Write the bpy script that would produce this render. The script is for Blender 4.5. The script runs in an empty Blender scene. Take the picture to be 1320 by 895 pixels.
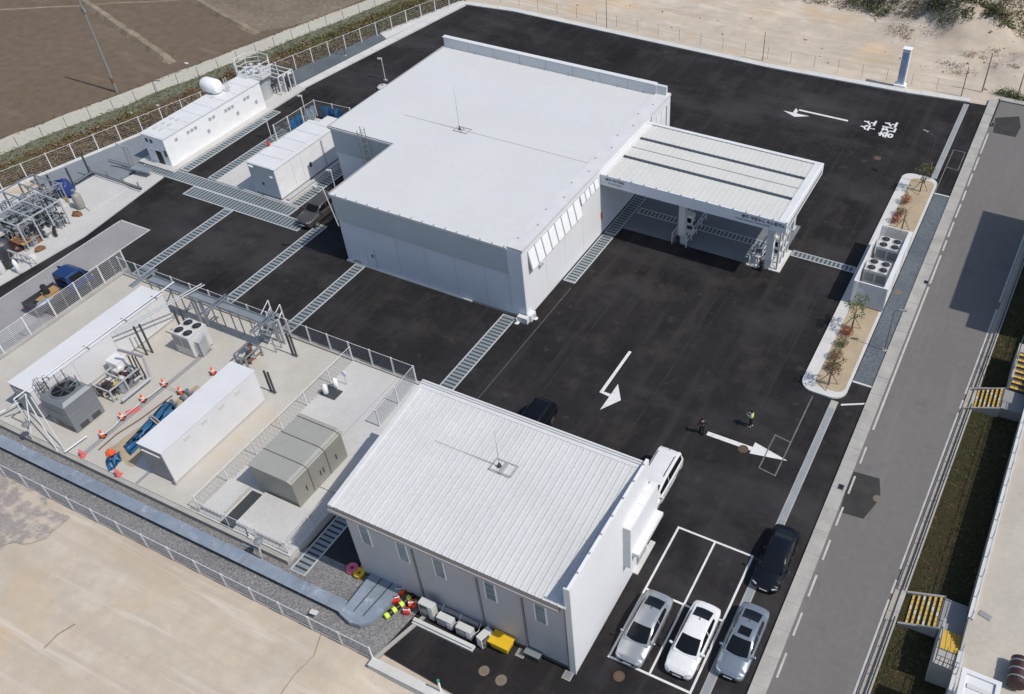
import bpy, bmesh, math, random
from mathutils import Vector, Matrix, Euler, noise
random.seed(7)
R = math.radians
SC = bpy.context.scene
COL = SC.collection

# ------------------------------------------------------------------ camera, world, sun, exposure
CAM_H = 50.0
YAW, PITCH, FOC, PPX, PPY = R(-25.8121), R(42.6381), 1183.83, 154.1, -4.57
cd = bpy.data.cameras.new('camera')
cam = bpy.data.objects.new('camera', cd); COL.objects.link(cam)
cam.location = (0, 0, CAM_H)
cam.rotation_euler = (R(90) - PITCH, 0, -YAW)
cd.sensor_fit = 'HORIZONTAL'; cd.sensor_width = 36.0
cd.lens = 36.0 * FOC / 1320.0
cd.shift_x = -PPX / 1320.0
cd.shift_y = PPY / 1320.0
cd.clip_start = 0.5; cd.clip_end = 3000
SC.camera = cam

SUN_EL = 53.4
w = bpy.data.worlds.new('World'); SC.world = w; w.use_nodes = True
nt = w.node_tree; nt.nodes.clear()
sky = nt.nodes.new('ShaderNodeTexSky'); sky.sky_type = 'NISHITA'; sky.sun_disc = False
sky.sun_elevation = R(SUN_EL); sky.sun_rotation = R(90.3)
sky.air_density = 1.0; sky.dust_density = 1.2; sky.ozone_density = 1.0
bg = nt.nodes.new('ShaderNodeBackground'); bg.inputs['Strength'].default_value = 0.122
wo = nt.nodes.new('ShaderNodeOutputWorld')
nt.links.new(sky.outputs[0], bg.inputs[0]); nt.links.new(bg.outputs[0], wo.inputs[0])
sl = bpy.data.lights.new('sun', 'SUN'); sl.energy = 3.22; sl.angle = R(0.53); sl.color = (1.0, 0.945, 0.868)
so = bpy.data.objects.new('sun', sl); COL.objects.link(so)
so.rotation_euler = (0, R(90 - SUN_EL), R(-0.3)); so.location = (60, 40, 80)
SC.view_settings.view_transform = 'Standard'; SC.view_settings.look = 'None'
SC.view_settings.exposure = 0.0; SC.view_settings.gamma = 1.0
SC.view_settings.use_curve_mapping = False
try:
    SC.cycles.max_bounces = 6; SC.cycles.diffuse_bounces = 3; SC.cycles.use_denoising = True
except Exception: pass

# ------------------------------------------------------------------ helpers
_F = Vector((math.sin(YAW)*math.cos(PITCH), math.cos(YAW)*math.cos(PITCH), -math.sin(PITCH)))
_Rv = Vector((math.cos(YAW), -math.sin(YAW), 0)); _U = _Rv.cross(_F)
def at(x, y, z=0.0):
    """surveyed point: where the line of sight through photo pixel (x, y) meets height z"""
    d = _F + _Rv*((x-660-PPX)/FOC) - _U*((y-447.5-PPY)/FOC)
    t = (z-CAM_H)/d.z
    return Vector((d.x*t, d.y*t, z))

class MB:
    def __init__(s): s.v = []; s.f = []
    def quad(s, a, b, c, d):
        n = len(s.v); s.v += [tuple(a), tuple(b), tuple(c), tuple(d)]; s.f.append((n, n+1, n+2, n+3)); return s
    def box(s, x0, x1, y0, y1, z0, z1):
        n = len(s.v)
        s.v += [(x0,y0,z0),(x1,y0,z0),(x1,y1,z0),(x0,y1,z0),(x0,y0,z1),(x1,y0,z1),(x1,y1,z1),(x0,y1,z1)]
        s.f += [(n,n+3,n+2,n+1),(n+4,n+5,n+6,n+7),(n,n+1,n+5,n+4),(n+1,n+2,n+6,n+5),(n+2,n+3,n+7,n+6),(n+3,n,n+4,n+7)]
        return s
    def obox(s, c, size, rz=0, rx=0, ry=0):
        m = Matrix.Translation(c) @ Euler((rx, ry, rz)).to_matrix().to_4x4()
        k = MB().box(-size[0]/2, size[0]/2, -size[1]/2, size[1]/2, -size[2]/2, size[2]/2)
        return s.add(k, m)
    def add(s, o, m=None):
        n = len(s.v)
        s.v += [tuple(m @ Vector(p)) if m is not None else p for p in o.v]
        s.f += [tuple(i+n for i in f) for f in o.f]; return s
    def prism(s, poly, z0, z1):
        n = len(s.v); k = len(poly)
        a = sum(poly[i][0]*poly[(i+1) % k][1]-poly[(i+1) % k][0]*poly[i][1] for i in range(k))
        if a < 0: poly = poly[::-1]
        s.v += [(p[0], p[1], z0) for p in poly] + [(p[0], p[1], z1) for p in poly]
        s.f.append(tuple(n+k-1-i for i in range(k))); s.f.append(tuple(n+k+i for i in range(k)))
        s.f += [(n+i, n+(i+1) % k, n+k+(i+1) % k, n+k+i) for i in range(k)]
        return s
    def sheet(s, poly, z):
        n = len(s.v); k = len(poly)
        a = sum(poly[i][0]*poly[(i+1) % k][1]-poly[(i+1) % k][0]*poly[i][1] for i in range(k))
        if a < 0: poly = poly[::-1]
        s.v += [(p[0], p[1], z) for p in poly]; s.f.append(tuple(range(n, n+k))); return s
    def tube(s, p, q, r, n=6, r2=None, cap=True):
        p = Vector(p); q = Vector(q); d = q-p
        if d.length < 1e-6: return s
        d.normalize()
        a = d.orthogonal().normalized(); b = d.cross(a)
        r2 = r if r2 is None else r2
        k = len(s.v)
        for c, rr in ((p, r), (q, r2)):
            for i in range(n):
                t = 2*math.pi*i/n
                s.v.append(tuple(c + a*(rr*math.cos(t)) + b*(rr*math.sin(t))))
        s.f += [(k+i, k+(i+1) % n, k+n+(i+1) % n, k+n+i) for i in range(n)]
        if cap: s.f += [tuple(k+n-1-i for i in range(n)), tuple(k+n+i for i in range(n))]
        return s
    def path(s, pts, r, n=6):
        for a, b in zip(pts, pts[1:]): s.tube(a, b, r, n)
        return s
    def cyl(s, cx, cy, z0, z1, r, n=16, r2=None): return s.tube((cx,cy,z0), (cx,cy,z1), r, n, r2)
    def ring(s, cx, cy, z0, z1, r0, r1, n=20):
        k = len(s.v)
        for r, z in ((r0,z0),(r1,z0),(r1,z1),(r0,z1)):
            s.v += [(cx+r*math.cos(2*math.pi*i/n), cy+r*math.sin(2*math.pi*i/n), z) for i in range(n)]
        for j in range(4):
            for i in range(n):
                s.f.append((k+j*n+i, k+j*n+(i+1) % n, k+((j+1) % 4)*n+(i+1) % n, k+((j+1) % 4)*n+i))
        return s
    def lathe(s, c, prof, n=16, axis='z'):
        k = len(s.v); m = len(prof)
        for r, h in prof:
            for i in range(n):
                t = 2*math.pi*i/n; a, b = r*math.cos(t), r*math.sin(t)
                p = (a, b, h) if axis == 'z' else ((h, a, b) if axis == 'x' else (a, h, b))
                s.v.append((c[0]+p[0], c[1]+p[1], c[2]+p[2]))
        for j in range(m-1):
            for i in range(n):
                s.f.append((k+j*n+i, k+j*n+(i+1) % n, k+(j+1)*n+(i+1) % n, k+(j+1)*n+i))
        s.f += [tuple(k+n-1-i for i in range(n)), tuple(k+(m-1)*n+i for i in range(n))]
        return s
    def mesh(s, name, off=(0,0,0), smooth=False, fix=True):
        me = bpy.data.meshes.new(name)
        me.from_pydata([(x-off[0], y-off[1], z-off[2]) for x, y, z in s.v], [], s.f)
        if fix:
            bm = bmesh.new(); bm.from_mesh(me); bmesh.ops.recalc_face_normals(bm, faces=bm.faces); bm.to_mesh(me); bm.free()
        if smooth:
            for p in me.polygons: p.use_smooth = True
            me.set_sharp_from_angle(angle=R(38))
        me.update(); return me
    def build(s, name, m, parent=None, smooth=False, kind=None, bevel=0, local=False, fix=True):
        """one mesh object; vertices are world coordinates unless local"""
        off = (0, 0, 0)
        if parent is not None and not local:
            q = parent
            while q.parent: q = q.parent
            off = tuple(q['_o']) if '_o' in q else tuple(q.location)
        elif parent is None and not local:
            xs = [p[0] for p in s.v]; ys = [p[1] for p in s.v]; zs = [p[2] for p in s.v]
            off = ((min(xs)+max(xs))/2, (min(ys)+max(ys))/2, min(zs))
        o = bpy.data.objects.new(name, s.mesh(name, off, smooth, fix)); COL.objects.link(o)
        if isinstance(m, str): m = M[m]
        o.data.materials.append(m)
        if parent is not None: o.parent = parent
        else: o.location = off
        if kind: o['kind'] = kind
        if bevel:
            b = o.modifiers.new('bevel', 'BEVEL'); b.width = bevel; b.segments = 2; b.limit_method = 'ANGLE'; b.angle_limit = R(40)
        return o
def tag(o, label, cat, group=None):
    o['label'] = label; o['category'] = cat
    if group: o['group'] = group
    return o
def thing(name, label, cat, loc=(0,0,0), rz=0, group=None):
    o = bpy.data.objects.new(name, None); COL.objects.link(o); o.empty_display_size = 0.3
    o.location = loc; o.rotation_euler = (0, 0, rz); return tag(o, label, cat, group)
def struct(mb, name, m, z=None, **k): return mb.build(name, m, None, kind='structure', **k)
def inst(me, name, parent, loc, rz=0, m=None, scale=None):
    o = bpy.data.objects.new(name, me); COL.objects.link(o); o.parent = parent; o.location = loc; o.rotation_euler = (0,0,rz)
    if scale: o.scale = scale
    return o
def copy_tree(o, loc=None, rz=None, label=None, parent=None):
    c = o.copy(); COL.objects.link(c)
    if parent is not None: c.parent = parent
    if loc is not None: c.location = loc
    if rz is not None: c.rotation_euler = (0,0,rz)
    if label: c['label'] = label
    for ch in list(o.children): copy_tree(ch, parent=c)
    return c
def setmat(root, frm, to):
    for ch in root.children_recursive:
        if ch.type == 'MESH' and ch.data.materials and ch.data.materials[0] == frm:
            ch.data = ch.data.copy(); ch.data.materials[0] = to

# ------------------------------------------------------------------ materials (procedural, world-space noise)
M = {}
def mat(name, col, rough=0.75, metal=0.0, var=0.12, scale=0.8, fine=0.08, bump=0.0, bscale=18.0, col2=None, spots=None, spec=0.4, stretch=None, wave=None):
    m = bpy.data.materials.new(name); m.use_nodes = True; M[name] = m
    n = m.node_tree; L = n.links; b = n.nodes['Principled BSDF']
    b.inputs['Roughness'].default_value = rough; b.inputs['Metallic'].default_value = metal
    b.inputs['Specular IOR Level'].default_value = spec
    geo = n.nodes.new('ShaderNodeNewGeometry'); pos = geo.outputs['Position']
    if stretch:
        mp = n.nodes.new('ShaderNodeMapping'); mp.inputs['Scale'].default_value = stretch[:3]
        if len(stretch) > 3: mp.inputs['Rotation'].default_value = (0, 0, stretch[3])
        L.new(pos, mp.inputs[0]); pos = mp.outputs[0]
    def nz(sc, det=5, ro=0.6, st=None):
        t = n.nodes.new('ShaderNodeTexNoise'); t.inputs['Scale'].default_value = sc; t.inputs['Detail'].default_value = det
        v = pos
        if st:
            q = n.nodes.new('ShaderNodeMapping'); q.inputs['Scale'].default_value = st[:3]; q.inputs['Rotation'].default_value = (0, 0, st[3]); L.new(geo.outputs['Position'], q.inputs[0]); v = q.outputs[0]
        t.inputs['Roughness'].default_value = ro; L.new(v, t.inputs['Vector']); return t.outputs['Fac']
    def ramp(f, a, c):
        r = n.nodes.new('ShaderNodeMapRange'); r.inputs[1].default_value = a; r.inputs[2].default_value = c; L.new(f, r.inputs[0]); return r.outputs[0]
    def mix(f, a, c2, mode='MIX'):
        x = n.nodes.new('ShaderNodeMix'); x.data_type = 'RGBA'; x.blend_type = mode
        if isinstance(f, float): x.inputs[0].default_value = f
        else: L.new(f, x.inputs[0])
        for i, q in ((6, a), (7, c2)):
            if isinstance(q, tuple): x.inputs[i].default_value = (*q, 1)
            else: L.new(q, x.inputs[i])
        return x.outputs[2]
    c2 = col2 or tuple(min(1, c*(1-var*1.6)) for c in col)
    cur = mix(ramp(nz(scale), 0.33, 0.68), col, c2)
    if fine:
        d = tuple(c*(1-fine*2.2) for c in (1,1,1))
        cur = mix(ramp(nz(scale*14, 3), 0.3, 0.75), cur, mix(1.0, cur, d, 'MULTIPLY'))
    for sp in (spots or []):
        cur = mix(ramp(nz(sp[1], 6, 0.65, sp[4] if len(sp) > 4 else None), sp[2], sp[3]), cur, sp[0])
    L.new(cur, b.inputs['Base Color'])
    h = None
    if bump:
        bp = n.nodes.new('ShaderNodeBump'); bp.inputs['Strength'].default_value = bump; bp.inputs['Distance'].default_value = 0.05
        L.new(nz(bscale, 6, 0.7), bp.inputs['Height']); L.new(bp.outputs[0], b.inputs['Normal']); h = bp
    if wave:
        wv = n.nodes.new('ShaderNodeTexWave'); wv.wave_type = 'BANDS'; wv.bands_direction = wave[0]; wv.inputs['Scale'].default_value = wave[1]
        L.new(geo.outputs['Position'], wv.inputs[0])
        bp = n.nodes.new('ShaderNodeBump'); bp.inputs['Strength'].default_value = wave[2]; bp.inputs['Distance'].default_value = 0.03
        L.new(wv.outputs['Fac'], bp.inputs['Height'])
        if h: L.new(h.outputs[0], bp.inputs['Normal'])
        L.new(bp.outputs[0], b.inputs['Normal'])
    return m
def plain(name, col, rough=0.6, metal=0.0, spec=0.5): return mat(name, col, rough, metal, var=0.05, scale=1.3, fine=0.04, spec=spec)

mat('sand', (0.575,0.49,0.39), 0.95, var=0.12, scale=0.07, fine=0.07, bump=0.5, bscale=2.2, spec=0.1, col2=(0.52,0.455,0.375),
    spots=[((0.55,0.40,0.24),0.075,0.53,0.72), ((0.64,0.57,0.48),0.11,0.55,0.72), ((0.44,0.37,0.29),0.22,0.50,0.74,(0.25,1.3,1,0.45)), ((0.42,0.345,0.265),0.45,0.64,0.82), ((0.47,0.40,0.325),0.8,0.52,0.72,(0.10,1.4,1,0.03)),((0.63,0.57,0.49),0.7,0.55,0.74,(0.10,1.6,1,-0.06)), ((0.30,0.24,0.18),1.9,0.72,0.82)])
mat('field', (0.166,0.124,0.089), 0.95, var=0.2, scale=0.06, fine=0.10, bump=0.7, bscale=5.0, spec=0.1, col2=(0.182,0.14,0.104),
    spots=[((0.23,0.185,0.145),0.28,0.56,0.8,(0.22,1.5,1,R(20))),((0.145,0.105,0.08),0.30,0.58,0.8,(0.3,1.4,1,R(20))),((0.13,0.09,0.07),1.2,0.66,0.82)])
mat('fallow', (0.30,0.245,0.185), 0.95, var=0.2, scale=0.2, fine=0.2, bump=0.9, bscale=6.0, spec=0.1, spots=[((0.20,0.16,0.11),0.8,0.52,0.7)])
mat('bund', (0.40,0.325,0.24), 0.95, var=0.25, scale=0.6, fine=0.2, bump=0.9, bscale=4.0, spec=0.1)
mat('path', (0.53,0.51,0.43), 0.9, var=0.1, scale=0.15, fine=0.07, bump=0.2, spec=0.1, col2=(0.48,0.46,0.385))
mat('verge', (0.175,0.19,0.13), 0.95, var=0.3, scale=0.5, fine=0.2, bump=0.8, bscale=5, spec=0.1, col2=(0.205,0.21,0.15), spots=[((0.25,0.225,0.17),0.9,0.58,0.75)])
mat('ditch', (0.17,0.12,0.075), 0.95, var=0.3, scale=0.4, fine=0.25, bump=1.0, bscale=4, spec=0.1, col2=(0.13,0.12,0.055), spots=[((0.30,0.24,0.16),0.9,0.6,0.75)])
mat('asphalt', (0.0205,0.0190,0.0200), 0.88, var=0.2, scale=0.12, fine=0.10, bump=0.35, bscale=40, spec=0.15, col2=(0.0275,0.0255,0.0262),
    spots=[((0.056,0.055,0.059),0.085,0.50,0.74,(0.55,1.2,1,0.35)), ((0.012,0.0112,0.0125),0.11,0.50,0.68), ((0.050,0.045,0.042),0.26,0.52,0.78), ((0.075,0.069,0.064),0.8,0.60,0.82), ((0.040,0.037,0.036),0.5,0.50,0.75,(1.6,0.12,1,0.0)), ((0.11,0.10,0.09),1.7,0.68,0.82)])
mat('road', (0.172,0.162,0.153), 0.9, var=0.1, scale=0.15, fine=0.05, bump=0.2, bscale=40, spec=0.2, col2=(0.182,0.174,0.166), spots=[((0.20,0.192,0.182),0.35,0.52,0.76,(1.5,0.15,1,0.0)),((0.13,0.123,0.117),0.3,0.58,0.8),((0.225,0.21,0.195),1.4,0.66,0.84),((0.12,0.115,0.11),1.1,0.62,0.8,(1.6,0.2,1,0.1))])
mat('patch', (0.062,0.06,0.058), 0.9, var=0.2, scale=0.9, fine=0.1, bump=0.3, spec=0.2)
mat('concrete', (0.51,0.485,0.44), 0.85, var=0.06, scale=0.25, fine=0.03, bump=0.06, spec=0.2, col2=(0.475,0.45,0.40), spots=[((0.40,0.375,0.33),0.5,0.62,0.85),((0.54,0.52,0.48),0.18,0.52,0.7)])
mat('new_concrete', (0.58,0.57,0.55), 0.8, var=0.07, scale=0.3, fine=0.05, bump=0.1, spec=0.2, spots=[((0.50,0.49,0.46),0.5,0.6,0.8)])
mat('kerb', (0.47,0.455,0.42), 0.85, var=0.14, scale=0.7, fine=0.08, bump=0.2, spec=0.2, spots=[((0.36,0.345,0.315),1.3,0.6,0.78)])
mat('kerb_white', (0.66,0.655,0.63), 0.8, var=0.08, scale=0.6, fine=0.05, bump=0.1, spec=0.2)
mat('gravel', (0.35,0.345,0.345), 0.95, var=0.2, scale=0.5, fine=0.3, bump=1.0, bscale=12, spec=0.15, col2=(0.29,0.285,0.285), spots=[((0.48,0.465,0.45),4.0,0.60,0.68),((0.18,0.175,0.175),5.0,0.6,0.7)])
mat('gravel_slate', (0.175,0.20,0.225), 0.9, var=0.15, scale=0.3, fine=0.2, bump=0.7, bscale=14, spec=0.15, spots=[((0.30,0.30,0.29),2.0,0.68,0.78)])
mat('slab', (0.33,0.325,0.325), 0.85, var=0.1, scale=0.35, fine=0.06, spec=0.2)
mat('soil', (0.52,0.42,0.29), 0.95, var=0.12, scale=0.5, fine=0.12, bump=0.6, bscale=6, spec=0.1, spots=[((0.40,0.31,0.20),1.2,0.62,0.76)])
mat('grass_slope', (0.058,0.060,0.028), 0.95, var=0.4, scale=1.0, fine=0.3, bump=1.0, bscale=6, spec=0.05, col2=(0.075,0.06,0.034), spots=[((0.115,0.09,0.055),2.0,0.58,0.72),((0.03,0.032,0.015),0.6,0.55,0.7)])
mat('roof_white', (0.645,0.65,0.645), 0.55, var=0.03, scale=0.12, fine=0.02, spec=0.3, spots=[((0.60,0.615,0.635),0.35,0.55,0.8),((0.575,0.585,0.595),0.5,0.62,0.85,(0.12,2.0,1,0.0))])
mat('rib_white', (0.66,0.668,0.66), 0.5, var=0.05, scale=0.3, fine=0.04, spec=0.35, spots=[((0.60,0.59,0.56),0.8,0.58,0.8),((0.57,0.56,0.53),0.7,0.58,0.8,(2.5,0.2,1,0.0))])
mat('canopy_white', (0.65,0.645,0.61), 0.55, var=0.03, scale=0.4, fine=0.03, spec=0.3, wave=('X', 2.6, 0.25), spots=[((0.55,0.53,0.48),0.7,0.56,0.82),((0.50,0.48,0.43),0.5,0.6,0.8,(2.2,0.2,1,0.0))])
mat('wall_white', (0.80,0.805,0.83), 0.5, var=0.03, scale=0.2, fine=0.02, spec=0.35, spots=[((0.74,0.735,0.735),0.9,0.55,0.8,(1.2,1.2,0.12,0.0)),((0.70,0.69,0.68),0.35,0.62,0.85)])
mat('wall_panel', (0.70,0.725,0.78), 0.45, var=0.04, scale=0.3, fine=0.02, spec=0.45)
mat('wall_band', (0.50,0.55,0.565), 0.5, var=0.05, scale=0.4, fine=0.02, spec=0.4, spots=[((0.45,0.49,0.50),0.25,0.55,0.75)])
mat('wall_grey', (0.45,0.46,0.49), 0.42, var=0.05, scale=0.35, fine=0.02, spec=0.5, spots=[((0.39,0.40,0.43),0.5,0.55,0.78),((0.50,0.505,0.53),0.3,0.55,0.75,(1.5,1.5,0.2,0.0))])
mat('parapet', (0.62,0.64,0.66), 0.55, var=0.04, scale=0.4, fine=0.03)
mat('trim_white', (0.74,0.745,0.745), 0.45, var=0.05, scale=0.8, fine=0.04, spots=[((0.62,0.61,0.59),1.2,0.62,0.82)]); plain('trim_grey', (0.40,0.39,0.385), 0.5); plain('gutter', (0.16,0.145,0.135), 0.5, 0.3)
mat('paint_white', (0.76,0.755,0.745), 0.85, var=0.06, scale=1.5, fine=0.06, spots=[((0.42,0.41,0.40),2.6,0.54,0.74),((0.10,0.10,0.10),6.0,0.66,0.74)])
mat('seam_asphalt', (0.048,0.046,0.046), 0.9, var=0.3, scale=1.5, fine=0.2)
mat('paint_worn', (0.24,0.235,0.23), 0.85, var=0.3, scale=2.0, fine=0.2)
mat('paint_road', (0.62,0.61,0.585), 0.85, var=0.15, scale=1.5, fine=0.12)
plain('steel_light', (0.55,0.57,0.585), 0.5, 0.3); plain('steel', (0.33,0.345,0.36), 0.45, 0.4); plain('steel_dark', (0.10,0.105,0.115), 0.5, 0.5)
mat('galv', (0.42,0.455,0.485), 0.45, 0.45, var=0.12, scale=1.2, fine=0.08)
mat('plate_blue', (0.35,0.41,0.475), 0.5, 0.25, var=0.16, scale=0.9, fine=0.08, spots=[((0.25,0.315,0.40),0.6,0.52,0.72),((0.54,0.58,0.62),1.3,0.58,0.76)])
plain('black', (0.012,0.012,0.014), 0.5); plain('pit', (0.045,0.052,0.055), 0.8); plain('rubber', (0.02,0.02,0.022), 0.8); plain('dark_net', (0.03,0.035,0.035), 0.8)
plain('white', (0.92,0.92,0.925), 0.4); mat('container_white', (0.70,0.70,0.71), 0.45, var=0.04, scale=0.5, fine=0.03, spots=[((0.62,0.61,0.60),0.7,0.6,0.8),((0.58,0.55,0.50),1.6,0.68,0.82,(1.5,1.5,0.25,0.0))]); plain('cabinet', (0.62,0.62,0.605), 0.5); plain('cool_grey', (0.225,0.245,0.265), 0.45, 0.2); plain('beige_grey', (0.315,0.31,0.275), 0.5)
plain('beige_roof', (0.36,0.36,0.33), 0.55)
plain('orange', (0.85,0.12,0.03), 0.5); plain('red', (0.62,0.03,0.03), 0.5); plain('yellow', (0.80,0.50,0.02), 0.5); plain('lime', (0.70,0.90,0.10), 0.6); plain('pink', (0.75,0.15,0.25), 0.6)
plain('crimson', (0.70,0.16,0.16), 0.6); plain('green', (0.03,0.32,0.20), 0.5)
mat('tarp_blue', (0.035,0.16,0.34), 0.4, var=0.3, scale=1.5, fine=0.05, bump=0.3, bscale=3); mat('tarp_royal', (0.025,0.055,0.26), 0.45, var=0.3, scale=1.5, fine=0.05, bump=0.5, bscale=3)
plain('rust', (0.19,0.10,0.06), 0.8); plain('brown', (0.20,0.10,0.05), 0.8); plain('maroon', (0.05,0.02,0.02), 0.5); plain('wood', (0.42,0.26,0.12), 0.8); plain('cast_iron', (0.11,0.065,0.04), 0.75)
plain('manhole', (0.20,0.165,0.12), 0.8)
plain('car_silver', (0.50,0.51,0.525), 0.25, 0.6); plain('car_white', (0.76,0.765,0.77), 0.2); plain('car_bluegrey', (0.34,0.385,0.44), 0.22, 0.6)
plain('car_black', (0.008,0.010,0.016), 0.16, 0.1, 0.35); plain('car_navy', (0.006,0.007,0.013), 0.2, 0.1, 0.3); plain('car_grey', (0.115,0.108,0.108), 0.3, 0.4); plain('truck_blue', (0.012,0.04,0.14), 0.3)
plain('car_glass', (0.008,0.009,0.011), 0.12, 0.0, 0.35); plain('chrome', (0.6,0.6,0.6), 0.2, 0.9); plain('lamp_glass', (0.42,0.44,0.46), 0.12); plain('tail_red', (0.3,0.01,0.01), 0.25)
plain('pane_bright', (0.97,0.975,0.98), 0.25); plain('pane', (0.22,0.27,0.30), 0.12, 0.0, 0.8)
plain('leaf_green', (0.10,0.15,0.035), 0.7); plain('leaf_olive', (0.13,0.135,0.05), 0.7); plain('leaf_brown', (0.17,0.10,0.045), 0.8); plain('leaf_red', (0.32,0.05,0.03), 0.8); plain('leaf_dark', (0.055,0.075,0.028), 0.8)
plain('bark', (0.14,0.10,0.07), 0.9); plain('stake', (0.17,0.13,0.09), 0.9); plain('leaf_pale', (0.26,0.20,0.13), 0.8)
plain('skin', (0.45,0.27,0.19), 0.6); plain('cloth_navy', (0.02,0.022,0.06), 0.85); plain('cloth_black', (0.012,0.012,0.015), 0.85); plain('cloth_grey', (0.45,0.46,0.48), 0.85); plain('hair', (0.012,0.010,0.010), 0.6)
plain('step_yellow', (0.62,0.40,0.06), 0.75); plain('step_cream', (0.62,0.55,0.36), 0.75); plain('step_dark', (0.10,0.095,0.09), 0.85)
plain('sign_ink', (0.02,0.025,0.05), 0.6); plain('pole_dark', (0.12,0.105,0.095), 0.7); plain('pole_wood', (0.25,0.235,0.22), 0.9)
plain('net_green', (0.10,0.13,0.09), 0.8)
mat('ledge_white', (0.69,0.695,0.70), 0.6, var=0.06, scale=0.8, fine=0.05, spots=[((0.60,0.59,0.575),1.5,0.58,0.78)])
mat('window_bar', (0.50,0.51,0.53), 0.5, var=0.03)
plain('grate_bar', (0.30,0.345,0.365), 0.5, 0.25); plain('grate_frame', (0.52,0.53,0.53), 0.6)
plain('fascia_grey', (0.76,0.79,0.83), 0.45)
mat('slate_slab', (0.235,0.26,0.285), 0.85, var=0.1, scale=0.3, fine=0.05)
mat('bay_slab', (0.20,0.215,0.24), 0.8, var=0.1, scale=0.3, fine=0.05)
mat('drain_cover', (0.40,0.425,0.45), 0.5, 0.2, var=0.1, scale=0.8, fine=0.05, wave=('Y', 9.0, 0.6))

# ================================================================== TERRAIN
def xr(y): return 0.78 + 0.04*(y-33.78)          # right-hand edge line of the public road
def xf(y): return -89.2 + (y-41.9)*0.2607        # west boundary fence
def xp(y): return -95.25 + (y-46.55)*0.249       # farm track, site side
def xq(y): return -98.04 + (y-48.7)*0.254        # farm track, field side
def sm(a, b, t):
    t = max(0.0, min(1.0, (t-a)/(b-a))); return t*t*(3-2*t)
def ground_z(x, y):
    z = -0.16
    z -= 0.62*sm(18.2, 16.6, y)*sm(-27.5, -23.0, x)*sm(-9.0, -12.0, x)    # sand plot below the retaining wall
    far = sm(103.0, 109.0, y)*sm(-72, -66, x)
    n = noise.noise((x*0.05, y*0.05, 1.3)); n2 = noise.noise((x*0.22, y*0.22, 4.1)); n3 = noise.noise((x*0.7, y*0.7, 9.1))
    z += far*(0.35*n + 0.34*n2 + 0.20*n3)
    for mx, my, rx, ry, h in ((-14,121,5,4,1.8),(-9,118,4,3,1.2),(-20,124,6,4,1.6),(1,112,4,2.5,.8),(-4,110,3,2,.6),(-9,127,9,7,2.6),(-19,133,10,7,2.2),(2,116,8,5,1.3),(-2,131,8,7,2.2),(9,124,8,7,1.5),(-33,137,12,6,1.4),(12,112,6,5,1.0)):
        d = ((x-mx)/rx)**2 + ((y-my)/ry)**2
        if d < 4: z += 1.5*h*math.exp(-d*1.3)*(1+0.5*n2+0.25*n3)
    low = sm(16.4, 12.0, y); z += low*(0.04*n+0.03*n2)
    return z
def grid(xs, ys, fz, name, m):
    nx, ny = len(xs), len(ys)
    v = [(x, y, fz(x, y)) for y in ys for x in xs]
    f = [(j*nx+i, j*nx+i+1, (j+1)*nx+i+1, (j+1)*nx+i) for j in range(ny-1) for i in range(nx-1)]
    me = bpy.data.meshes.new(name); me.from_pydata(v, [], f)
    for p in me.polygons: p.use_smooth = True
    o = bpy.data.objects.new(name, me); COL.objects.link(o); me.materials.append(M[m]); o['kind'] = 'structure'; return o
xs = [-900,-500,-300,-200,-150] + [-120+2.0*i for i in range(24)] + [-72+0.8*i for i in range(116)] + [25,35,60,120,300,700]
ys = [-300,-120,-50,-15] + [-5+0.8*i for i in range(30)] + [19+4*i for i in range(20)] + [99+0.8*i for i in range(75)] + [164,175,200,260,400,800,1500]
grid(xs, ys, ground_z, 'ground', 'sand')

# paddy field, earth bunds, farm track, verge and overgrown ditch
def strip(fa, fb, y0, y1, n, z, wob=0.0, seed=0):
    mb = MB(); pa = []
    for i in range(n+1):
        y = y0+(y1-y0)*i/n
        q = wob*noise.noise((y*0.35, seed, 0.5))
        pa.append(((fa(y)+q, y, z), (fb(y)+wob*noise.noise((y*0.4, seed+7, 2.5)), y, z)))
    for a, b in zip(pa, pa[1:]): mb.quad(a[0], a[1], b[1], b[0])
    return mb
struct(strip(lambda y: -420, lambda y: xq(y), 5, 330, 160, -0.10, 0.45, 3), 'field', 'field')
fl = MB().sheet([(-92.6,80.4),(-111,86.0),(-230,122),(-230,330),(-30,330),(xq(200),200),(xq(120),120),(xq(94),94),(xq(85),85)], -0.085)
struct(fl, 'fallow_field', 'fallow')
struct(strip(lambda y: xq(y)+0.3, lambda y: xp(y)+.15, 5, 330, 400, -0.072, 0.35, 5), 'farm_track', 'path')
struct(strip(xp, lambda y: xp(y)+2.6, 5, 330, 400, -0.068, 0.3, 11), 'verge', 'verge')
struct(strip(lambda y: xp(y)+2.35, lambda y: xf(y)-0.1, 20, 102.5, 90, -0.066, 0.0, 13), 'ditch_bank', 'ditch')
struct(strip(lambda y: xp(y)+1.7, lambda y: xp(y)+9+0.1*(y-102), 102.5, 330, 60, -0.08, 0.5, 13), 'ditch_bank', 'ditch')
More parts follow.
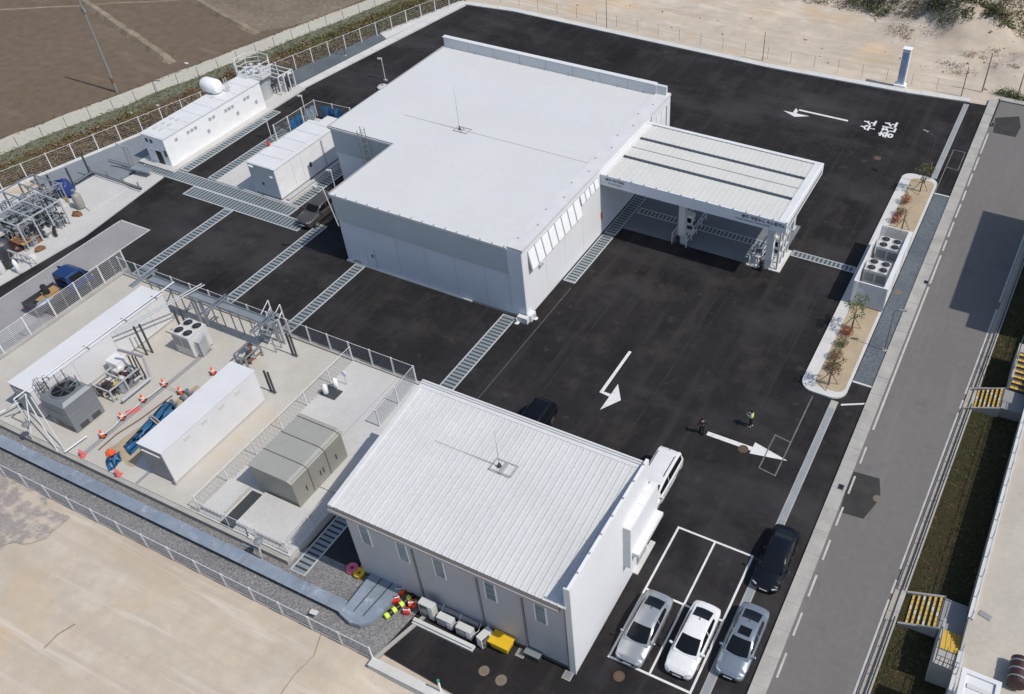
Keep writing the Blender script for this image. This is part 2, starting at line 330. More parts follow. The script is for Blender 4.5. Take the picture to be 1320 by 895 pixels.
def bund(a, b, wd, h, n=26):
    a, b = Vector((*a, 0)), Vector((*b, 0)); d = (b-a).normalized(); s = Vector((-d.y, d.x, 0)); mb = MB(); rows = []
    for i in range(n+1):
        c = a+(b-a)*i/n; e = min(1, (n-i)/2.0) if i > n-2 else 1
        k = 1+0.35*noise.noise((i*0.6, a.x, 0)); c = c + s*(0.25*noise.noise((i*0.4, a.y, 3)))
        rows.append([c-s*wd*k+Vector((0,0,-0.12)), c-s*wd*0.4*k+Vector((0,0,h*k*e-0.1)), c+s*wd*0.4*k+Vector((0,0,h*k*e-0.1)), c+s*wd*k+Vector((0,0,-0.12))])
    for r0, r1 in zip(rows, rows[1:]):
        for j in range(3): mb.quad(r0[j], r0[j+1], r1[j+1], r1[j])
    return struct(mb, 'field_bund', 'bund', smooth=True)
bund((-165,93.2), (-95.2,69.7), 0.75, 0.5, 60); bund((-170,104.5), (-91.9,80.4), 0.65, 0.45, 60)
bund((-180,36), (-108.8,84.2), 0.16, 0.10, 40)

# asphalt forecourt and everything laid on it
struct(MB().sheet([(-76.4,26),(-24.2,26),(-25.3,18.3),(-18.0,17.95),(-4.94,17.6),(-4.94,101.6),(-6.9,101.4),(-14,100.4),(-30.1,99.6),(-66.1,100.3),(-72.6,99.7),(-76.4,71.3)], 0.0), 'asphalt_lot', 'asphalt')
struct(MB().sheet([(-4.95,97),(-4.95,103.2),(-3.8,103.2),(-3.8,97)], -0.004), 'asphalt_lot', 'asphalt')
struct(MB().sheet([(-3.96,-40),(xr(-40)+0.3,-40),(xr(104)+0.3,104),(-3.96,104)], -0.012), 'public_road', 'road')
struct(MB().sheet([at(1098,607)[:2],at(1134,617)[:2],at(1135,642)[:2],at(1113,669)[:2],at(1082,660)[:2]], -0.006), 'road_patch', 'patch')
struct(MB().sheet([at(1283,152)[:2],at(1314,150)[:2],at(1316,164)[:2],at(1309,177)[:2],at(1280,171)[:2]], -0.006), 'road_patch', 'patch')

def kerb_run(name, x0, x1, y0, y1, h, m, step=1.0, axis='y'):
    """kerb of separate stones with open joints"""
    root = bpy.data.objects.new(name, MB().box(x0+0.02, x1-0.02, y0, y1, -0.15, h-0.02).mesh(name, ((x0+x1)/2, (y0+y1)/2, 0)))
    COL.objects.link(root); root.location = ((x0+x1)/2, (y0+y1)/2, 0); root.data.materials.append(M[m]); root['kind'] = 'structure'
    ln = (y1-y0) if axis == 'y' else (x1-x0); n = max(1, round(ln/step)); d = ln/n
    k = MB()
    if axis == 'y': k.box(-(x1-x0)/2, (x1-x0)/2, -d/2+0.012, d/2-0.012, -0.1, h)
    else: k.box(-d/2+0.012, d/2-0.012, -(y1-y0)/2, (y1-y0)/2, -0.1, h)
    me = k.mesh('kerb_stone'); me.materials.append(M[m])
    for i in range(n):
        t = -ln/2+d*(i+0.5)
        inst(me, 'kerb_stone', root, (0, t, 0) if axis == 'y' else (t, 0, 0)).location.z = random.uniform(-0.006, 0.006)
    return root
kerb_run('road_kerb', -4.93, -3.97, 20, 103.2, 0.13, 'kerb', 2.0)
k2 = kerb_run('road_kerb', -3.9, 12, 103.25, 104.1, 0.13, 'kerb', 2.0, 'x')

# perimeter kerb beside the sand, slightly bent, as stones
def kerb_line(name, pts, wd, h, m, step=2.0):
    root = None
    base = MB()
    for (a, b) in zip(pts, pts[1:]):
        a = Vector((*a,0)); b = Vector((*b,0)); d = (b-a); L = d.length; c = (a+b)/2; rz = math.atan2(d.y, d.x)
        base.obox((c.x, c.y, h/2-0.1), (L, wd-0.04, h+0.14), rz)
    root = base.build(name, m, None, kind='structure')
    o = root.location
    for (a, b) in zip(pts, pts[1:]):
        a = Vector((*a,0)); b = Vector((*b,0)); d = (b-a); L = d.length; rz = math.atan2(d.y, d.x); n = max(1, round(L/step))
        me = MB().box(-L/n/2+0.012, L/n/2-0.012, -wd/2, wd/2, -0.1, h).mesh('kerb_stone'); me.materials.append(M[m])
        for i in range(n):
            c = a + d*((i+0.5)/n); inst(me, 'kerb_stone', root, (c.x-o.x, c.y-o.y, -o.z+random.uniform(-0.005, 0.005)), rz)
    return root
kerb_line('perimeter_kerb', [(-72.9,99.9),(-66.1,100.75),(-48,100.35),(-30.1,100.05),(-14,100.9),(-6.9,101.8)], 0.9, 0.13, 'kerb_white')
kerb_line('perimeter_kerb', [(-76.95,71.4),(-73.3,100.2)], 1.15, 0.13, 'kerb_white')
kerb_line('fence_kerb', [(xf(26)+.38,26),(xf(50)+.38,50),(xf(74)+.38,74)], 0.5, 0.08, 'kerb_white')
struct(MB().sheet([(-77.5,71.6),(-80.6,74.2),(-77.9,87.3),(-75.7,86.2)], 0.02), 'gravel_bed', 'gravel_slate')
struct(MB().sheet([(-75.9,86.3),(-77.9,87.4),(-74.35,100.2),(-74.0,100.2)], 0.03), 'concrete_strip', 'kerb_white')
struct(MB().sheet([(-77.5,71.5),(-84.3,60.5),(xf(60.5)+0.1,60.5),(xf(74.2)+0.1,74.2),(-80.6,74.2)], 0.015), 'gravel_bed', 'gravel_slate')
# raised grey slab in front of the process pads (west plant)
struct(MB().prism([(-87.9,44.3),(-80.0,44.3),(-80.0,51.4),(-81.0,51.4),(-81.0,61),(-83.6,61)], -0.15, 0.05), 'west_slab', 'slate_slab')
struct(MB().prism([(-90.5,28),(-76.1,28),(-75.2,40),(-76.4,50.6),(-79.4,50.6),(-80.2,44.2),(-90.3,41.0)], -0.15, 0.10), 'west_pad', 'new_concrete')
struct(MB().prism([at(85,247,.24)[:2],at(125,224,.24)[:2],at(166,240,.24)[:2],at(115,271,.24)[:2]], 0.0, 0.24), 'plinth', 'new_concrete')
struct(MB().box(-80.9,-76.15,51.6,71.4,-0.1,0.16), 'west_pad', 'new_concrete')
struct(MB().box(-71.15,-61.9,52.25,66.5,-0.1,0.14), 'skid_pad', 'new_concrete')
s = struct(MB().sheet([(-74.25,30),(-70.6,30),(-70.75,43.3),(-74.25,43.3)], 0.006), 'parking_slab', 'slab')
ed = MB(); ed.sheet([(-74.4,30),(-74.25,30),(-74.25,43.3),(-74.4,43.45)], 0.012); ed.sheet([(-74.4,43.3),(-70.6,43.3),(-70.6,43.45),(-74.4,43.45)], 0.012); ed.sheet([(-70.75,30),(-70.6,30),(-70.6,43.3),(-70.75,43.3)], 0.012)
struct(ed, 'slab_edge_line', 'paint_road')
struct(MB().sheet([(-80,18),(-67.8,18),(-67.8,31.0),(-74.9,30.6),(-80,28)], 0.009), 'gravel_bed', 'slab')

# compound slab with its low walls (z = .4)
PZ = 0.4
struct(MB().prism([(-67.0,20.95),(-42.15,20.95),(-42.15,37.2),(-67.0,37.2)], -0.3, PZ), 'compound_slab', 'concrete')
struct(MB().prism([(-42.1,20.95),(-34.3,20.95),(-34.3,26.2),(-37.9,26.2),(-37.9,37.2),(-42.1,37.2)], -0.3, PZ+0.05), 'compound_slab', 'new_concrete')
struct(MB().prism([(-37.85,26.25),(-34.3,26.25),(-34.3,37.2),(-37.85,37.2)], -0.3, PZ+0.046), 'compound_slab', 'new_concrete')
struct(MB().box(-67.4,-34.2,20.6,20.9,-0.3,PZ+0.06), 'slab_upstand', 'kerb')
struct(MB().box(-66.95,-34.2,37.22,37.5,-0.3,0.55), 'slab_upstand', 'kerb')
struct(MB().box(-67.45,-67.02,20.95,38.0,-0.3,0.55), 'slab_upstand', 'kerb')
def ragged(pts, amp, n=24, fr=.8):
    out = []
    for p_, q_ in zip(pts, pts[1:]+pts[:1]):
        for k in range(n):
            f = k/n; x_, y_ = p_[0]+(q_[0]-p_[0])*f, p_[1]+(q_[1]-p_[1])*f
            out.append((x_+amp*noise.noise((x_*fr,y_*fr,3)), y_+amp*noise.noise((x_*fr,y_*fr,8))))
    return out
rs = mat('rust_stain', (0.51,0.455,0.37), 0.9, scale=0.5, fine=0.04, col2=(0.51,0.485,0.44), spots=[((0.50,0.40,0.26),0.7,0.55,0.75)])
struct(MB().sheet(ragged([(-45.1,24.0),(-44.0,23.4),(-43.2,26.0),(-43.0,30.2),(-44.4,30.6),(-45.1,29.0)], .5), PZ+0.004), 'stained_concrete', 'rust_stain')
# shallow cable trench slots across the slab
for x0, x1, y0, y1 in ((-53.4,-53.0,21.0,33.5), (-47.9,-47.65,21.0,22.1), (-40.2,-39.1,21.0,24.0)):
    struct(MB().box(x0,x1,y0,y1,PZ+0.002,PZ+(0.008 if x0 < -41 else 0.056)), 'trench_cover', 'slab' if x0 < -41 else 'pit')
struct(MB().sheet(ragged([(-52.1,22.2),(-49.3,22.0),(-49.3,29.6),(-51.2,29.8)], .35), PZ+0.006), 'dug_trench', 'soil')
# gravel yard and the service channel south of the compound
struct(MB().prism([(-68,17.85),(-25.35,17.85),(-25.3,18.4),(-24.1,22.2),(-34.2,22.2),(-34.2,20.6),(-68,20.6)], -0.15, -0.02), 'gravel_bed', 'gravel')
struct(MB().sheet([(-31.35,62.8),(-16.45,62.8),(-16.45,70.3),(-31.35,70.3)], 0.002), 'bay_slab', 'bay_slab')
struct(MB().box(-34.15,-30.2,22.2,26.2,-0.2,-0.03), 'gravel_bed', 'asphalt')

# retaining wall along the sand plot (panels with joints)
wall = struct(MB().box(-25.4,-10.0,17.32,17.62,-1.3,0.02), 'retaining_wall', 'kerb')
pm = MB().box(-1.09,1.09,-0.05,0,-1.0,-0.02).mesh('wall_panel'); pm.materials.append(M['kerb_white'])
for i in range(7):
    inst(pm, 'wall_panel', wall, (-24.3+2.2*i+17.7, -0.152, 1.3))
struct(MB().box(-25.4,-10.0,17.26,17.82,0.03,0.16), 'wall_coping', 'kerb_white')
struct(MB().prism([(-25.4,17.85),(-25.15,17.85),(-23.95,22.1),(-24.2,22.1)], -0.15, 0.10), 'edging_kerb', 'kerb')

# planted island
def rrect(x0, x1, y0, y1, r, n=6):
    p = []
    for cx, cy, a in ((x1-r,y1-r,0),(x0+r,y1-r,90),(x0+r,y0+r,180),(x1-r,y0+r,270)):
        p += [(cx+r*math.cos(R(a+90*i/n)), cy+r*math.sin(R(a+90*i/n))) for i in range(n+1)]
    return p
struct(MB().prism(rrect(-10.0,-6.5,49.9,83.7,1.1), -0.1, 0.15), 'island_kerb', 'kerb_white')
struct(MB().prism(rrect(-9.05,-6.72,50.6,83.0,0.7), 0.0, 0.157), 'island_soil', 'soil')
struct(MB().box(-6.42,-4.96,52.5,81.1,-0.1,0.035), 'gravel_bed', 'gravel_slate')
struct(MB().box(-6.45,-4.96,52.3,52.47,-0.1,0.06), 'gravel_edge', 'kerb_white')
struct(MB().box(-6.45,-4.96,81.12,81.3,-0.1,0.06), 'gravel_edge', 'kerb_white')

# long kerb drain with separate covers
def drain(y0, y1):
    o = struct(MB().box(-7.36,-6.80,y0,y1,-0.1,0.004), 'kerb_drain', 'kerb')
    me = MB().box(-0.2,0.2,-0.485,0.485,-0.05,0.012).mesh('drain_cover'); me.materials.append(M['drain_cover'])
    for i in range(int(y1-y0)): inst(me, 'drain_cover', o, (0, -(y1-y0)/2+0.5+i, 0.1))
drain(20, 49.8); drain(83.9, 100.9)

# ---------------- painted markings
def paint(polys, name='road_marking', m='paint_white', z=0.006):
    mb = MB()
    for p in polys: mb.sheet(p, z)
    return struct(mb, name, m)
def rect(x0, x1, y0, y1): return [(x0,y0),(x1,y0),(x1,y1),(x0,y1)]
L0, L1, B0, B1, MID = -13.04, -7.86, 23.92, 34.1, 28.97
paint([rect(L0-.07,L0+.07,B0-.07,B1+.07), rect(L1-.07,L1+.07,B0-.07,B1+.07), rect(-10.5,-10.37,B0+.07,B1-.07)], 'parking_line')
paint([rect(L0+.07,L1-.07,B0-.07,B0+.07), rect(L0+.07,L1-.07,B1-.07,B1+.07), rect(L0+.07,-10.5,MID-.07,MID+.07), rect(-10.37,L1-.07,MID-.07,MID+.07)], 'parking_line')
paint([[(-23.45,48.0),(-23.2,48.0),(-23.2,43.1),(-23.47,42.9)], [(-23.47,42.9),(-23.2,43.1),(-22.6,43.1),(-22.6,42.8)], [(-22.58,44.3),(-21.62,42.85),(-22.58,41.3)]], 'arrow_marking')
paint([rect(-14.5,-11.06,42.42,42.8), [(-11.06,43.3),(-8.4,42.66),(-11.06,42.15)]], 'arrow_marking')
paint([rect(-23.8,-18.0,91.28,91.6), rect(-24.0,-23.6,90.6,91.6), [(-25.1,90.55),(-23.5,89.75),(-22.1,90.6)]], 'arrow_marking')
ng = []
def outline(p0, p1, p2, p3, t=0.09):
    P = [Vector((*p,0)) for p in (p0,p1,p2,p3)]
    for a, b in zip(P, P[1:]+P[:1]):
        d = (b-a).normalized(); n = Vector((-d.y, d.x, 0))*t/2
        ng.append([(a-n-d*t/2)[:2], (b-n+d*t/2)[:2], (b+n+d*t/2)[:2], (a+n-d*t/2)[:2]])
for k, (a, b, c, d) in enumerate((((-10.0,44.6),(-8.75,44.4),(-8.75,41.0),(-10.0,41.2)), ((-6.4,86.6),(-5.2,86.5),(-5.2,90.3),(-6.4,90.3)))):
    ng.clear(); outline(a, b, c, d)
    for j, p in enumerate(ng): paint([p], 'worn_line', 'paint_worn', 0.008+0.003*(j % 2))
paint([rect(-8.8,-8.7,44.45,49.6)], 'worn_line', 'paint_worn', 0.014)
paint([rect(-6.45,-6.36,81.5,86.5)], 'worn_line', 'paint_worn', 0.014)
paint([rect(-31.42,-31.38,38,53)], 'paving_joint', 'paint_worn', 0.005)
for x_, a_, b_ in ((-27.4,38,60.5),(-19.6,35,60.5),(-11.9,46,99),(-16.8,73,99.5),(-22.4,73,99.3),(-28.3,77,99)): paint([rect(x_-.025,x_+.025,a_,b_)], 'paving_joint', 'seam_asphalt', 0.003)
for y_, a_, b_ in ((84.5,-70,-12),(92.4,-70,-26),(43.2,-65.9,-57.3)): paint([rect(a_,b_,y_-.025,y_+.025)], 'paving_joint', 'seam_asphalt', 0.0032)
paint([[at(1130,519)[:2],at(1130,521)[:2],at(1084,523)[:2],at(1084,521)[:2]]], 'parking_line', 'paint_white')
# road edge lines: dashes next to the kerb, long line on the far side
for y0 in [24+2.95*i for i in range(8)]: paint([rect(-3.80,-3.67,y0,y0+1.7)], 'lane_line', 'paint_road', -0.003)
for y0, y1 in ((48.2,66.5),(67.0,71.5),(72.2,74.0),(74.6,77.2),(78.0,80.5),(81.2,83.1),(84.0,86.5),(87.2,90.0),(90.8,95.3)): paint([rect(-3.82,-3.66,y0,y1)], 'lane_line', 'paint_road', -0.003)
for y0, y1 in ((10,34.8),(35.3,36.4),(37.3,52.6),(53.1,54.1),(54.8,66),(67,98)):
    paint([[(xr(y0)-.08,y0),(xr(y0)+.08,y0),(xr(y1)+.08,y1),(xr(y1)-.08,y1)]], 'lane_line', 'paint_road', -0.003)

# text on the forecourt: two blocks of Korean lettering, read from the road
def text_mesh(body, size, bold=0.0, sx=1.0):
    c = bpy.data.curves.new('lettering', 'FONT'); c.body = body; c.size = size; c.offset = bold; c.align_x = 'LEFT'; c.space_line = 0.95
    o = bpy.data.objects.new('lettering', c); COL.objects.link(o); bpy.context.view_layer.update()
    me = bpy.data.meshes.new_from_object(o.evaluated_get(bpy.context.evaluated_depsgraph_get()))
    bpy.data.objects.remove(o); bpy.data.curves.remove(c)
    return me
def lettering(body, size, bold, mtx, m, name, parent=None, kind=None):
    me = text_mesh(body, size, bold); me.transform(mtx); me.materials.clear(); me.materials.append(M[m])
    o = bpy.data.objects.new(name, me); COL.objects.link(o)
    if parent: o.parent = parent
    if kind: o['kind'] = kind
    return o
def ground_text(body, x0, x1, y0, y1, z=0.007):
    me = text_mesh(body, 1.0, 0.035)
    vs = [v.co.copy() for v in me.vertices]
    a0, a1 = min(v.x for v in vs), max(v.x for v in vs); b0, b1 = min(v.y for v in vs), max(v.y for v in vs)
    for v in me.vertices:
        u, t = (v.co.x-a0)/(a1-a0), (v.co.y-b0)/(b1-b0)
        v.co = (x1+(x0-x1)*t, y0+(y1-y0)*u, z)
    me.materials.clear(); me.materials.append(M['paint_white'])
    o = bpy.data.objects.new('road_lettering', me); COL.objects.link(o); o['kind'] = 'structure'; return o
ground_text('\uc218\uc18c', -16.45, -14.9, 90.35, 92.75)
ground_text('\ucda9\uc804\uc18c', -14.35, -12.75, 89.7, 93.4)

# ================================================================== TRENCH GRATINGS
def grating(label, x0, x1, y0, y1, run='y', z=0.0, pitch=0.38, bar=0.235):
    t = thing('trench_grating', label, 'grating', ((x0+x1)/2, (y0+y1)/2, z), 0, 'trench gratings set in the paving')
    MB().box(x0,x1,y0,y1,z-0.05,z+0.004).build('pit', 'pit', t)
    f = MB()
    if run == 'y':
        f.box(x0-.04,x0+.06,y0,y1,z-0.02,z+.03); f.box(x1-.06,x1+.04,y0,y1,z-0.02,z+.03); f.box(x0+.06,x1-.06,y0,y0+.07,z-0.02,z+.028); f.box(x0+.06,x1-.06,y1-.07,y1,z-0.02,z+.028)
    else:
        f.box(x0,x1,y0-.04,y0+.06,z-0.02,z+.03); f.box(x0,x1,y1-.06,y1+.04,z-0.02,z+.03); f.box(x0,x0+.07,y0+.06,y1-.06,z-0.02,z+.028); f.box(x1-.07,x1,y0+.06,y1-.06,z-0.02,z+.028)
    f.build('frame', 'grate_frame', t)
    ln = (y1-y0) if run == 'y' else (x1-x0); wd = (x1-x0) if run == 'y' else (y1-y0)
    n = int(ln/pitch)
    k = MB().box(-wd/2+.07, wd/2-.07, -bar/2, bar/2, 0.0, 0.02) if run == 'y' else MB().box(-bar/2, bar/2, -wd/2+.07, wd/2-.07, 0.0, 0.02)
    me = k.mesh('bar'); me.materials.append(M['grate_bar'])
    for i in range(n):
        q = -ln/2+ln*(i+0.5)/n
        inst(me, 'bar', t, (0, q, 0.002*(i % 2)) if run == 'y' else (q, 0, 0.002*(i % 2)))
    return t
grating('long grating leading to the door in the grey south wall of the big building', -50.2,-49.2,38.0,47.65)
grating('grating running to the near corner of the big building', -34.8,-33.6,37.6,47.5)
grating('long grating beside the compound fence, farthest left of the four parallel strips', -66.95,-65.95,37.9,49.15)
grating('long grating ending at the parked dark grey off-road vehicle', -57.2,-56.2,37.7,51.0)
grating('front row of the wide grating in front of the white equipment cabin', -72.5,-58.2,49.22,50.68, 'x')
grating('rear row of the wide grating in front of the white equipment cabin', -80.1,-60.6,50.76,52.2, 'x')
grating('grating along the long white plant building with the round tank', -76.05,-75.05,52.4,66.0)
grating('grating on the track side of the white equipment cabin pad', -72.35,-71.25,52.4,66.4)
grating('grating between the white equipment cabin and the big building', -61.8,-60.7,52.3,60.6)
grating('sunlit grating along the white east wall of the big building', -32.5,-31.42,53.6,61.2)
grating('shaded grating under the canopy beside the building wall', -32.5,-31.42,61.4,71.6)
grating('shaded grating crossing the bays under the canopy', -31.2,-16.4,65.6,66.5, 'x')
grating('short grating from the canopy to the planted island', -15.9,-10.05,65.6,66.4, 'x')
grating('shaded grating beside the small building with the ribbed roof', -33.9,-32.8,20.4,28.5, z=0.0)

# ================================================================== MAIN STATION BUILDING
H = 7.0
sb = thing('station_building', 'large flat white roofed station building with L shaped plan', 'building', (-43,60,0))
MB().prism([(-51.1,47.8),(-32.7,47.8),(-32.7,76.0),(-58.4,76.0),(-58.4,56.6),(-51.1,56.6)], 0.0, H-0.12).build('wall', 'wall_panel', sb)
rf = MB()
def roofz(y): return H + 0.16 - abs(y-61.2)*0.011
rows = [47.72, 56.55, 61.2, 75.35]
for (ya, yb), xl in (((47.72,56.55), -51.2), ((56.55,61.2), -58.55), ((61.2,75.35), -58.55)):
    rf.quad((xl,ya,roofz(ya)), (-33.9,ya,roofz(ya)), (-33.9,yb,roofz(yb)), (xl,yb,roofz(yb)))
roof = rf.build('roof', 'roof_white', sb, fix=False)
MB().prism([(-51.19,47.72),(-33.9,47.72),(-33.9,75.35),(-58.54,75.35),(-58.54,56.52),(-51.19,56.52)], H-0.12, H-0.02).build('roof_deck', 'trim_grey', sb)
# east wall facing with ledge, south band, plinths
MB().box(-32.7,-32.6,47.75,61.2,0.25,H-0.1).box(-32.7,-32.6,61.2,71.3,0.2,5.2).box(-32.7,-32.6,61.2,71.6,6.5,6.9).build('cladding', 'wall_white', sb)
MB().box(-32.7,-32.55,75.3,76.05,0.1,H-0.1).box(-32.7,-32.55,71.7,75.3,6.2,6.85).box(-32.7,-32.55,71.7,75.3,0.1,3.6).build('cladding', 'wall_white', sb)
MB().box(-33.88,-32.5,47.7,76.1,H-0.1,H+0.16).build('ledge', 'ledge_white', sb)
for i in range(5):
    xx = -48.2+2.95*i
    if abs(xx+48.2) > .6: MB().box(xx-.012,xx+.012,47.785,47.797,.2,4.3).build('wall_joint', 'wall_band', sb)
for yy in (51.2,54.4,57.6): MB().box(-32.6,-32.592,yy-.012,yy+.012,.3,4.5).build('wall_joint', 'parapet', sb)
MB().box(-51.18,-33.95,47.70,47.8,4.35,H-0.02).build('band', 'wall_band', sb)
MB().box(-33.95,-32.62,47.69,47.8,0.3,H-0.11).build('corner_panel', 'wall_panel', sb)
MB().box(-58.46,-51.12,56.5,56.6,4.4,H-0.13).build('band', 'wall_band', sb)
MB().box(-58.4,-51.1,56.48,56.6,4.28,4.4).build('flashing', 'wall_panel', sb)
MB().box(-51.2,-51.1,47.75,56.6,4.4,H-0.12).build('band', 'wall_band', sb)
MB().box(-51.2,-38,47.62,47.8,-0.05,0.13).build('plinth', 'kerb_white', sb)
MB().box(-38,-32.7,47.64,47.8,-0.05,0.10).build('plinth', 'gutter', sb)
# metal edge trims and gutters
MB().box(-58.72,-58.55,56.45,75.4,H-0.12,H+0.1).build('gutter', 'trim_grey', sb)
MB().box(-51.35,-51.2,47.65,56.5,H-0.12,H+0.1).build('gutter', 'trim_grey', sb)
MB().box(-51.3,-33.9,47.6,47.72,H-0.14,H+0.05).box(-58.6,-51.2,56.42,56.5,H-0.14,H+0.05).build('eave_trim', 'trim_white', sb)
# tall back parapet made of panels
pp = MB().box(-58.6,-32.75,75.4,75.75,H-0.1,8.05).build('parapet', 'parapet', sb)
for i in range(8):
    x0 = -58.55+3.1*i; MB().box(x0+.02,x0+3.08,75.34,75.40,H+0.02,8.0).build('panel', 'parapet', pp)
MB().box(-58.68,-33.85,75.3,75.85,8.05,8.12).build('coping', 'trim_white', pp)
# fasteners along the edges read as small dark studs
stud = MB().box(-.06,.06,-.05,.05,0,0.07).mesh('bracket'); stud.materials.append(M['trim_grey'])
for i in range(16): inst(stud, 'bracket', sb, (-50.6+1.1*i+43, 47.68-60, H+0.05))
for i in range(9): inst(stud, 'bracket', sb, (-57.5+2.8*i+43, 75.25-60, H+0.02))
for i in range(12): inst(stud, 'bracket', sb, (-33.6+43+(0.5 if i % 2 else 0), 49+2.2*i-60, H+0.16))
# ribbon window in the east wall: eight large panes, then four smaller ones by the canopy
def tilted_window(y0, y1, z0, z1, out):  # tilt added so the panes catch more sun than the wall
    """window panel leaning out at its foot"""
    def slab(ya, yb, za, zb, d0, d1):
        f = lambda z: -32.6+out*(z1-z)/(z1-z0)
        m_ = MB(); m_.v += [(f(za)+d0,ya,za),(f(za)+d0,yb,za),(f(zb)+d0,yb,zb),(f(zb)+d0,ya,zb),(f(za)+d1,ya,za),(f(za)+d1,yb,za),(f(zb)+d1,yb,zb),(f(zb)+d1,ya,zb)]
        m_.f += [(0,1,2,3),(4,7,6,5),(0,4,5,1),(1,5,6,2),(2,6,7,3),(3,7,4,0)]; return m_
    wn = slab(y0, y1, z0, z1, -.12, .03).build('window', 'window_bar', sb)
    slab(y0+.07, y1-.07, z0+.08, z1-.08, .03, .05).build('pane', 'pane_bright', wn)
for i in range(8): tilted_window(48.55+1.07*i, 48.55+1.07*i+1.03, 4.65, 6.5, .36)
for i in range(4): tilted_window(57.25+.84*i, 57.25+.84*i+.80, 5.5, 6.45, .18)
wn = MB().box(-32.7,-32.64,71.7,75.25,3.6,6.2).build('window', 'window_bar', sb)
for i in range(3): MB().box(-32.645,-32.62,71.8+1.16*i,72.86+1.16*i,3.7,6.1).build('pane', 'pane_bright', wn)
# door in the south wall
dr = MB().box(-48.75,-47.8,47.74,47.8,0.12,2.3).build('door', 'wall_band', sb)
MB().box(-48.68,-47.87,47.71,47.745,0.16,2.24).build('leaf', 'wall_panel', dr)
MB().box(-48.2,-47.98,47.695,47.715,1.35,1.65).build('notice', 'gutter', dr)
MB().box(-50.4,-49.7,47.66,47.8,0.02,0.3).build('drain_outlet', 'galv', sb)
# caged ladder in the recess, lightning rod on the roof, wall lamp, bollard feet at the near corner
ld = MB()
for dx in (-0.25, 0.25): ld.tube((-54.3+dx,56.25,0.2), (-54.3+dx,56.25,8.2), 0.035)
for i in range(26): ld.tube((-54.55,56.25,0.4+0.3*i), (-54.05,56.25,0.4+0.3*i), 0.02, 5)
lad = ld.build('ladder', 'steel', sb)
cg = MB()
for k in range(9):
    z = 2.4+0.62*k; P = [(-54.65+0.35*(1-math.cos(a)), 56.2-0.62*math.sin(a), z) for a in [math.pi*j/8 for j in range(9)]]
    cg.path(P, 0.02, 4)
for a in (0.2, 0.35, 0.5, 0.65, 0.8):
    a *= math.pi; cg.tube((-54.65+0.35*(1-math.cos(a)), 56.2-0.62*math.sin(a), 2.4), (-54.65+0.35*(1-math.cos(a)), 56.2-0.62*math.sin(a), 8.0), 0.018, 4)
cg.build('cage', 'steel', lad)
def rod(x, y, z, label, hgt, wire):
    t = thing('lightning_rod', label, 'lightning rod', (x,y,z))
    MB().box(x-.75,x+.75,y-.45,y-.4,z,z+.06).box(x-.75,x+.75,y+.4,y+.45,z,z+.06).box(x-.75,x-.7,y-.4,y+.4,z,z+.055).box(x+.7,x+.75,y-.4,y+.4,z,z+.055).box(x-.1,x+.1,y-.4,y+.4,z+.01,z+.05).build('base_frame', 'trim_grey', t)
    MB().tube((x-.3,y,z), (x-.3,y,z+hgt*0.55), 0.022, 6).tube((x-.3,y,z+hgt*0.55), (x-.3,y,z+hgt), 0.015, 6, 0.008).build('mast', 'trim_grey', t)
    MB().cyl(x-.3,y,z,z+.3,.14,8,.05).build('foot', 'steel_dark', t)
    w_ = MB()
    for (a, b) in wire: w_.tube(a, b, 0.012, 4)
    w_.build('conductor', 'trim_grey', t)
rod(-46.9, 61.2, H+0.16, 'thin lightning rod on the large flat white roof', 4.4, [((-53.5,61.2,H+.19),(-33.9,61.2,H+.19))])
MB().tube((-51.0,47.55,3.9), (-51.35,47.2,7.9), 0.045, 6).tube((-51.35,47.2,7.9), (-51.9,47.0,7.95), 0.04, 6).box(-52.2,-51.8,46.9,47.1,7.85,8.0).build('wall_lamp', 'cabinet', sb)
bf = MB().box(-33.3,-32.35,47.2,47.6,0.0,0.55).box(-32.58,-32.2,47.6,48.4,0.0,0.6).build('corner_guard', 'trim_white', sb)
for x, y in ((-33.25,47.05),(-32.15,48.2)): MB().cyl(x,y,0,0.08,.22,10,.12).cyl(x,y,0.08,0.5,.06,8).build('foot', 'trim_white', bf)
MB().box(-32.6,-32.35,50.0,50.45,4.0,4.12).build('floodlight', 'steel_light', sb)
MB().box(-32.6,-32.5,60.95,61.15,1.8,2.4).build('alarm_box', 'red', sb)

# ================================================================== FORECOURT CANOPY
CX0, CX1, CY0, CY1, CB, CT = -32.55, -15.45, 61.0, 71.25, 5.45, 6.5
cp = thing('forecourt_canopy', 'white flat canopy with two dark roof slots over the refuelling bays', 'canopy', (-24,66,0))
MB().box(CX0,CX1,CY0+.25,CY1-.25,CB+.3,CT-.55).build('soffit', 'parapet', cp)
plain('slot_brown', (0.012,0.009,0.007), 0.9)
# three roof fields with ribbed panels, dark gutters between
fields = ((CY0+.12,64.48),(64.92,67.98),(68.42,CY1-.45))
n = 34; dx = (CX1-.75-CX0)/n
for (a, b) in fields:
    pm = MB().box(0.012,dx-0.012,a,b,CT-.5,CT-.06).box(-0.03,0.03,a,b,CT-.06,CT-.035).mesh('roof_panel', (0,0,0)); pm.materials.append(M['canopy_white'])
    for i in range(n): inst(pm, 'roof_panel', cp, (CX0+dx*i+24, -66, 0))
MB().box(CX0,CX1-.7,64.48,64.92,CT-.54,CT-.45).build('gutter', 'slot_brown', cp); MB().box(CX0,CX1-.7,67.98,68.42,CT-.54,CT-.45).build('gutter', 'slot_brown', cp)
MB().box(CX0,CX1,CY0,CY0+.12,CB,CT).build('fascia', 'fascia_grey', cp)
MB().box(CX1-.12,CX1,CY0+.12,CY1,CB,CT-.002).build('fascia', 'wall_white', cp)
MB().box(CX0,CX1-.12,CY1-.12,CY1,CB,CT).build('fascia', 'fascia_grey', cp)
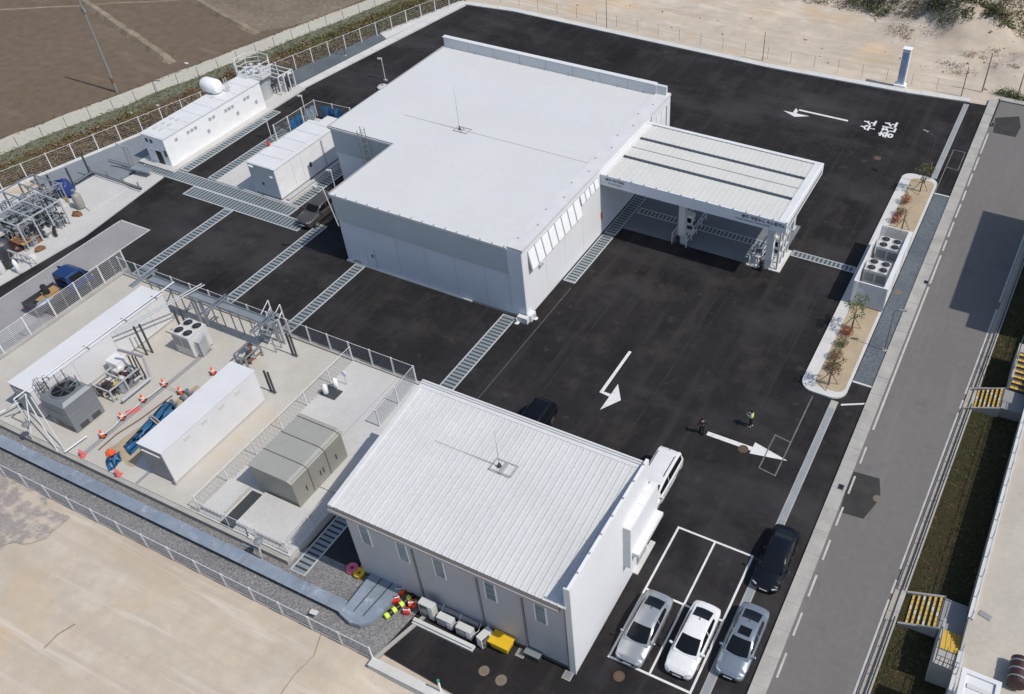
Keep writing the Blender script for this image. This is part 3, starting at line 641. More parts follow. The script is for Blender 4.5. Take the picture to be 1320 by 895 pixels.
MB().box(CX1-.75,CX1-.12,CY0+.12,CY1-.12,CT-.08,CT+.03).build('edge_trim', 'trim_white', cp)
MB().box(CX0,CX1-.12,CY1-.45,CY1-.12,CT-.02,CT+.05).build('edge_trim', 'trim_white', cp)
MB().box(CX0-.02,CX0+.45,CY0+.12,CY1-.45,CT-.1,CT+.01).build('edge_trim', 'trim_white', cp)
MB().box(CX0,CX1-.75,66.4,66.44,CT-.035,CT+.0).build('conductor', 'trim_grey', cp)
for i in range(15): inst(stud, 'bracket', cp, (CX0+.7+1.17*i+24, CY0+.06-66, CT-.0))
for k, (x, y) in enumerate(((-25.5,63.3),(-17.2,63.3),(-25.5,69.6),(-17.2,69.6))):
    c = MB().box(x-.3,x+.3,y-.3,y+.3,0,CB+.3).build('column', 'trim_white', cp)
    MB().box(x-.42,x+.42,y-.42,y+.42,-.02,0.12).build('base_plate', 'steel_light', c)
def wall_text(body, size, x, y, z, parent, m='sign_ink', bold=0.012):
    mt = Matrix.Translation((x,y,z)) @ Matrix.Rotation(R(90), 4, 'X')
    o = lettering(body, size, bold, mt, m, 'sign_lettering', parent)
    r = parent
    o.location = (-r.location.x, -r.location.y, -r.location.z); return o
wall_text('\uad11\uc8fc \uac70\uc810\uc218\uc18c \uc218\uc18c\ucda9\uc804\uc18c', 0.36, -19.35, CY0-.012, 6.02, cp)
wall_text('Gwangju Hydrogen Charging Station', 0.21, -19.9, CY0-.012, 5.74, cp, bold=0.004)
wall_text('SPG HYTNG', 0.34, -32.05, CY0-.012, 6.05, cp)
wall_text('Hydrogen Station', 0.19, -31.8, CY0-.012, 5.76, cp, bold=0.004)

# dispensers and pipe guards beside the columns
def dispenser(x, y, label):
    t = thing('hydrogen_dispenser', label, 'dispenser', (x,y,0), 0, 'hydrogen dispensers under the canopy')
    MB().box(x-.55,x+.55,y-.45,y+.45,0,.15).build('base', 'kerb_white', t)
    b = MB().box(x-.4,x+.4,y-.32,y+.32,.15,2.0).build('cabinet', 'white', t, bevel=.03)
    MB().box(x-.28,x+.28,y-.335,y-.322,1.2,1.7).build('screen', 'car_glass', b)
    MB().box(x-.4,x+.4,y-.34,y-.321,.5,.9).build('panel', 'steel_dark', b)
    MB().path([(x+.42,y,1.7),(x+.7,y-.1,1.5),(x+.75,y-.15,.8),(x+.55,y-.1,.5),(x+.45,y,.9)], .03, 6).build('hose', 'black', t)
    MB().box(x+.4,x+.52,y-.1,y+.1,.9,1.3).build('nozzle', 'steel_dark', t)
dispenser(-25.5, 65.0, 'dispenser behind the middle front column in the shade of the canopy')
dispenser(-17.2, 65.0, 'dispenser behind the outer front column at the sunlit canopy end')
def guard(x, y, label):
    t = thing('pipe_guard', label, 'guard rail', (x,y,0), 0, 'pipe guards around the canopy columns')
    for dy in (0, 1.2, 2.4, 3.6, 4.8): MB().tube((x,y+dy,0), (x,y+dy,1.1), .05, 8).build('post', 'trim_white', t)
    MB().tube((x,y,1.1), (x,y+4.8,1.1), .05, 8).build('rail', 'trim_white', t)
    MB().tube((x,y,.6), (x,y+4.8,.6), .035, 8).build('rail', 'trim_white', t)
guard(-24.8, 62.6, 'white tubular guard right of the middle canopy column')
guard(-26.2, 62.6, 'white tubular guard left of the middle canopy column')
guard(-17.95, 62.6, 'white tubular guard left of the outer canopy column')
ft = thing('column_frame', 'tall white lattice frame on the outer edge of the canopy', 'frame', (-16.3,64.6,0))
for dy in (0, .9, 1.8, 2.7): MB().box(-16.4,-16.25,62.9+dy,63.05+dy,0,CB+.3).build('post', 'trim_white', ft)
for z in (.1, 1.3, 2.5, 3.7, 4.9): MB().box(-16.39,-16.26,63.05,65.6,z,z+.1).build('rail', 'trim_white', ft)
for i, z in enumerate((.2, 1.4, 2.6, 3.8)): MB().tube((-16.33,63.0+.9*(i % 3),z), (-16.33,63.9+.9*(i % 3),z+1.1), .04, 5).build('brace', 'trim_white', ft)
MB().box(-17.0,-15.95,62.7,66.2,-.02,.1).build('base_slab', 'kerb_white', ft)
def bollard(x, y, label):
    t = thing('rubber_bollard', label, 'bollard', (x,y,0), 0, 'black bumpers at the column feet')
    MB().lathe((x,y,0), [(.2,0),(.2,.95),(.16,1.05),(.05,1.1)], 12).build('post', 'rubber', t, smooth=True)
    MB().ring(x,y,.7,.8,.195,.215,12).build('band', 'steel_dark', t)
bollard(-25.6, 62.5, 'black bumper post in front of the middle canopy column')
bollard(-17.5, 62.4, 'black bumper post in front of the outer canopy column')
vs = thing('valve_stand', 'white pipe and valve stand beside the outer canopy column', 'pipe stand', (-18.4,63.0,0))
MB().box(-19.0,-18.0,62.5,63.6,0,.12).build('base', 'kerb_white', vs)
for i, (x, y, h) in enumerate(((-18.8,62.8,1.2),(-18.5,63.2,1.6),(-18.2,62.8,1.0),(-18.6,63.4,1.4))):
    MB().tube((x,y,.1), (x,y,h), .06, 8).tube((x,y,h), (x+.4,y+.1,h+.05), .06, 8).build('pipe', 'trim_white', vs)
    MB().lathe((x,y,h), [(.05,0),(.14,.02),(.14,.1),(.05,.12)], 10).build('valve_wheel', 'steel_light', vs)

# ================================================================== SMALL BUILDING
sm_ = thing('annex_building', 'smaller grey building with white ribbed metal roof beside the parking bays', 'building', (-22,27.4,0))
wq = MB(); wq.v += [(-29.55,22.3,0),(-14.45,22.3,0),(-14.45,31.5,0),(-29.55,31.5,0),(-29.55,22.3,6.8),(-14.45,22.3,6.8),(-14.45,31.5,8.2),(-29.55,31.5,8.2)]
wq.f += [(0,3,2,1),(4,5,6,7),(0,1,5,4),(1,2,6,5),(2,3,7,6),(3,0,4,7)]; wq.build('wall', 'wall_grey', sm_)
# wall panels with open joints and downpipes
for a, b in ((-29.5,-24.95),(-24.75,-20.55),(-20.35,-17.6),(-17.4,-14.75)):
    MB().box(a,b,22.23,22.31,0.25,6.75).build('wall_panel', 'wall_grey', sm_)
for x in (-24.85,-20.45,-17.5,-14.72):
    MB().tube((x,22.2,0.1), (x,22.2,6.8), .06, 8).build('downpipe', 'steel', sm_)
MB().box(-29.6,-14.7,22.2,22.3,0.0,0.24).build('plinth', 'gutter', sm_)
for x0 in (-28.55,-25.85,-23.3,-19.85,-16.6):
    wn = MB().box(x0-.09,x0+.71,22.19,22.23,3.9,6.56).build('window', 'white', sm_)
    for k, (z0, z1) in enumerate(((3.97,4.6),(4.66,5.1),(5.16,5.6),(5.66,6.5))):
        MB().box(x0,x0+.6,22.17,22.195,z0,z1).build('pane', 'pane', wn)
# roof: separate standing-seam panels on a gentle slope
x0, x1, ya, yb, za, zb = -29.95, -14.5, 21.95, 31.2, 6.95, 8.32
n = 34; dx = (x1-x0)/n
k = MB()
def sl_(y): return za+(zb-za)*(y-ya)/(yb-ya)
def slopebox(mb, xa, xb, y0, y1, d0, d1):
    b = len(mb.v); mb.v += [(xa,y0,sl_(y0)+d0),(xb,y0,sl_(y0)+d0),(xb,y1,sl_(y1)+d0),(xa,y1,sl_(y1)+d0),(xa,y0,sl_(y0)+d1),(xb,y0,sl_(y0)+d1),(xb,y1,sl_(y1)+d1),(xa,y1,sl_(y1)+d1)]
    mb.f += [(b,b+3,b+2,b+1),(b+4,b+5,b+6,b+7),(b,b+1,b+5,b+4),(b+1,b+2,b+6,b+5),(b+2,b+3,b+7,b+6),(b+3,b,b+4,b+7)]
slopebox(k, 0.0, dx-0.005, ya, yb, -0.06, 0.0); slopebox(k, dx-0.06, dx-0.012, ya, yb, 0.0, 0.05); slopebox(k, dx*0.45, dx*0.45+.04, ya, yb, 0.0, 0.02)
me = k.mesh('roof_panel'); me.materials.append(M['rib_white'])
for i in range(n): inst(me, 'roof_panel', sm_, (x0+dx*i+22, -27.4, 0))
MB().box(-30.1,-14.85,21.78,21.95,6.72,6.9).build('gutter', 'gutter', sm_); MB().box(-30.12,-14.85,21.72,21.78,6.62,6.86).build('gutter_lip', 'trim_grey', sm_)
me = MB().box(-.05,.05,-.06,.2,-.2,0.0).mesh('gutter_bracket'); me.materials.append(M['gutter'])
for i in range(15): inst(me, 'gutter_bracket', sm_, (-29.6+1.05*i+22, 21.85-27.4, 6.72))
mbv = MB(); mbv.v = []; slopebox(mbv, -30.2, -29.95, 21.9, 31.2, -0.25, 0.12); mbv.build('verge_trim', 'rib_white', sm_)
MB().box(-30.2,-14.46,31.2,31.45,zb-.3,zb+.05).box(-30.2,-14.46,31.45,31.75,zb-.4,zb+.16).build('ridge_trim', 'ledge_white', sm_)
MB().box(-30.2,-14.5,31.56,31.60,zb+.16,zb+.21).build('conductor', 'trim_grey', sm_)
# tall east parapet wall, with coping studs
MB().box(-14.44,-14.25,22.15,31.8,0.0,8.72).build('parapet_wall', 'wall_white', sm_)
for i in range(7): inst(stud, 'bracket', sm_, (-14.35+22, 23.2+1.35*i-27.4, 8.72))
MB().box(-14.6,-14.22,22.06,22.148,0,8.74).build('corner_trim', 'trim_white', sm_)
# sign box and porch on the east face
pb = MB().box(-14.25,-13.75,28.3,32.1,2.6,6.45).build('sign_box', 'wall_white', sm_)
for i in range(4): MB().box(-14.24,-13.76,28.32+.945*i,29.25+.945*i,6.45,6.475).build('coping_panel', 'trim_white', pb)
MB().box(-14.24,-13.76,28.285,28.305,2.62,6.43).build('end_plate', 'parapet', pb)
MB().box(-13.75,-13.3,28.5,32.0,3.7,4.0).build('porch_roof', 'trim_white', sm_)
MB().box(-14.25,-13.9,29.6,32.3,0.0,0.14).build('porch_step', 'kerb_white', sm_)
dr = MB().box(-14.26,-14.2,30.2,31.6,0.15,2.35).build('door', 'steel', sm_); MB().box(-14.21,-14.185,30.3,31.5,.3,2.25).build('pane', 'pane', dr)
rod(-21.95, 28.1, sl_(28.1)+.08, 'small lightning rod on a square base on the white ribbed roof', 3.2, [((-26.8,28.1,sl_(28.1)+.1),(-22.6,28.1,sl_(28.1)+.1))])

# ================================================================== AC ENCLOSURE ON THE ISLAND
en = thing('louvre_enclosure', 'white louvred screen box standing on the planted island', 'enclosure', (-7.85,65.6,0.15))
EX0, EX1, EY0, EY1, EH = -9.2, -6.5, 61.3, 70.0, 2.55
slatx = MB().box(EX0,EX1,-.03,.03,-.035,.035).mesh('slat', (-7.85,0,0)); slaty = MB().box(-.03,.03,EY0,EY1,-.035,.035).mesh('slat', (0,65.6,0))
for s_ in (slatx, slaty): s_.materials.append(M['trim_white'])
for i in range(16):
    z = 0.28+0.14*i
    for y in (EY0, EY1): inst(slatx, 'slat', en, (0, y-65.6, z-.15))
    for x in (EX0, EX1): inst(slaty, 'slat', en, (x+7.85, 0, z-.15))
for x in (EX0, EX1):
    for y in (EY0, 64.2, 67.1, EY1): MB().box(x-.06,x+.06,y-.06,y+.06,.15,EH).build('post', 'trim_white', en)
MB().box(EX0-.07,EX1+.07,EY0-.07,EY0+.05,EH-.02,EH+.05).box(EX0-.07,EX1+.07,EY1-.05,EY1+.07,EH-.02,EH+.05).box(EX0-.07,EX0+.05,EY0+.05,EY1-.05,EH-.02,EH+.05).box(EX1-.3,EX1+.07,EY0+.05,EY1-.05,EH-.02,EH+.05).build('top_rail', 'trim_white', en)
MB().box(EX0+.1,EX1-.1,EY0+.1,EY1-.1,.15,.2).build('floor', 'slab', en)
def fan_unit(x, y, z, sx, sy, h, label, grp, nx=2, ny=2):
    t = thing('outdoor_unit', label, 'air conditioner', (x,y,z), 0, grp)
    b = MB().box(x-sx/2,x+sx/2,y-sy/2,y+sy/2,z+.1,z+h).build('casing', 'cabinet', t)
    MB().box(x-sx/2+.05,x-sx/2+.2,y-sy/2+.05,y+sy/2-.05,z,z+.1).box(x+sx/2-.2,x+sx/2-.05,y-sy/2+.05,y+sy/2-.05,z,z+.1).build('base_rail', 'steel_dark', t)
    for i in range(nx):
        MB().box(x-sx/2+sx/nx*i+.08,x-sx/2+sx/nx*(i+1)-.08,y-sy/2-.012,y-sy/2-.002,z+.9,z+h-.25).build('grille', 'steel', b)
    r = min(sx/nx, sy/ny)*.41
    for i in range(nx):
        for j in range(ny):
            cx, cy = x-sx/2+sx/nx*(i+.5), y-sy/2+sy/ny*(j+.5)
            f = MB().cyl(cx,cy,z+h,z+h+.012,r,20).build('fan', 'black', t)
            MB().ring(cx,cy,z+h,z+h+.06,r,r+.05,20).build('shroud', 'cabinet', f)
            bl = MB()
            for q in range(5):
                a = 2*math.pi*q/5+.3*i; bl.obox((cx+.55*r*math.cos(a),cy+.55*r*math.sin(a),z+h+.03),(r*.8,r*.3,.01),a,.25)
            bl.build('blade', 'steel_dark', f)
    return t
fan_unit(-7.9, 68.1, .2, 2.0, 1.75, 2.0, 'rear four fan cooling unit inside the white louvred screen', 'four fan units in the louvred screen')
fan_unit(-8.0, 64.5, .2, 2.0, 1.75, 2.0, 'front four fan cooling unit inside the white louvred screen', 'four fan units in the louvred screen')

# ================================================================== FENCES
_wire = {}
def wire_panel(L, h, m, step=0.22, r=0.011, hz=False):
    k = (round(L, 2), h, m, step, hz)
    if k not in _wire:
        mb = MB(); nx = max(2, int(L/step)); nz = int(h/step)
        for i in ([0, nx//2, nx] if hz else range(nx+1)): mb.tube((L*i/nx,0,0), (L*i/nx,0,h), r, 3, cap=False)
        for j in range(nz+1): mb.tube((0,0,h*j/nz), (L,0,h*j/nz), r, 3, cap=False)
        me = mb.mesh('mesh_panel', fix=False); me.materials.append(M[m]); _wire[k] = me
    return _wire[k]
def fence(name, label, pts, h, step=2.2, post=0.05, m='trim_white', wm='steel_light', wire=True, z=0.0, ws=0.22, rails=(1.0,), cat='fence', rm=None, wr=0.011, rr=.02, hz=False):
    a = Vector((*pts[0], z)); t = thing(name, label, cat, a)
    pm = MB().box(-post,post,-post,post,0,h+.05).mesh('post'); pm.materials.append(M[m])
    for p, q in zip(pts, pts[1:]):
        p = Vector((*p, z)); q = Vector((*q, z)); d = q-p; L = d.length; n = max(1, round(L/step)); rz = math.atan2(d.y, d.x)
        for i in range(n+1):
            if i == 0 and p != a: continue
            inst(pm, 'post', t, p+d*(i/n)-a, rz)
        if wire:
            me = wire_panel(L/n, h, wm, ws, wr, hz)
            for i in range(n): inst(me, 'mesh_panel', t, p+d*(i/n)-a, rz)
        for k in rails:
            MB().tube(p+Vector((0,0,h*k)), q+Vector((0,0,h*k)), rr, 5).build('rail', rm or m, t)
    return t
Y0, Y1 = 43.0, 100.6
fence('mesh_fence', 'white post mesh fence between the plant and the overgrown ditch', [(xf(28)+.1,28),(xf(58.6)+.1,58.6),(xf(100.4)+.1,100.4)], 1.75, 2.45, .045, wm='steel_light', wr=.006)
fence('mesh_fence', 'white post mesh fence along the sand plot at lower left', [(-66,17.75),(-25.4,17.75)], 1.3, 2.2, .04, wm='galv', z=-.02, rails=(1.0,.0))
fence('mesh_fence', 'mesh fence between the blue truck and the compound', [(-67.25,21),(-67.25,38.0)], 1.8, 2.35, .05, m='trim_white', wm='trim_white', z=.55, ws=.15, wr=.012, hz=True)
fence('mesh_fence', 'mesh fence along the north edge of the compound', [(-67.1,37.4),(-52.6,37.4),(-36.3,37.4)], 1.7, 2.1, .045, wm='steel', z=.45, ws=.18)
fence('mesh_fence', 'white fence dividing the compound slab beside the beige container', [(-42.15,21.2),(-42.15,37.2)], 1.5, 2.6, .035, z=PZ, wm='steel_light', ws=.3)
fence('mesh_fence', 'low white fence along the compound front by the service channel', [(-42.0,21.1),(-34.5,21.1),(-34.5,30)], 1.2, 2.4, .03, z=PZ+.05, ws=.28)
fence('mesh_fence', 'short fence return at the compound corner behind the ribbed roof', [(-36.3,37.4),(-36.0,32.5)], 1.7, 2.2, .045, z=.45, ws=.18)
fence('net_fence', 'thin dark posts of the netting along the farm track', [(xp(28)+.5,28),(xp(101)+.5,101)], 1.3, 2.6, .022, m='net_green', wire=False, rails=())
fence('mesh_fence', 'faint wire fence on the sand behind the perimeter kerb', [(-72,102.3),(-31,101.9),(-8,103.0)], 1.4, 3.0, .018, m='pole_wood', wire=False, rails=(1.0,.5), rm='pole_wood', rr=.006)

# ================================================================== POLES AND LAMPS
def lamp(px, py, h, label, arm=(0.9,0.0), m='pole_dark', r=.05, z=0.0, head='flat', name='lamp_post'):
    b = at(px, py, z); t = thing(name, label, 'lamp post', b)
    MB().box(b.x-.16,b.x+.16,b.y-.16,b.y+.16,b.z-.02,b.z+.08).build('base', 'kerb', t)
    MB().tube((b.x,b.y,b.z), (b.x,b.y,b.z+h), r*1.2, 8, r*.7).build('pole', m, t)
    e = Vector((b.x+arm[0], b.y+arm[1], b.z+h+.12))
    MB().tube((b.x,b.y,b.z+h-.05), e, r*.6, 6).build('arm', m, t)
    hd = MB()
    if head == 'flat': hd.obox(e, (.55,.22,.08), math.atan2(arm[1], arm[0]))
    else: hd.lathe(e-Vector((0,0,.05)), [(.05,.12),(.3,.05),(.32,0),(.1,-.02)], 12)
    hd.build('head', 'steel' if m != 'cabinet' else 'cabinet', t); return t
lamp(445, 72, 4.3, 'dark street lamp on the grey gravel bed by the boundary fence', (.7,.25))
lamp(212, 148, 4.0, 'dark lamp post in the ditch behind the long white plant building', (.7,.2))
lamp(1205, 172, 0.4, 'slim lamp post beyond the planted island', (.1,.1)) if False else None
lamp(1140, 452, 4.2, 'slim dark lamp post on the slate gravel strip by the road kerb', (.6,.15), r=.035)
lamp(1191, 238, 5.3, 'slim lamp post at the far tip of the planted island', (-1.1,.5), r=.04)
def camera_pole(px, py, h, label, z=0.0, tw=False, dx=-.25):
    b = at(px, py, z); t = thing('camera_pole', label, 'camera pole', b, 0, 'white camera poles around the plant')
    MB().tube(b, b+Vector((0,0,h)), .05, 8).build('pole', 'cabinet', t)
    MB().box(b.x-.2,b.x+.2,b.y-.15,b.y+.15,b.z,b.z+.12).build('base', 'kerb', t)
    MB().obox(b+Vector((dx,0,h+.05)), (.5,.18,.16), .3).build('camera_head', 'cabinet', t)
camera_pole(497, 104, 2.6, 'white camera pole on the asphalt behind the big roof')
camera_pole(396, 153, 2.6, 'white camera pole at the fenced blue tarpaulin yard')
camera_pole(351, 181, 2.3, 'white camera pole beside the roof of the equipment cabin')
camera_pole(436, 258, 3.2, 'white camera pole behind the parked dark grey off-road vehicle')
def pole(px, py, h, r, label, lean=(0,0), m='pole_wood', kit=True, z=-.1):
    b = at(px, py, z); t = thing('utility_pole', label, 'pole', b)
    MB().tube(b, b+Vector((lean[0]*h, lean[1]*h, h)), r, 8, r*.65).build('shaft', m, t)
    if kit:
        MB().lathe(b+Vector((0,0,1.2)), [(r+.02,0),(r+.03,.05),(r+.03,.5),(r+.02,.55)], 8).build('sleeve', 'rust', t)
        MB().obox(b+Vector((lean[0]*h*.83,lean[1]*h*.83,h*.83)), (.5,.25,.4)).build('bracket', 'steel', t)
    return t
pole(151, 119, 11.5, .16, 'tall grey utility pole standing in the ploughed field', (-.004,0))
pole(782, 37, 4.0, .05, 'thin post on the sand behind the middle of the far kerb', m='pole_dark', kit=False)
pole(983, 78, 3.6, .05, 'thin post on the sand right of the middle of the far kerb', m='pole_dark', kit=False)
pole(1239, 124, 3.6, .06, 'thin post on the sand nearest the road corner', m='pole_dark', kit=False)
pole(1266, 118, 4.6, .09, 'concrete pole with dark top on the sand by the road corner', m='pole_wood', kit=False)
pole(1311, 126, 4.2, .08, 'pole at the right picture edge beside the grass patch', m='pole_wood', kit=False)
def tilt_lamp(px, py, label):
    b = at(px, py, 0); t = thing('tilted_lamp', label, 'lamp post', b, 0, 'white lamps leaning over the service channel')
    MB().tube(b, b+Vector((.25,.1,2.0)), .06, 8).build('pole', 'cabinet', t)
    MB().lathe(b+Vector((.3,.12,2.05)), [(.06,-.1),(.3,0),(.3,.08),(.05,.16)], 14).build('head', 'steel', t)
tilt_lamp(45, 572, 'white lamp with round grey head by the pipe frame, left end of the channel')
tilt_lamp(338, 722, 'white lamp with round grey head at the compound corner near the grating')

# sign pylon
b = at(1157, 117)+Vector((0,1.1,0)); t = thing('sign_pylon', 'tall white and pale blue sign pylon on the sand by the far kerb', 'sign', b)
MB().box(b.x-.65,b.x+.65,b.y-.5,b.y+.5,-.2,.35).build('plinth', 'white', t)
MB().box(b.x-.42,b.x+.42,b.y-.24,b.y+.5,.35,4.5).build('body', 'white', t)
MB().box(b.x-.38,b.x+.28,b.y-.262,b.y-.242,.5,4.2).build('face', mat('sign_blue', (0.52,0.60,0.78), 0.4), t)
MB().box(b.x-.5,b.x+.5,b.y-.3,b.y+.56,4.5,4.6).build('cap', 'white', t)

# ================================================================== WEST PLANT
# long white plant building with roof hatches, louvres, horizontal tank
t = thing('plant_building', 'long white plant building with a round tank on its roof edge', 'building', (-78.4,59,.16))
MB().box(-79.85,-76.95,52.3,65.9,.16,3.2).build('wall', 'white', t)
MB().box(-79.95,-76.87,52.2,66.0,3.2,3.28).build('roof', 'trim_white', t)
for i in range(8): MB().box(-79.9,-76.9,52.4+1.7*i,52.44+1.7*i,3.28,3.32).build('seam', 'trim_white', t)
for i, (x, y) in enumerate(((-79.2,53.6),(-78.4,53.6),(-79.2,54.7),(-78.4,54.7),(-79.2,55.8),(-78.4,55.8),(-78.8,61),(-78.8,63.4))):
    MB().cyl(x,y,3.28,3.34,.26,12).build('hatch', 'cabinet', t)
for i, (y, z, n) in enumerate(((53.6,2.5,1),(55.2,2.5,3),(58.2,2.5,2),(60.4,2.4,3),(63.2,2.4,2))):
    for q in range(n): MB().box(-76.94,-76.9,y+.5*q,y+.5*q+.34,z-.16,z+.16).build('louvre', 'steel_light', t)
for y in (57.6, 61.8, 64.6): MB().box(-76.94,-76.91,y,y+.35,1.2,1.6).build('notice', 'steel_light', t)
MB().box(-79.5,-79.2,52.26,52.3,2.4,2.8).box(-78.9,-78.6,52.26,52.3,2.4,2.8).build('louvre', 'steel_dark', t)
MB().box(-78.6,-77.9,52.24,52.3,.2,1.6).build('door', 'black', t)
MB().box(-77.4,-77.1,52.26,52.3,1.2,1.9).build('notice', 'steel_dark', t)
MB().tube((-77.8,52.1,1.9),(-79.0,52.1,1.9),.07,6).build('pipe', 'steel_light', t)
t = thing('gas_tank', 'horizontal white drum on the roof of the long plant building', 'tank', (-79.6,61.6,3.3))
MB().lathe((-79.7,62.0,4.0), [(.1,-1.25),(.6,-1.05),(.8,-.7),(.8,.7),(.6,1.05),(.1,1.25)], 20, 'x').build('drum', 'white', t, smooth=True)
MB().box(-80.4,-80.1,61.5,62.5,3.3,3.7).box(-79.3,-79.0,61.5,62.5,3.3,3.7).build('saddle', 'trim_white', t)
MB().tube((-78.0,62.6,1.2),(-78.35,62.6,4.8),.05,6).tube((-78.0,62.9,1.2),(-78.35,62.9,4.8),.05,6).build('vent_pipe', 'steel_light', t)
# octagonal platform with guard rail at the far end
t = thing('vessel_platform', 'pale vessel top with eight sided guard rail behind the plant building', 'platform', (-79.2,67.6,.16))
oc = [(-79.2+1.9*math.cos(R(22.5+45*i)), 67.6+1.9*math.sin(R(22.5+45*i))) for i in range(8)]
MB().prism(oc, 2.9, 3.1).build('deck', 'cabinet', t)
MB().lathe((-79.2,67.6,0), [(1.3,.16),(1.3,2.8),(1.0,2.9)], 16).build('vessel', 'steel_light', t, smooth=True)
for i in range(8):
    p, q = oc[i], oc[(i+1) % 8]
    MB().tube((*p,3.1),(*p,4.6),.045,6).build('post', 'trim_white', t)
    r_ = MB()
    for z in (3.6, 4.1, 4.6): r_.tube((*p,z),(*q,z),.035,5)
    r_.build('rail', 'trim_white', t)
for i in range(5):
    a = 1.3*i; MB().lathe((-79.2+.8*math.cos(a),67.6+.8*math.sin(a),3.1), [(.15,0),(.15,.5),(.25,.55),(.25,.7),(.1,.8)], 8).build('nozzle', 'steel_light', t)
# pipe skid beside it
def pipe_rack(name, label, x0, x1, y0, y1, z, h, nb, seed, mats=('trim_white','steel','steel_light'), dens=14, cat='pipe rack'):
    rnd = random.Random(seed); t = thing(name, label, cat, ((x0+x1)/2,(y0+y1)/2,z))
    for i in range(nb+1):
        y = y0+(y1-y0)*i/nb
        for x in (x0, x1): MB().box(x-.06,x+.06,y-.06,y+.06,z,z+h).build('upright', mats[0], t)
        MB().box(x0,x1,y-.05,y+.05,z+h-.12,z+h).build('crossbeam', mats[0], t)
    for x in (x0, x1): MB().box(x-.05,x+.05,y0,y1,z+h,z+h+.1).build('beam', mats[0], t)
    for k in range(dens):
        x = rnd.uniform(x0,x1); y = rnd.uniform(y0,y1); zz = z+rnd.uniform(.2,h*.85); l = rnd.uniform(.5,1.8); r = rnd.uniform(.04,.09)
        p = MB()
        pts = [Vector((x,y,z)), Vector((x,y,zz)), Vector((min(x1,x+l*.5) if k % 2 else x, y if k % 2 else min(y1,y+l), zz))]
        p.path(pts, r, 6); po = p.build('pipe', mats[1+k % 2], t)
        if k % 2 == 0: MB().lathe((x,y,zz), [(.03,.05),(.2,.07),(.2,.12),(.03,.14)], 10).build('valve_wheel', mats[1], po)
    for k in range(dens//3):
        x = rnd.uniform(x0,x1-.4); y = rnd.uniform(y0,y1-.5); s = rnd.uniform(.25,.6)
        MB().box(x,x+s,y,y+s*1.2,z,z+s*rnd.uniform(1,2.2)).build('control_box', ('steel_dark','cabinet','galv')[k % 3], t)
    return t
pipe_rack('pipe_rack', 'white pipe rack with valves at the far end of the plant pad', -80.2,-77.3,68.9,71.2,.16,2.1,3,3, ('trim_white','steel_dark','steel_light'), 16)
pipe_rack('pipe_rack', 'tangled grey pipe rack at the left picture edge', -80.9,-77.9,36.4,40.8,.1,2.6,3,11, ('steel_light','galv','steel_dark'), 70)
pipe_rack('pipe_rack', 'rear grey pipe rack nearest the boundary fence at left', -84.6,-81.0,36.6,43.2,.1,2.2,4,21, ('galv','steel','steel_light'), 64)
def dark_vessel(px, py, r, h, label, m='steel_dark'):
    b = at(px, py, .1); t = thing('vessel', label, 'tank', b)
    MB().lathe(b, [(r*.95,.1),(r,.2),(r,h),(r*.7,h+.25),(r*.2,h+.35)], 16).build('shell', m, t, smooth=True)
    MB().lathe(b+Vector((0,0,h+.3)), [(.12,0),(.12,.3),(.2,.32),(.2,.4)], 8).build('nozzle', 'steel', t)
    for a in (0,2.1,4.2): MB().tube(b+Vector((r*.8*math.cos(a),r*.8*math.sin(a),0)), b+Vector((r*.8*math.cos(a),r*.8*math.sin(a),.2)), .06, 6).build('leg', 'steel', t)
dark_vessel(8, 330, .7, 1.4, 'dark round vessel at the left picture edge among the pipes')
dark_vessel(105, 268, .42, 1.3, 'upright galvanised cylinder beside the concrete plinth', 'beige_grey')
b = at(80, 287, .1); t = thing('notice_board', 'plain white board leaning on the pipe rack', 'board', b)
MB().obox(b+Vector((-.2,0,.75)), (.9,.06,1.3), .5, .35).build('panel', 'white', t); MB().tube(b+Vector((-.5,-.1,0)), b+Vector((-.4,.2,1.2)), .03, 5).build('leg', 'steel', t); MB().tube(b+Vector((.2,.3,0)), b+Vector((.1,.4,1.2)), .03, 5).build('leg', 'steel', t)
b = at(32, 318, .1); t = thing('work_table', 'cluttered brown topped work table beside the pipe rack', 'table', b)
MB().box(b.x-.9,b.x+.9,b.y-.5,b.y+.5,.8,.86).build('top', 'wood', t)
for dx in (-.8,.8):
    for dy in (-.4,.4): MB().tube((b.x+dx,b.y+dy,.1),(b.x+dx*1.1,b.y+dy*1.1,.8),.03,5).build('leg', 'steel', t)
MB().box(b.x-.4,b.x+.5,b.y-.7,b.y-.2,.86,1.05).build('cloth', 'brown', t); MB().box(b.x+.2,b.x+.8,b.y+.1,b.y+.4,.86,1.1).build('box', 'rust', t)
b = at(15, 312, .1); t = thing('timber_beam', 'pale timber beam lying on trestles at the left edge', 'beam', b)
MB().obox(b+Vector((-.4,-.9,1.0)), (.35,2.6,.25), -.15).build('beam', 'new_concrete', t); MB().box(b.x-.8,b.x,b.y-1.6,b.y-1.4,.1,.85).build('trestle', 'steel', t); MB().box(b.x-.6,b.x+.2,b.y-.2,b.y,.1,.85).build('trestle', 'steel', t)
b = at(26, 352, .1); t = thing('gas_cylinder', 'white gas cylinder standing at the pad edge on the left', 'cylinder', b)
MB().lathe(b, [(.16,0),(.18,.04),(.18,1.2),(.1,1.4),(.06,1.5)], 12).build('bottle', 'white', t, smooth=True); MB().lathe(b+Vector((0,0,1.5)), [(.05,0),(.08,.05),(.05,.15)], 8).build('valve', 'steel', t)
b = at(4, 352, .1); t = thing('gas_cylinder', 'fat pale cylinder cut off by the left picture edge', 'cylinder', b)
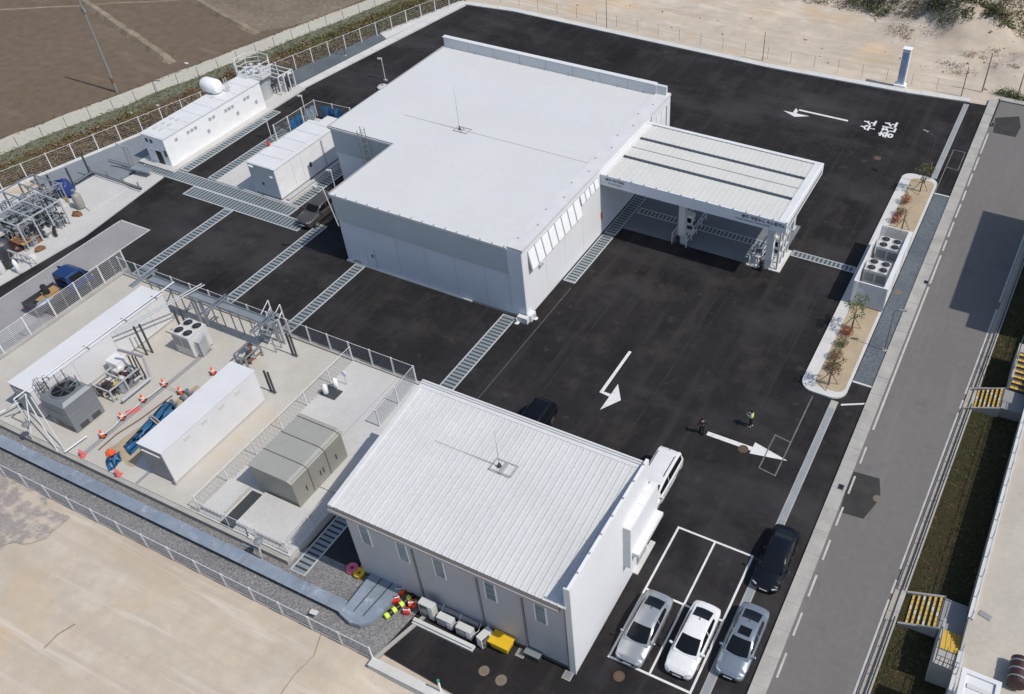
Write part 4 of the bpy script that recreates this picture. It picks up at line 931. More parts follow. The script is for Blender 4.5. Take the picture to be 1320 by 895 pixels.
MB().lathe(b, [(.3,0),(.32,.05),(.32,1.0),(.2,1.15)], 14).build('bottle', 'cabinet', t, smooth=True); MB().lathe(b+Vector((0,0,1.15)), [(.08,0),(.08,.15)], 8).build('valve', 'steel', t)
b = at(72, 302, .1); hp = [b+Vector((-.5+.1*i, .25*math.sin(i*.5), .12+.55*math.sin(math.pi*i/10))) for i in range(11)]
tag(MB().path(hp, .14, 8).build('rubber_hose', 'rubber', smooth=True), 'bent black rubber hose on the pale pad by the pipe rack', 'hose')
# tarpaulin heaps: lumpy meshes
def heap(px, py, sx, sy, h, m, name, label, cat, z=.1, seed=1, grp=None):
    b = at(px, py, z); mb = MB(); n, k = 12, 7; rows = []
    for j in range(k):
        f = j/(k-1); row = []
        for i in range(n):
            a = 2*math.pi*i/n; q = 1+.35*noise.noise((math.cos(a)*1.6+seed, math.sin(a)*1.6, f*2.0))
            rr = math.cos(f*math.pi/2)**.7*q; row.append((b.x+sx*rr*math.cos(a), b.y+sy*rr*math.sin(a), z+h*math.sin(f*math.pi/2)*(1+.3*noise.noise((i*.7+seed, j*.8, 3)))))
        rows.append(row)
    for r0, r1 in zip(rows, rows[1:]):
        for i in range(n): mb.quad(r0[i], r0[(i+1) % n], r1[(i+1) % n], r1[i])
    return tag(mb.build(name, m), label, cat, grp)
heap(85, 250, 1.0, .9, 1.5, 'tarp_royal', 'tarpaulin', 'royal blue tarpaulin thrown over equipment by the pale plinth', 'tarpaulin', seed=3)
heap(70, 258, .55, .5, .7, 'plate_blue', 'tarpaulin', 'small faded blue tarpaulin bundle left of the royal blue one', 'tarpaulin', seed=5)
heap(83, 260, .28, .24, .5, 'yellow', 'sack', 'yellow and red sack in front of the royal blue tarpaulin', 'sack', seed=8)
heap(100, 277, .55, .4, .35, 'brown', 'scrap_heap', 'small heap of brown scrap on the pale pad', 'scrap', seed=9)
heap(3, 305, 1.5, 1.6, 1.3, 'dark_net', 'tarpaulin', 'black sheet over equipment at the left picture edge', 'tarpaulin', seed=12)
# service trench with steel kerb posts and rail in front of the plinth
t = thing('duct_run', 'dark steel duct running round the pale plinth', 'duct', (-81,48,.05))
MB().path([at(97,236,.3),at(118,222,.3),at(182,243,.3)], .12, 6).build('duct', 'steel_dark', t)
MB().path([at(97,236,.6),at(118,222,.6),at(182,243,.6)], .05, 6).build('pipe', 'steel', t)
for px, py in ((118,222),(140,229),(160,236),(180,243)): b = at(px,py,.05); MB().box(b.x-.05,b.x+.05,b.y-.05,b.y+.05,.05,.75).build('support', 'steel', t)
for (px, py, h, lb) in ((118,228,2.6,'dark tall post at the corner of the pale plinth'),(97,243,2.4,'dark tall post behind the royal blue tarpaulin'),(70,246,1.9,'short dark post left of the royal blue tarpaulin')):
    b = at(px, py, .1); t = thing('steel_post', lb, 'post', b); MB().box(b.x-.07,b.x+.07,b.y-.07,b.y+.07,.1,h).build('shaft', 'steel_dark', t); MB().box(b.x-.15,b.x+.15,b.y-.15,b.y+.15,.08,.14).build('base_plate', 'steel', t)
t = thing('pipe_bridge', 'grey pipe bridge descending beside the end of the plant building', 'pipe bridge', at(172,222,.05))
MB().path([at(172,222,0),at(172,222,0)+Vector((0,0,2.9)),at(172,222,0)+Vector((-.6,-.2,3.2))], .09, 8).path([at(176,221,0),at(176,221,0)+Vector((0,0,2.8))], .06, 8).build('riser', 'steel', t)
MB().path([at(140,205,.4),at(172,214,.4),at(180,222,.4)], .07, 6).build('pipe', 'steel', t); MB().obox(at(182,218,.8), (2.2,.7,.08), .1).build('walkway', 'galv', t); MB().obox(at(182,220,.4), (1.8,.5,.06), .1).build('step', 'galv', t)
# black and white equipment cabin in the middle, with fence yard and blue sheets behind
t = thing('equipment_cabin', 'white equipment cabin with seamed flat roof beside the big building', 'cabin', (-64.3,57,.14))
MB().box(-66.0,-62.7,52.4,61.3,.35,3.5).build('wall', 'white', t)
MB().box(-65.9,-62.8,52.5,61.2,.14,.35).build('skid_base', 'steel', t)
MB().box(-66.06,-62.64,52.34,61.36,3.5,3.56).build('roof', 'trim_white', t)
for i in range(6): MB().box(-66.0,-63.1,52.4+1.7*i,52.43+1.7*i,3.56,3.60).build('seam', 'cabinet', t)
MB().box(-63.12,-63.08,52.34,61.36,3.56,3.60).build('seam', 'cabinet', t)
MB().box(-65.95,-62.75,52.36,52.4,.4,3.45).build('end_panel', 'wall_band', t); MB().box(-65.8,-65.3,52.2,52.36,3.2,3.35).build('lamp', 'white', t); MB().box(-63.4,-63.1,52.25,52.36,2.6,2.7).build('lamp', 'white', t)
MB().box(-64.7,-64.45,52.34,52.36,1.4,1.75).build('notice', 'steel_dark', t); MB().box(-62.7,-62.67,56.8,57.1,1.4,1.9).build('notice', 'steel_dark', t)
for y in (54.6,55.9): MB().box(-62.7,-62.68,y,y+.03,.5,3.3).build('seam', 'cabinet', t)
MB().path([(-62.3,52.6,.3),(-62.3,60.8,.3)], .09, 8).build('pipe', 'steel_light', t); MB().path([(-62.1,52.6,.3),(-62.1,60.8,.3)], .07, 8).build('pipe', 'steel_light', t); MB().path([(-62.55,58.9,.3),(-62.55,58.9,3.4)], .05, 8).build('pipe', 'steel_light', t)
fence('yard_fence', 'fence with blue sheets around the small yard behind the equipment cabin', [(-70.8,60.8),(-70.6,66.9),(-66.0,67.2)], 1.9, 1.9, .05, wm='steel', z=.14, ws=.2)
for i, (x, y, ln, rz, lb) in enumerate(((-70.4,63.6,1.5,1.57,'blue sheet hung on the yard fence nearest the camera pole'),(-70.4,65.8,1.5,1.57,'pale blue sheet hung on the corner of the yard fence'),(-68.2,66.8,3.0,.1,'blue sheet along the back of the small fenced yard'))):
    mb = MB()
    for j in range(8):
        def pt(j, z): 
            q = -ln/2+ln*j/8; o_ = .14*math.sin(j*1.9+z*2); return (x+q*math.cos(rz)-o_*math.sin(rz), y+q*math.sin(rz)+o_*math.cos(rz), .2+z)
        for z in (0,.5,1.0): mb.quad(pt(j,z), pt(j+1,z), pt(j+1,z+.5), pt(j,z+.5))
    o = mb.build('hung_sheet', 'tarp_blue' if i != 1 else 'plate_blue'); tag(o, lb, 'sheet'); sd = o.modifiers.new('thick', 'SOLIDIFY'); sd.thickness = .02
for (x0,x1,y0,y1,h,lb) in ((-69.2,-67.2,62.2,64.4,.75,'low white cabinet in the small fenced yard, nearest the cabin roof'),(-68.6,-66.6,64.8,66.4,.7,'low white cabinet at the back of the small fenced yard')):
    t = thing('floor_cabinet', lb, 'cabinet', ((x0+x1)/2,(y0+y1)/2,.14)); MB().box(x0,x1,y0,y1,.24,h+.14).build('body', 'white', t); MB().box(x0-.04,x1+.04,y0-.04,y1+.04,h+.14,h+.18).build('lid', 'trim_white', t); MB().box(x0+.1,x1-.1,y0+.1,y1-.1,.14,.24).build('base', 'steel', t)
t = thing('guard_rail', 'grey guard rail with yellow plates beside the big roof edge', 'railing', (-64.6,64,.14))
for i, (x, y) in enumerate(((-66.2,62),(-65.6,63.8),(-65.0,65.6))):
    MB().tube((x,y,.14),(x,y,1.4),.04,6).build('post', 'steel', t)
    if i: MB().box(x-.22,x+.22,y-.04,y+.04,1.35,1.85).build('yellow_plate', 'yellow', t)
MB().tube((-66.2,62,1.3),(-65.0,65.6,1.3),.04,6).build('rail', 'steel', t); MB().tube((-66.2,62,.8),(-65.0,65.6,.8),.03,6).build('rail', 'steel', t)
b = at(362, 172, .14)
for (px, py, lb) in ((358,170,'dark pump motor on the pad beside the equipment cabin roof'),(371,164,'second dark pump motor nearer the yard fence')):
    b = at(px, py, .14); t = thing('pump', lb, 'pump', b); MB().lathe(b+Vector((0,0,.35)), [(.1,-.4),(.25,-.35),(.25,.2),(.15,.4)], 12, 'y').build('motor', 'steel_dark', t, smooth=True); MB().box(b.x-.3,b.x+.3,b.y-.4,b.y+.4,.14,.24).build('base', 'steel', t)
b = at(347, 189, .14); t = thing('fire_extinguisher', 'red fire extinguisher on the pad beside the equipment cabin', 'extinguisher', b); MB().lathe(b, [(.14,0),(.15,.5),(.05,.62)], 10).build('bottle', 'red', t, smooth=True); MB().box(b.x-.06,b.x+.1,b.y-.03,b.y+.03,.76,.84).build('handle', 'black', t)
b = at(494, 115, 0); t = thing('roof_vent_tank', 'round pale tank standing on the asphalt behind the big roof edge', 'tank', b); MB().lathe(b, [(.6,0),(.65,.1),(.65,.3),(.5,.42),(.1,.45)], 18).build('shell', 'cabinet', t, smooth=True); MB().lathe(b+Vector((0,0,.45)), [(.12,0),(.12,.08)], 8).build('lid', 'steel', t)

for px, py, sx, sy, h_, m_, nm, lb, ct in ((20,322,.8,.6,.8,'maroon','machine_part','dark red machine part beside the work table','machine part'),(45,312,.5,.6,.7,'rust','machine_part','rusty machine part next to the pipe rack','machine part'),(12,342,.7,.7,.5,'dark_net','debris_heap','dark debris heap at the pad edge on the far left','debris'),
        (40,332,.5,.4,.3,'cabinet','debris_heap','pale debris heap in front of the work table','debris'),(5,330,.8,.6,1.0,'steel_dark','machine_part','dark steel machine part cut by the left picture edge','machine part'),(52,322,.35,.5,.35,'brown','debris_heap','brown cloth heap under the work table edge','debris')):
    heap(px, py, sx, sy, h_, m_, nm, lb, ct, seed=px+py)
for px, py, lb in ((22,335,'low steel trestle in front of the dark machine parts'),(38,340,'low steel trestle at the pad edge near the white cylinder')):
    b = at(px, py, .1); t = thing('trestle', lb, 'trestle', b)
    for dx in (-.6,.6):
        for dy in (-.25,.25): MB().tube(b+Vector((dx,dy,0)), b+Vector((dx*.9,dy*.3,.8)), .03, 5).build('leg', 'steel', t)
    MB().box(b.x-.7,b.x+.7,b.y-.08,b.y+.08,.9,.98).build('top', 'steel_light', t)

# ================================================================== LOWER COMPOUND
def corrugated(mb, x0, x1, y0, y1, z0, z1, step=.3):
    mb.box(x0,x1,y0,y1,z0,z1)
t = thing('container', 'long white container with pipes along its roof, left in the compound', 'container', (-59.5,28.5,PZ))
MB().box(-60.7,-58.45,22.5,34.7,PZ+.15,3.15).build('body', 'container_white', t)
MB().box(-60.75,-58.4,22.45,34.75,3.15,3.22).build('roof', 'container_white', t)
MB().box(-60.6,-58.55,22.6,34.6,PZ,PZ+.15).build('skid_base', 'steel', t)
MB().box(-60.6,-58.55,22.46,22.5,PZ+.3,3.0).build('end_panel', mat('shade_panel', (0.30,0.29,0.31), .6), t)  # white container's south end given a darker colour for its shade
for i in range(7): MB().box(-60.4+.27*i,-60.28+.27*i,22.43,22.46,PZ+.4,2.9).build('rib', 'wall_band', t)
for y in (26,29.5,33): MB().box(-58.45,-58.42,y,y+.03,PZ+.3,3.0).build('seam', 'cabinet', t)
MB().box(-58.45,-58.41,24.4,24.85,2.3,2.75).build('louvre', 'cabinet', t)
for i, lvl in enumerate((.15,.8)): MB().box(-61.9+.45*i,-60.75,22.9,23.9,PZ+lvl+.5,PZ+lvl+.62).build('step', 'steel_dark', t)
MB().box(-61.6,-60.75,22.6,24.0,PZ,PZ+.6).build('step', 'steel_dark', t)
t = thing('pipe_run', 'pair of silver pipes carried above the long white container', 'pipes', (-58.3,28,PZ))
MB().path([(-58.75,21.5,PZ+.2),(-58.75,21.5,3.3),(-58.4,36.0,3.5)], .05, 8).build('pipe', 'trim_white', t)
MB().path([(-57.9,29.5,3.45),(-56.2,36.8,3.5)], .05, 8).build('pipe', 'steel_light', t); MB().path([(-57.6,29.5,3.45),(-55.9,36.8,3.5)], .05, 8).build('pipe', 'steel_light', t)
for y in (24.0,27.5,31,34): MB().box(-58.9,-58.3,y,y+.08,3.22,3.32).build('saddle', 'steel', t)
for px, py in ((197,455),(247,435),(190,458),(240,438)):
    b = at(px,py,PZ); MB().box(b.x-.06,b.x+.06,b.y-.06,b.y+.06,PZ,3.4).build('support', 'steel_dark', t)
# pipe frame at the south-west corner
t = thing('pipe_gantry', 'white pipe gantry standing at the front left of the compound', 'pipe frame', (-57.5,21.2,PZ))
MB().path([at(8,528,PZ+1.2),at(33,508,3.2),at(40,560,PZ)], .05, 8).build('pipe', 'trim_white', t)
MB().path([at(0,532,1.0),at(45,508,1.0)], .06, 8).build('pipe', 'trim_white', t)
MB().path([at(33,512,3.0),at(75,583,PZ)], .045, 8).build('pipe', 'cabinet', t); MB().path([at(40,512,2.9),at(83,580,PZ)], .04, 8).build('pipe', 'cabinet', t)
MB().path([at(83,583,PZ+.3),at(112,562,PZ+.3)], .06, 8).build('pipe', 'trim_white', t)
# cooling tower with round fan and caged ladder
CTX0, CTX1, CTY0, CTY1, CTZ = -57.55, -55.15, 22.5, 24.9, 3.4
t = thing('cooling_tower', 'dark grey cooling tower with round fan opening and caged ladder', 'cooling tower', (-56.8,23.9,PZ))
MB().prism([(CTX0,CTY0),(CTX1,CTY0),(CTX1,CTY1),(CTX0,CTY1)], PZ+.1, 3.0).build('casing', 'cool_grey', t)
for z in (1.1,2.05,2.98): MB().box(CTX0-.03,CTX1+.03,CTY0-.03,CTY1+.03,z,z+.04).build('flange', 'steel', t)
tp = MB(); b = len(tp.v); tp.v += [(CTX0,CTY0,3.02),(CTX1,CTY0,3.02),(CTX1,CTY1,3.02),(CTX0,CTY1,3.02)] + [(CTX0+.22,CTY0+.22,3.25),(CTX1-.22,CTY0+.22,3.25),(CTX1-.22,CTY1-.22,3.25),(CTX0+.22,CTY1-.22,3.25)]
tp.f += [(0,1,5,4),(1,2,6,5),(2,3,7,6),(3,0,4,7),(4,5,6,7)]; tp.build('hood', 'cool_grey', t)
cx, cy = (CTX0+CTX1)/2, (CTY0+CTY1)/2
fn = MB().ring(cx,cy,3.25,3.4,.84,.92,24).build('fan_ring', 'cool_grey', t, smooth=True)
MB().cyl(cx,cy,3.255,3.27,.84,20).build('fan_well', 'black', fn)
bl = MB()
for q in range(6): a = math.pi/3*q; bl.obox((cx+.42*math.cos(a),cy+.42*math.sin(a),3.33),(.75,.2,.02),a,.4)
bl.build('blade', 'steel_dark', fn); MB().cyl(cx,cy,3.27,3.38,.15,10).build('hub', 'steel_dark', fn)
MB().box(CTX0+.5,CTX1-1.2,CTY0-.02,CTY0,.55,.95).build('louvre', 'steel_dark', t); MB().box(CTX1-1.0,CTX1-.2,CTY0-.02,CTY0,.55,.95).build('louvre', 'steel_dark', t); MB().box(CTX1,CTX1+.02,CTY0+.4,CTY0+1.1,.55,.95).build('louvre', 'steel_dark', t); MB().box(CTX1,CTX1+.02,CTY0+1.4,CTY0+2.1,.55,.95).build('louvre', 'steel_dark', t)
for x in (CTX0+.2,CTX1-.2):
    for y in (CTY0+.2,CTY1-.2): MB().box(x-.1,x+.1,y-.1,y+.1,PZ,PZ+.12).build('foot', 'steel', t)
lx, ly = CTX0-.25, CTY0+.7
l_ = MB()
for d in (-.22,.22): l_.tube((lx,ly+d,PZ),(lx,ly+d,4.0),.035,6)
for i in range(11): l_.tube((lx,ly-.22,PZ+.3+.3*i),(lx,ly+.22,PZ+.3+.3*i),.02,4)
la = l_.build('ladder', 'steel_dark', t); cg = MB()
for k in range(6):
    z = 1.6+.45*k; cg.path([(lx-.6*math.sin(math.pi*j/8),ly+.4*math.cos(math.pi*j/8),z) for j in range(9)], .022, 4)
for j in (1,3,4,5,7): cg.tube((lx-.6*math.sin(math.pi*j/8),ly+.4*math.cos(math.pi*j/8),1.5),(lx-.6*math.sin(math.pi*j/8),ly+.4*math.cos(math.pi*j/8),4.0),.02,4)
cg.build('cage', 'steel', la)
for x, y in ((CTX0+.5,CTY1-.4),(CTX1-.5,CTY1-.4),(CTX1-.4,CTY0+1.3),(CTX0+.5,CTY0+1.4)): MB().tube((x,y,2.9),(x-.03,y,4.3),.03,5).build('rail_post', 'steel_dark', t)
MB().path([(CTX0+.5,CTY0+1.4,3.9),(CTX0+.5,CTY1-.4,3.9),(CTX1-.5,CTY1-.4,3.9),(CTX1-.4,CTY0+1.3,3.9)], .02, 5).build('rail', 'steel', t)
# pump skid, cabinet, portal pipes
pipe_rack('pump_skid', 'cluttered pump and valve skid between the cooling tower and the silver pipes', -57.2,-55.3,25.9,28.6,PZ,1.1,2,31, ('steel_light','maroon','steel'), 22, 'pump skid')
b = at(163,496,PZ); t = thing('pump', 'dark pump motors beside the small white cabinet', 'pump', b)
for k,(dx,dy,m_) in enumerate(((-.5,.3,'maroon'),(.2,-.1,'maroon'),(-.2,.0,'pink'),(-.1,-.5,'lime'))): MB().lathe(b+Vector((dx,dy,.45)), [(.1,-.35),(.24,-.3),(.24,.2),(.12,.35)], 12, 'y' if k % 2 else 'z').build('motor', m_ if k < 2 else ('cabinet' if k == 2 else 'yellow'), t, smooth=True)
MB().box(b.x-.9,b.x+.7,b.y-.8,b.y+.6,PZ,PZ+.12).build('base', 'steel', t)
b = at(158,482,PZ); t = thing('control_cabinet', 'small white cabinet standing beside the long white container', 'cabinet', b)
MB().box(b.x-.55,b.x+.55,b.y-.4,b.y+.5,PZ+.1,1.9).build('body', 'white', t); MB().box(b.x-.5,b.x+.5,b.y-.35,b.y+.45,PZ,PZ+.1).build('base', 'steel', t); MB().box(b.x-.6,b.x+.6,b.y-.45,b.y+.55,1.9,1.95).build('lid', 'trim_white', t)
t = thing('pipe_portal', 'grey pipe portal stepping down from the container roof to the skid', 'pipe frame', at(190,490,PZ))
A, Bq, Cq, D = at(152,451,3.2), at(184,460,2.9), at(194,487,.9), at(157,517,.9)
MB().path([A,Bq], .11, 8).build('beam', 'steel', t); MB().path([Bq,Cq], .09, 8).build('pipe', 'steel_light', t); MB().path([Cq,D], .12, 8).build('pipe', 'steel_light', t)
for (p, q) in (((165,459),(178,487)),((170,459),(183,487)),((174,460),(188,486))): MB().path([at(*p,2.9),at(*q,PZ)], .06, 6).build('leg', 'steel_dark', t)
MB().path([at(173,491,.8),at(182,484,.8)], .1, 8).build('pipe', 'steel_light', t)
# four fan unit
fan_unit(-54.3, 33.0, PZ, 1.8, 1.9, 2.1, 'square white four fan chiller in the middle of the compound', 'four fan units in the compound')
b = at(266,457,PZ); t = thing('louvre_stand', 'stack of grey louvre fins beside the four fan chiller', 'fins', b)
for i in range(7): MB().obox(b+Vector((-.1,.1+.0*i,.3+.22*i)), (.5,.9,.03), 0, .4).build('fin', 'steel_light', t)
for dy in (-.4,.5): MB().box(b.x-.13,b.x-.07,b.y+dy-.03,b.y+dy+.03,PZ,1.9).build('post', 'steel', t)
# white container 2
t = thing('container', 'plain white container beside the blue sheet trench in the compound', 'container', (-46.35,26.5,PZ))
MB().box(-47.45,-45.3,22.2,30.9,PZ+.12,3.5).build('body', 'container_white', t); MB().box(-47.5,-45.25,22.15,30.95,3.5,3.56).build('roof', 'container_white', t); MB().box(-47.35,-45.4,22.3,30.8,PZ,PZ+.12).build('skid_base', 'steel', t)
MB().box(-47.4,-45.35,22.16,22.2,PZ+.2,3.4).build('end_panel', 'shade_panel', t); MB().box(-47.2,-45.6,22.1,22.16,3.0,3.1).build('lamp', 'white', t); MB().tube((-45.25,22.1,PZ),(-45.25,22.1,.9),.06,6).build('downpipe', 'steel', t)  # end panel: shade put into the colour here too
for i in range(4): MB().box(-45.3,-45.27,24+1.6*i,24.5+1.6*i,2.9,3.2).build('louvre', 'cabinet', t)
# cable tray beam along the north fence on posts
t = thing('cable_tray', 'galvanised cable tray on posts along the compound fence', 'cable tray', (-54,35.7,PZ))
MB().box(-60.8,-48.0,35.35,35.95,3.2,3.28).box(-60.8,-48.0,35.3,35.35,3.2,3.45).box(-60.8,-48.0,35.95,36.0,3.2,3.45).build('tray', 'galv', t)
for x in (-60.6,-58.3,-56.2,-54.0,-52.0,-50.0,-48.2):
    for y in (35.35,35.95): MB().box(x-.035,x+.035,y-.035,y+.035,PZ,3.2).build('post', 'galv', t)
for x in (-60.6,-58.3,-56.2): MB().tube((x,35.95,PZ),(x+2.0,35.95,3.1),.05,5).build('brace', 'galv', t)
for x, l in ((-48.3,2.0),(-53.2,2.2),(-60.9,2.4)):
    MB().tube((x,34.0,3.5),(x,36.6,3.5),.08,8).build('pipe', 'chrome', t); MB().tube((x-.3,34.0,3.5),(x-.3,36.6,3.5),.08,8).build('pipe', 'chrome', t)
for i, (px, py) in enumerate(((262,418),(270,420),(360,440),(368,443))):
    b = at(px,py,PZ); MB().box(b.x-.12,b.x+.12,b.y-.1,b.y+.1,PZ,2.9).build('riser', 'steel_light', t)
def post_pair(px, py, h, label, m='steel_dark'):
    b = at(px, py, PZ); t = thing('support_post', label, 'post', b)
    for d in (0,.35): MB().box(b.x+d-.06,b.x+d+.06,b.y-.06,b.y+.06,PZ,PZ+h).build('shaft', m, t)
    MB().box(b.x-.12,b.x+.47,b.y-.12,b.y+.12,PZ,PZ+.05).build('base_plate', 'steel', t)
post_pair(350,505,2.2,'pair of dark posts at the end of the plain white container')
post_pair(378,458,2.3,'pair of dark posts by the north fence near the steep grating')
pipe_rack('valve_skid', 'small valve skid with upright fins behind the plain white container', -50.0,-48.9,33.0,34.6,PZ,1.0,1,41, ('steel','brown','steel_light'), 10, 'valve skid')
# ladder-like steel gantry crossing the fence at the steep grating
t = thing('steel_gantry', 'white steel steps over the compound fence beside the long grating', 'steps', (-50.1,37.2,PZ))
for x in (-50.5,-49.3): MB().tube((x,35.6,PZ),(x,37.9,2.3),.05,6).build('stringer', 'trim_white', t); MB().tube((x,37.9,0.0),(x,37.9,3.0),.05,6).build('post', 'trim_white', t)
for i in range(5): MB().box(-50.5,-49.3,35.8+.42*i,36.05+.42*i,PZ+.25+.36*i,PZ+.29+.36*i).build('tread', 'galv', t)
MB().tube((-50.5,36.0,1.8),(-50.5,37.9,3.0),.035,6).build('rail', 'trim_white', t); MB().tube((-49.3,36.0,1.8),(-49.3,37.9,3.0),.035,6).build('rail', 'trim_white', t)
# beige container
t = thing('container', 'beige grey container with three roof seams beside the dividing fence', 'container', (-37.9,26.7,PZ))
MB().box(-39.7,-36.25,24.25,29.2,PZ+.1,3.1).build('body', 'beige_grey', t); MB().box(-39.6,-36.35,24.4,29.1,PZ,PZ+.1).build('skid_base', 'steel_dark', t)
tp = MB(); tp.v += [(-39.8,24.15,3.12),(-36.15,24.15,2.95),(-36.15,29.3,2.95),(-39.8,29.3,3.12),(-39.8,24.15,3.2),(-36.5,24.15,3.2),(-36.15,24.15,3.02),(-36.15,29.3,3.02),(-36.5,29.3,3.2),(-39.8,29.3,3.2)]
tp.f += [(4,5,8,9),(5,6,7,8),(0,1,6,5,4),(3,9,8,7,2),(1,2,7,6),(0,4,9,3)]; tp.build('roof', 'beige_roof', t)
for y in (25.7,27.4,29.0): MB().tube((-39.8,y,3.22),(-36.5,y,3.22),.03,5).tube((-36.5,y,3.22),(-36.13,y,3.04),.03,5).build('seam', 'gutter', t)
for y in (25.75,27.45): MB().box(-36.25,-36.22,y,y+.05,PZ+.2,2.95).build('door_gap', 'gutter', t)
for y in (25.2,26.6,26.9,28.2): MB().box(-36.22,-36.17,y,y+.05,1.3,1.75).build('handle', 'steel_dark', t)
# white slabs with dark slot and small white hood
t = thing('duct_hood', 'small white angled duct hood at the front of the compound', 'duct', at(318,688,PZ))
b = at(318,690,PZ); MB().box(b.x-.9,b.x+.0,b.y+.3,b.y+.7,PZ+.05,PZ+.45).build('duct', 'cabinet', t); MB().obox(b+Vector((.2,.25,.2)), (.6,.38,.3), -.6).build('elbow', 'cabinet', t); MB().box(b.x+.35,b.x+.7,b.y-.2,b.y+.15,PZ+.05,PZ+.25).build('outlet', 'cabinet', t)
tag(MB().box(-42.0,-40.3,21.3,24.0,PZ+.06,PZ+.42).build('service_slab', 'new_concrete'), 'raised pale slab left of the dark slot at the compound front', 'slab')
tag(MB().box(-39.05,-35.2,21.3,24.1,PZ+.06,PZ+.38).build('service_slab', 'new_concrete'), 'raised pale slab right of the dark slot at the compound front', 'slab')
t = thing('gas_bottle_stand', 'two white bottles in a low frame on the dividing fence line', 'bottle stand', at(425,500,PZ))
for px, py in ((421,508),(434,500)):
    b = at(px, py, PZ+.05); MB().lathe(b, [(.16,.1),(.2,.15),(.2,.85),(.08,1.0)], 12).build('bottle', 'white', t, smooth=True)
b = at(427,507,PZ+.05); MB().box(b.x-.7,b.x+.7,b.y-.5,b.y+.5,PZ+.05,PZ+.12).build('base', 'steel_dark', t)
for (px,py,lb) in ((443,482,'round white dish on the mesh fence above the two bottles'),): 
    b = at(px,py,1.6); t = thing('round_sign', lb, 'sign', (b.x,b.y,PZ)); MB().lathe(b, [(.02,-.03),(.25,-.02),(.25,.02),(.02,.03)], 14, 'y').build('disc', 'white', t); MB().tube((b.x,b.y,PZ),(b.x,b.y,1.6),.03,6).build('post', 'steel_light', t)
# orange barrier cones with chain links
def barrier(px, py, label, m='orange'):
    b = at(px, py, PZ); t = thing('barrier_cone', label, 'cone', b, 0, 'orange barrier cones around the blue trench')
    MB().obox(b+Vector((0,0,.03)), (.42,.42,.06), .4).build('base', 'black' if m == 'orange' else m, t)
    MB().lathe(b, [(.17,.06),(.05,.68),(.03,.7)], 12).build('cone', m, t, smooth=True); MB().ring(b.x,b.y,PZ+.3,PZ+.42,.1,.14,12).build('band', 'white' if m == 'orange' else m, t)
for px, py, lb in ((212,497,'barrier cone in line with the silver pipe portal'),(275,482,'barrier cone farthest right, beside the plain white container end'),(185,517,'barrier cone between the pump skid and the blue sheet'),(233,507,'barrier cone touching the plain white container side'),
                   (158,540,'barrier cone nearest the pink mat, right of the cooling tower foot'),(133,563,'barrier cone in front of the cooling tower corner')): barrier(px, py, lb)
for px, py, lb in ((107,588,'pink cone at the front left of the compound near the upstand'),(153,613,'pink cone in front of the small blue sheet pile')): barrier(px, py, lb, 'crimson')
tag(MB().path([at(212,495,PZ+.5),at(198,507,PZ+.3),at(185,515,PZ+.5),at(171,528,PZ+.3),at(158,537,PZ+.5),at(146,551,PZ+.3),at(133,560,PZ+.5)], .025, 5).build('barrier_chain', 'trim_white'), 'white chain strung between the barrier cones', 'chain')
tag(MB().path([at(212,495,PZ+.5),at(222,501,PZ+.3),at(233,505,PZ+.5)], .02, 5).build('barrier_chain', 'steel'), 'short chain from the cone line to the plain white container', 'chain')
b = at(162,533,PZ); tag(MB().obox(b+Vector((.3,.4,.02)), (.5,1.0,.03), -.5).build('floor_mat', 'crimson'), 'pink mat lying between the barrier cones', 'mat')
def sheet_cover(pts, m, label, z=PZ, amp=.14, seed=0):
    # draped sheet between two edge lines (lists of pixel points)
    A = [at(*p, z) for p in pts[0]]; Bp = [at(*p, z) for p in pts[1]]; n = len(A)-1; rows = []; K = 5
    for i in range(n*4+1):
        u = i/4; k = min(int(u), n-1); f = u-k; a = A[k].lerp(A[k+1], f); c = Bp[k].lerp(Bp[k+1], f)
        rows.append([a.lerp(c, j/K)+Vector((.10*noise.noise((i*.25,j*.5,seed)), .10*noise.noise((i*.2,j*.4,seed+4)), .03+amp*math.sin(math.pi*j/K)*(1+.9*noise.noise((i*.22,j*.45,seed))))) for j in range(K+1)])
    mb = MB()
    for r0, r1 in zip(rows, rows[1:]):
        for j in range(K): mb.quad(r0[j], r0[j+1], r1[j+1], r1[j])
    o = mb.build('trench_sheet', m); o.data.polygons.foreach_set('use_smooth', [True]*len(o.data.polygons)); bm = bmesh.new(); bm.from_mesh(o.data); bmesh.ops.remove_doubles(bm, verts=bm.verts, dist=1e-4); bm.to_mesh(o.data); bm.free(); tag(o, label, 'sheet'); sd = o.modifiers.new('thick', 'SOLIDIFY'); sd.thickness = .015; return o
sheet_cover(([(214,517),(198,534),(176,558),(158,577)],[(229,524),(209,549),(188,570),(168,588)]), 'tarp_blue', 'long blue plastic sheet over the trench beside the plain white container', seed=2)
sheet_cover(([(138,590),(146,586),(154,583)],[(140,608),(148,604),(158,594)]), 'tarp_blue', 'crumpled blue sheet at the near end of the trench', amp=.3, seed=5)
tag(MB().path([at(127,580,PZ+.06),at(150,560,PZ+.06),at(180,541,PZ+.06),at(222,510,PZ+.06)], .05, 6).build('brown_pipe', 'rust'), 'thin brown pipe lying along the trench edge', 'pipe')
for px, py, lb in ((203,545,'concrete sleeper laid across the long blue sheet'),): 
    b = at(px,py,PZ); t = thing('timber_plank', lb, 'plank', b); 
    for d in (0,.28): MB().obox(b+Vector((d*.8,-d*.6,.3)), (1.5,.2,.08), -.2).build('plank', 'slab', t)
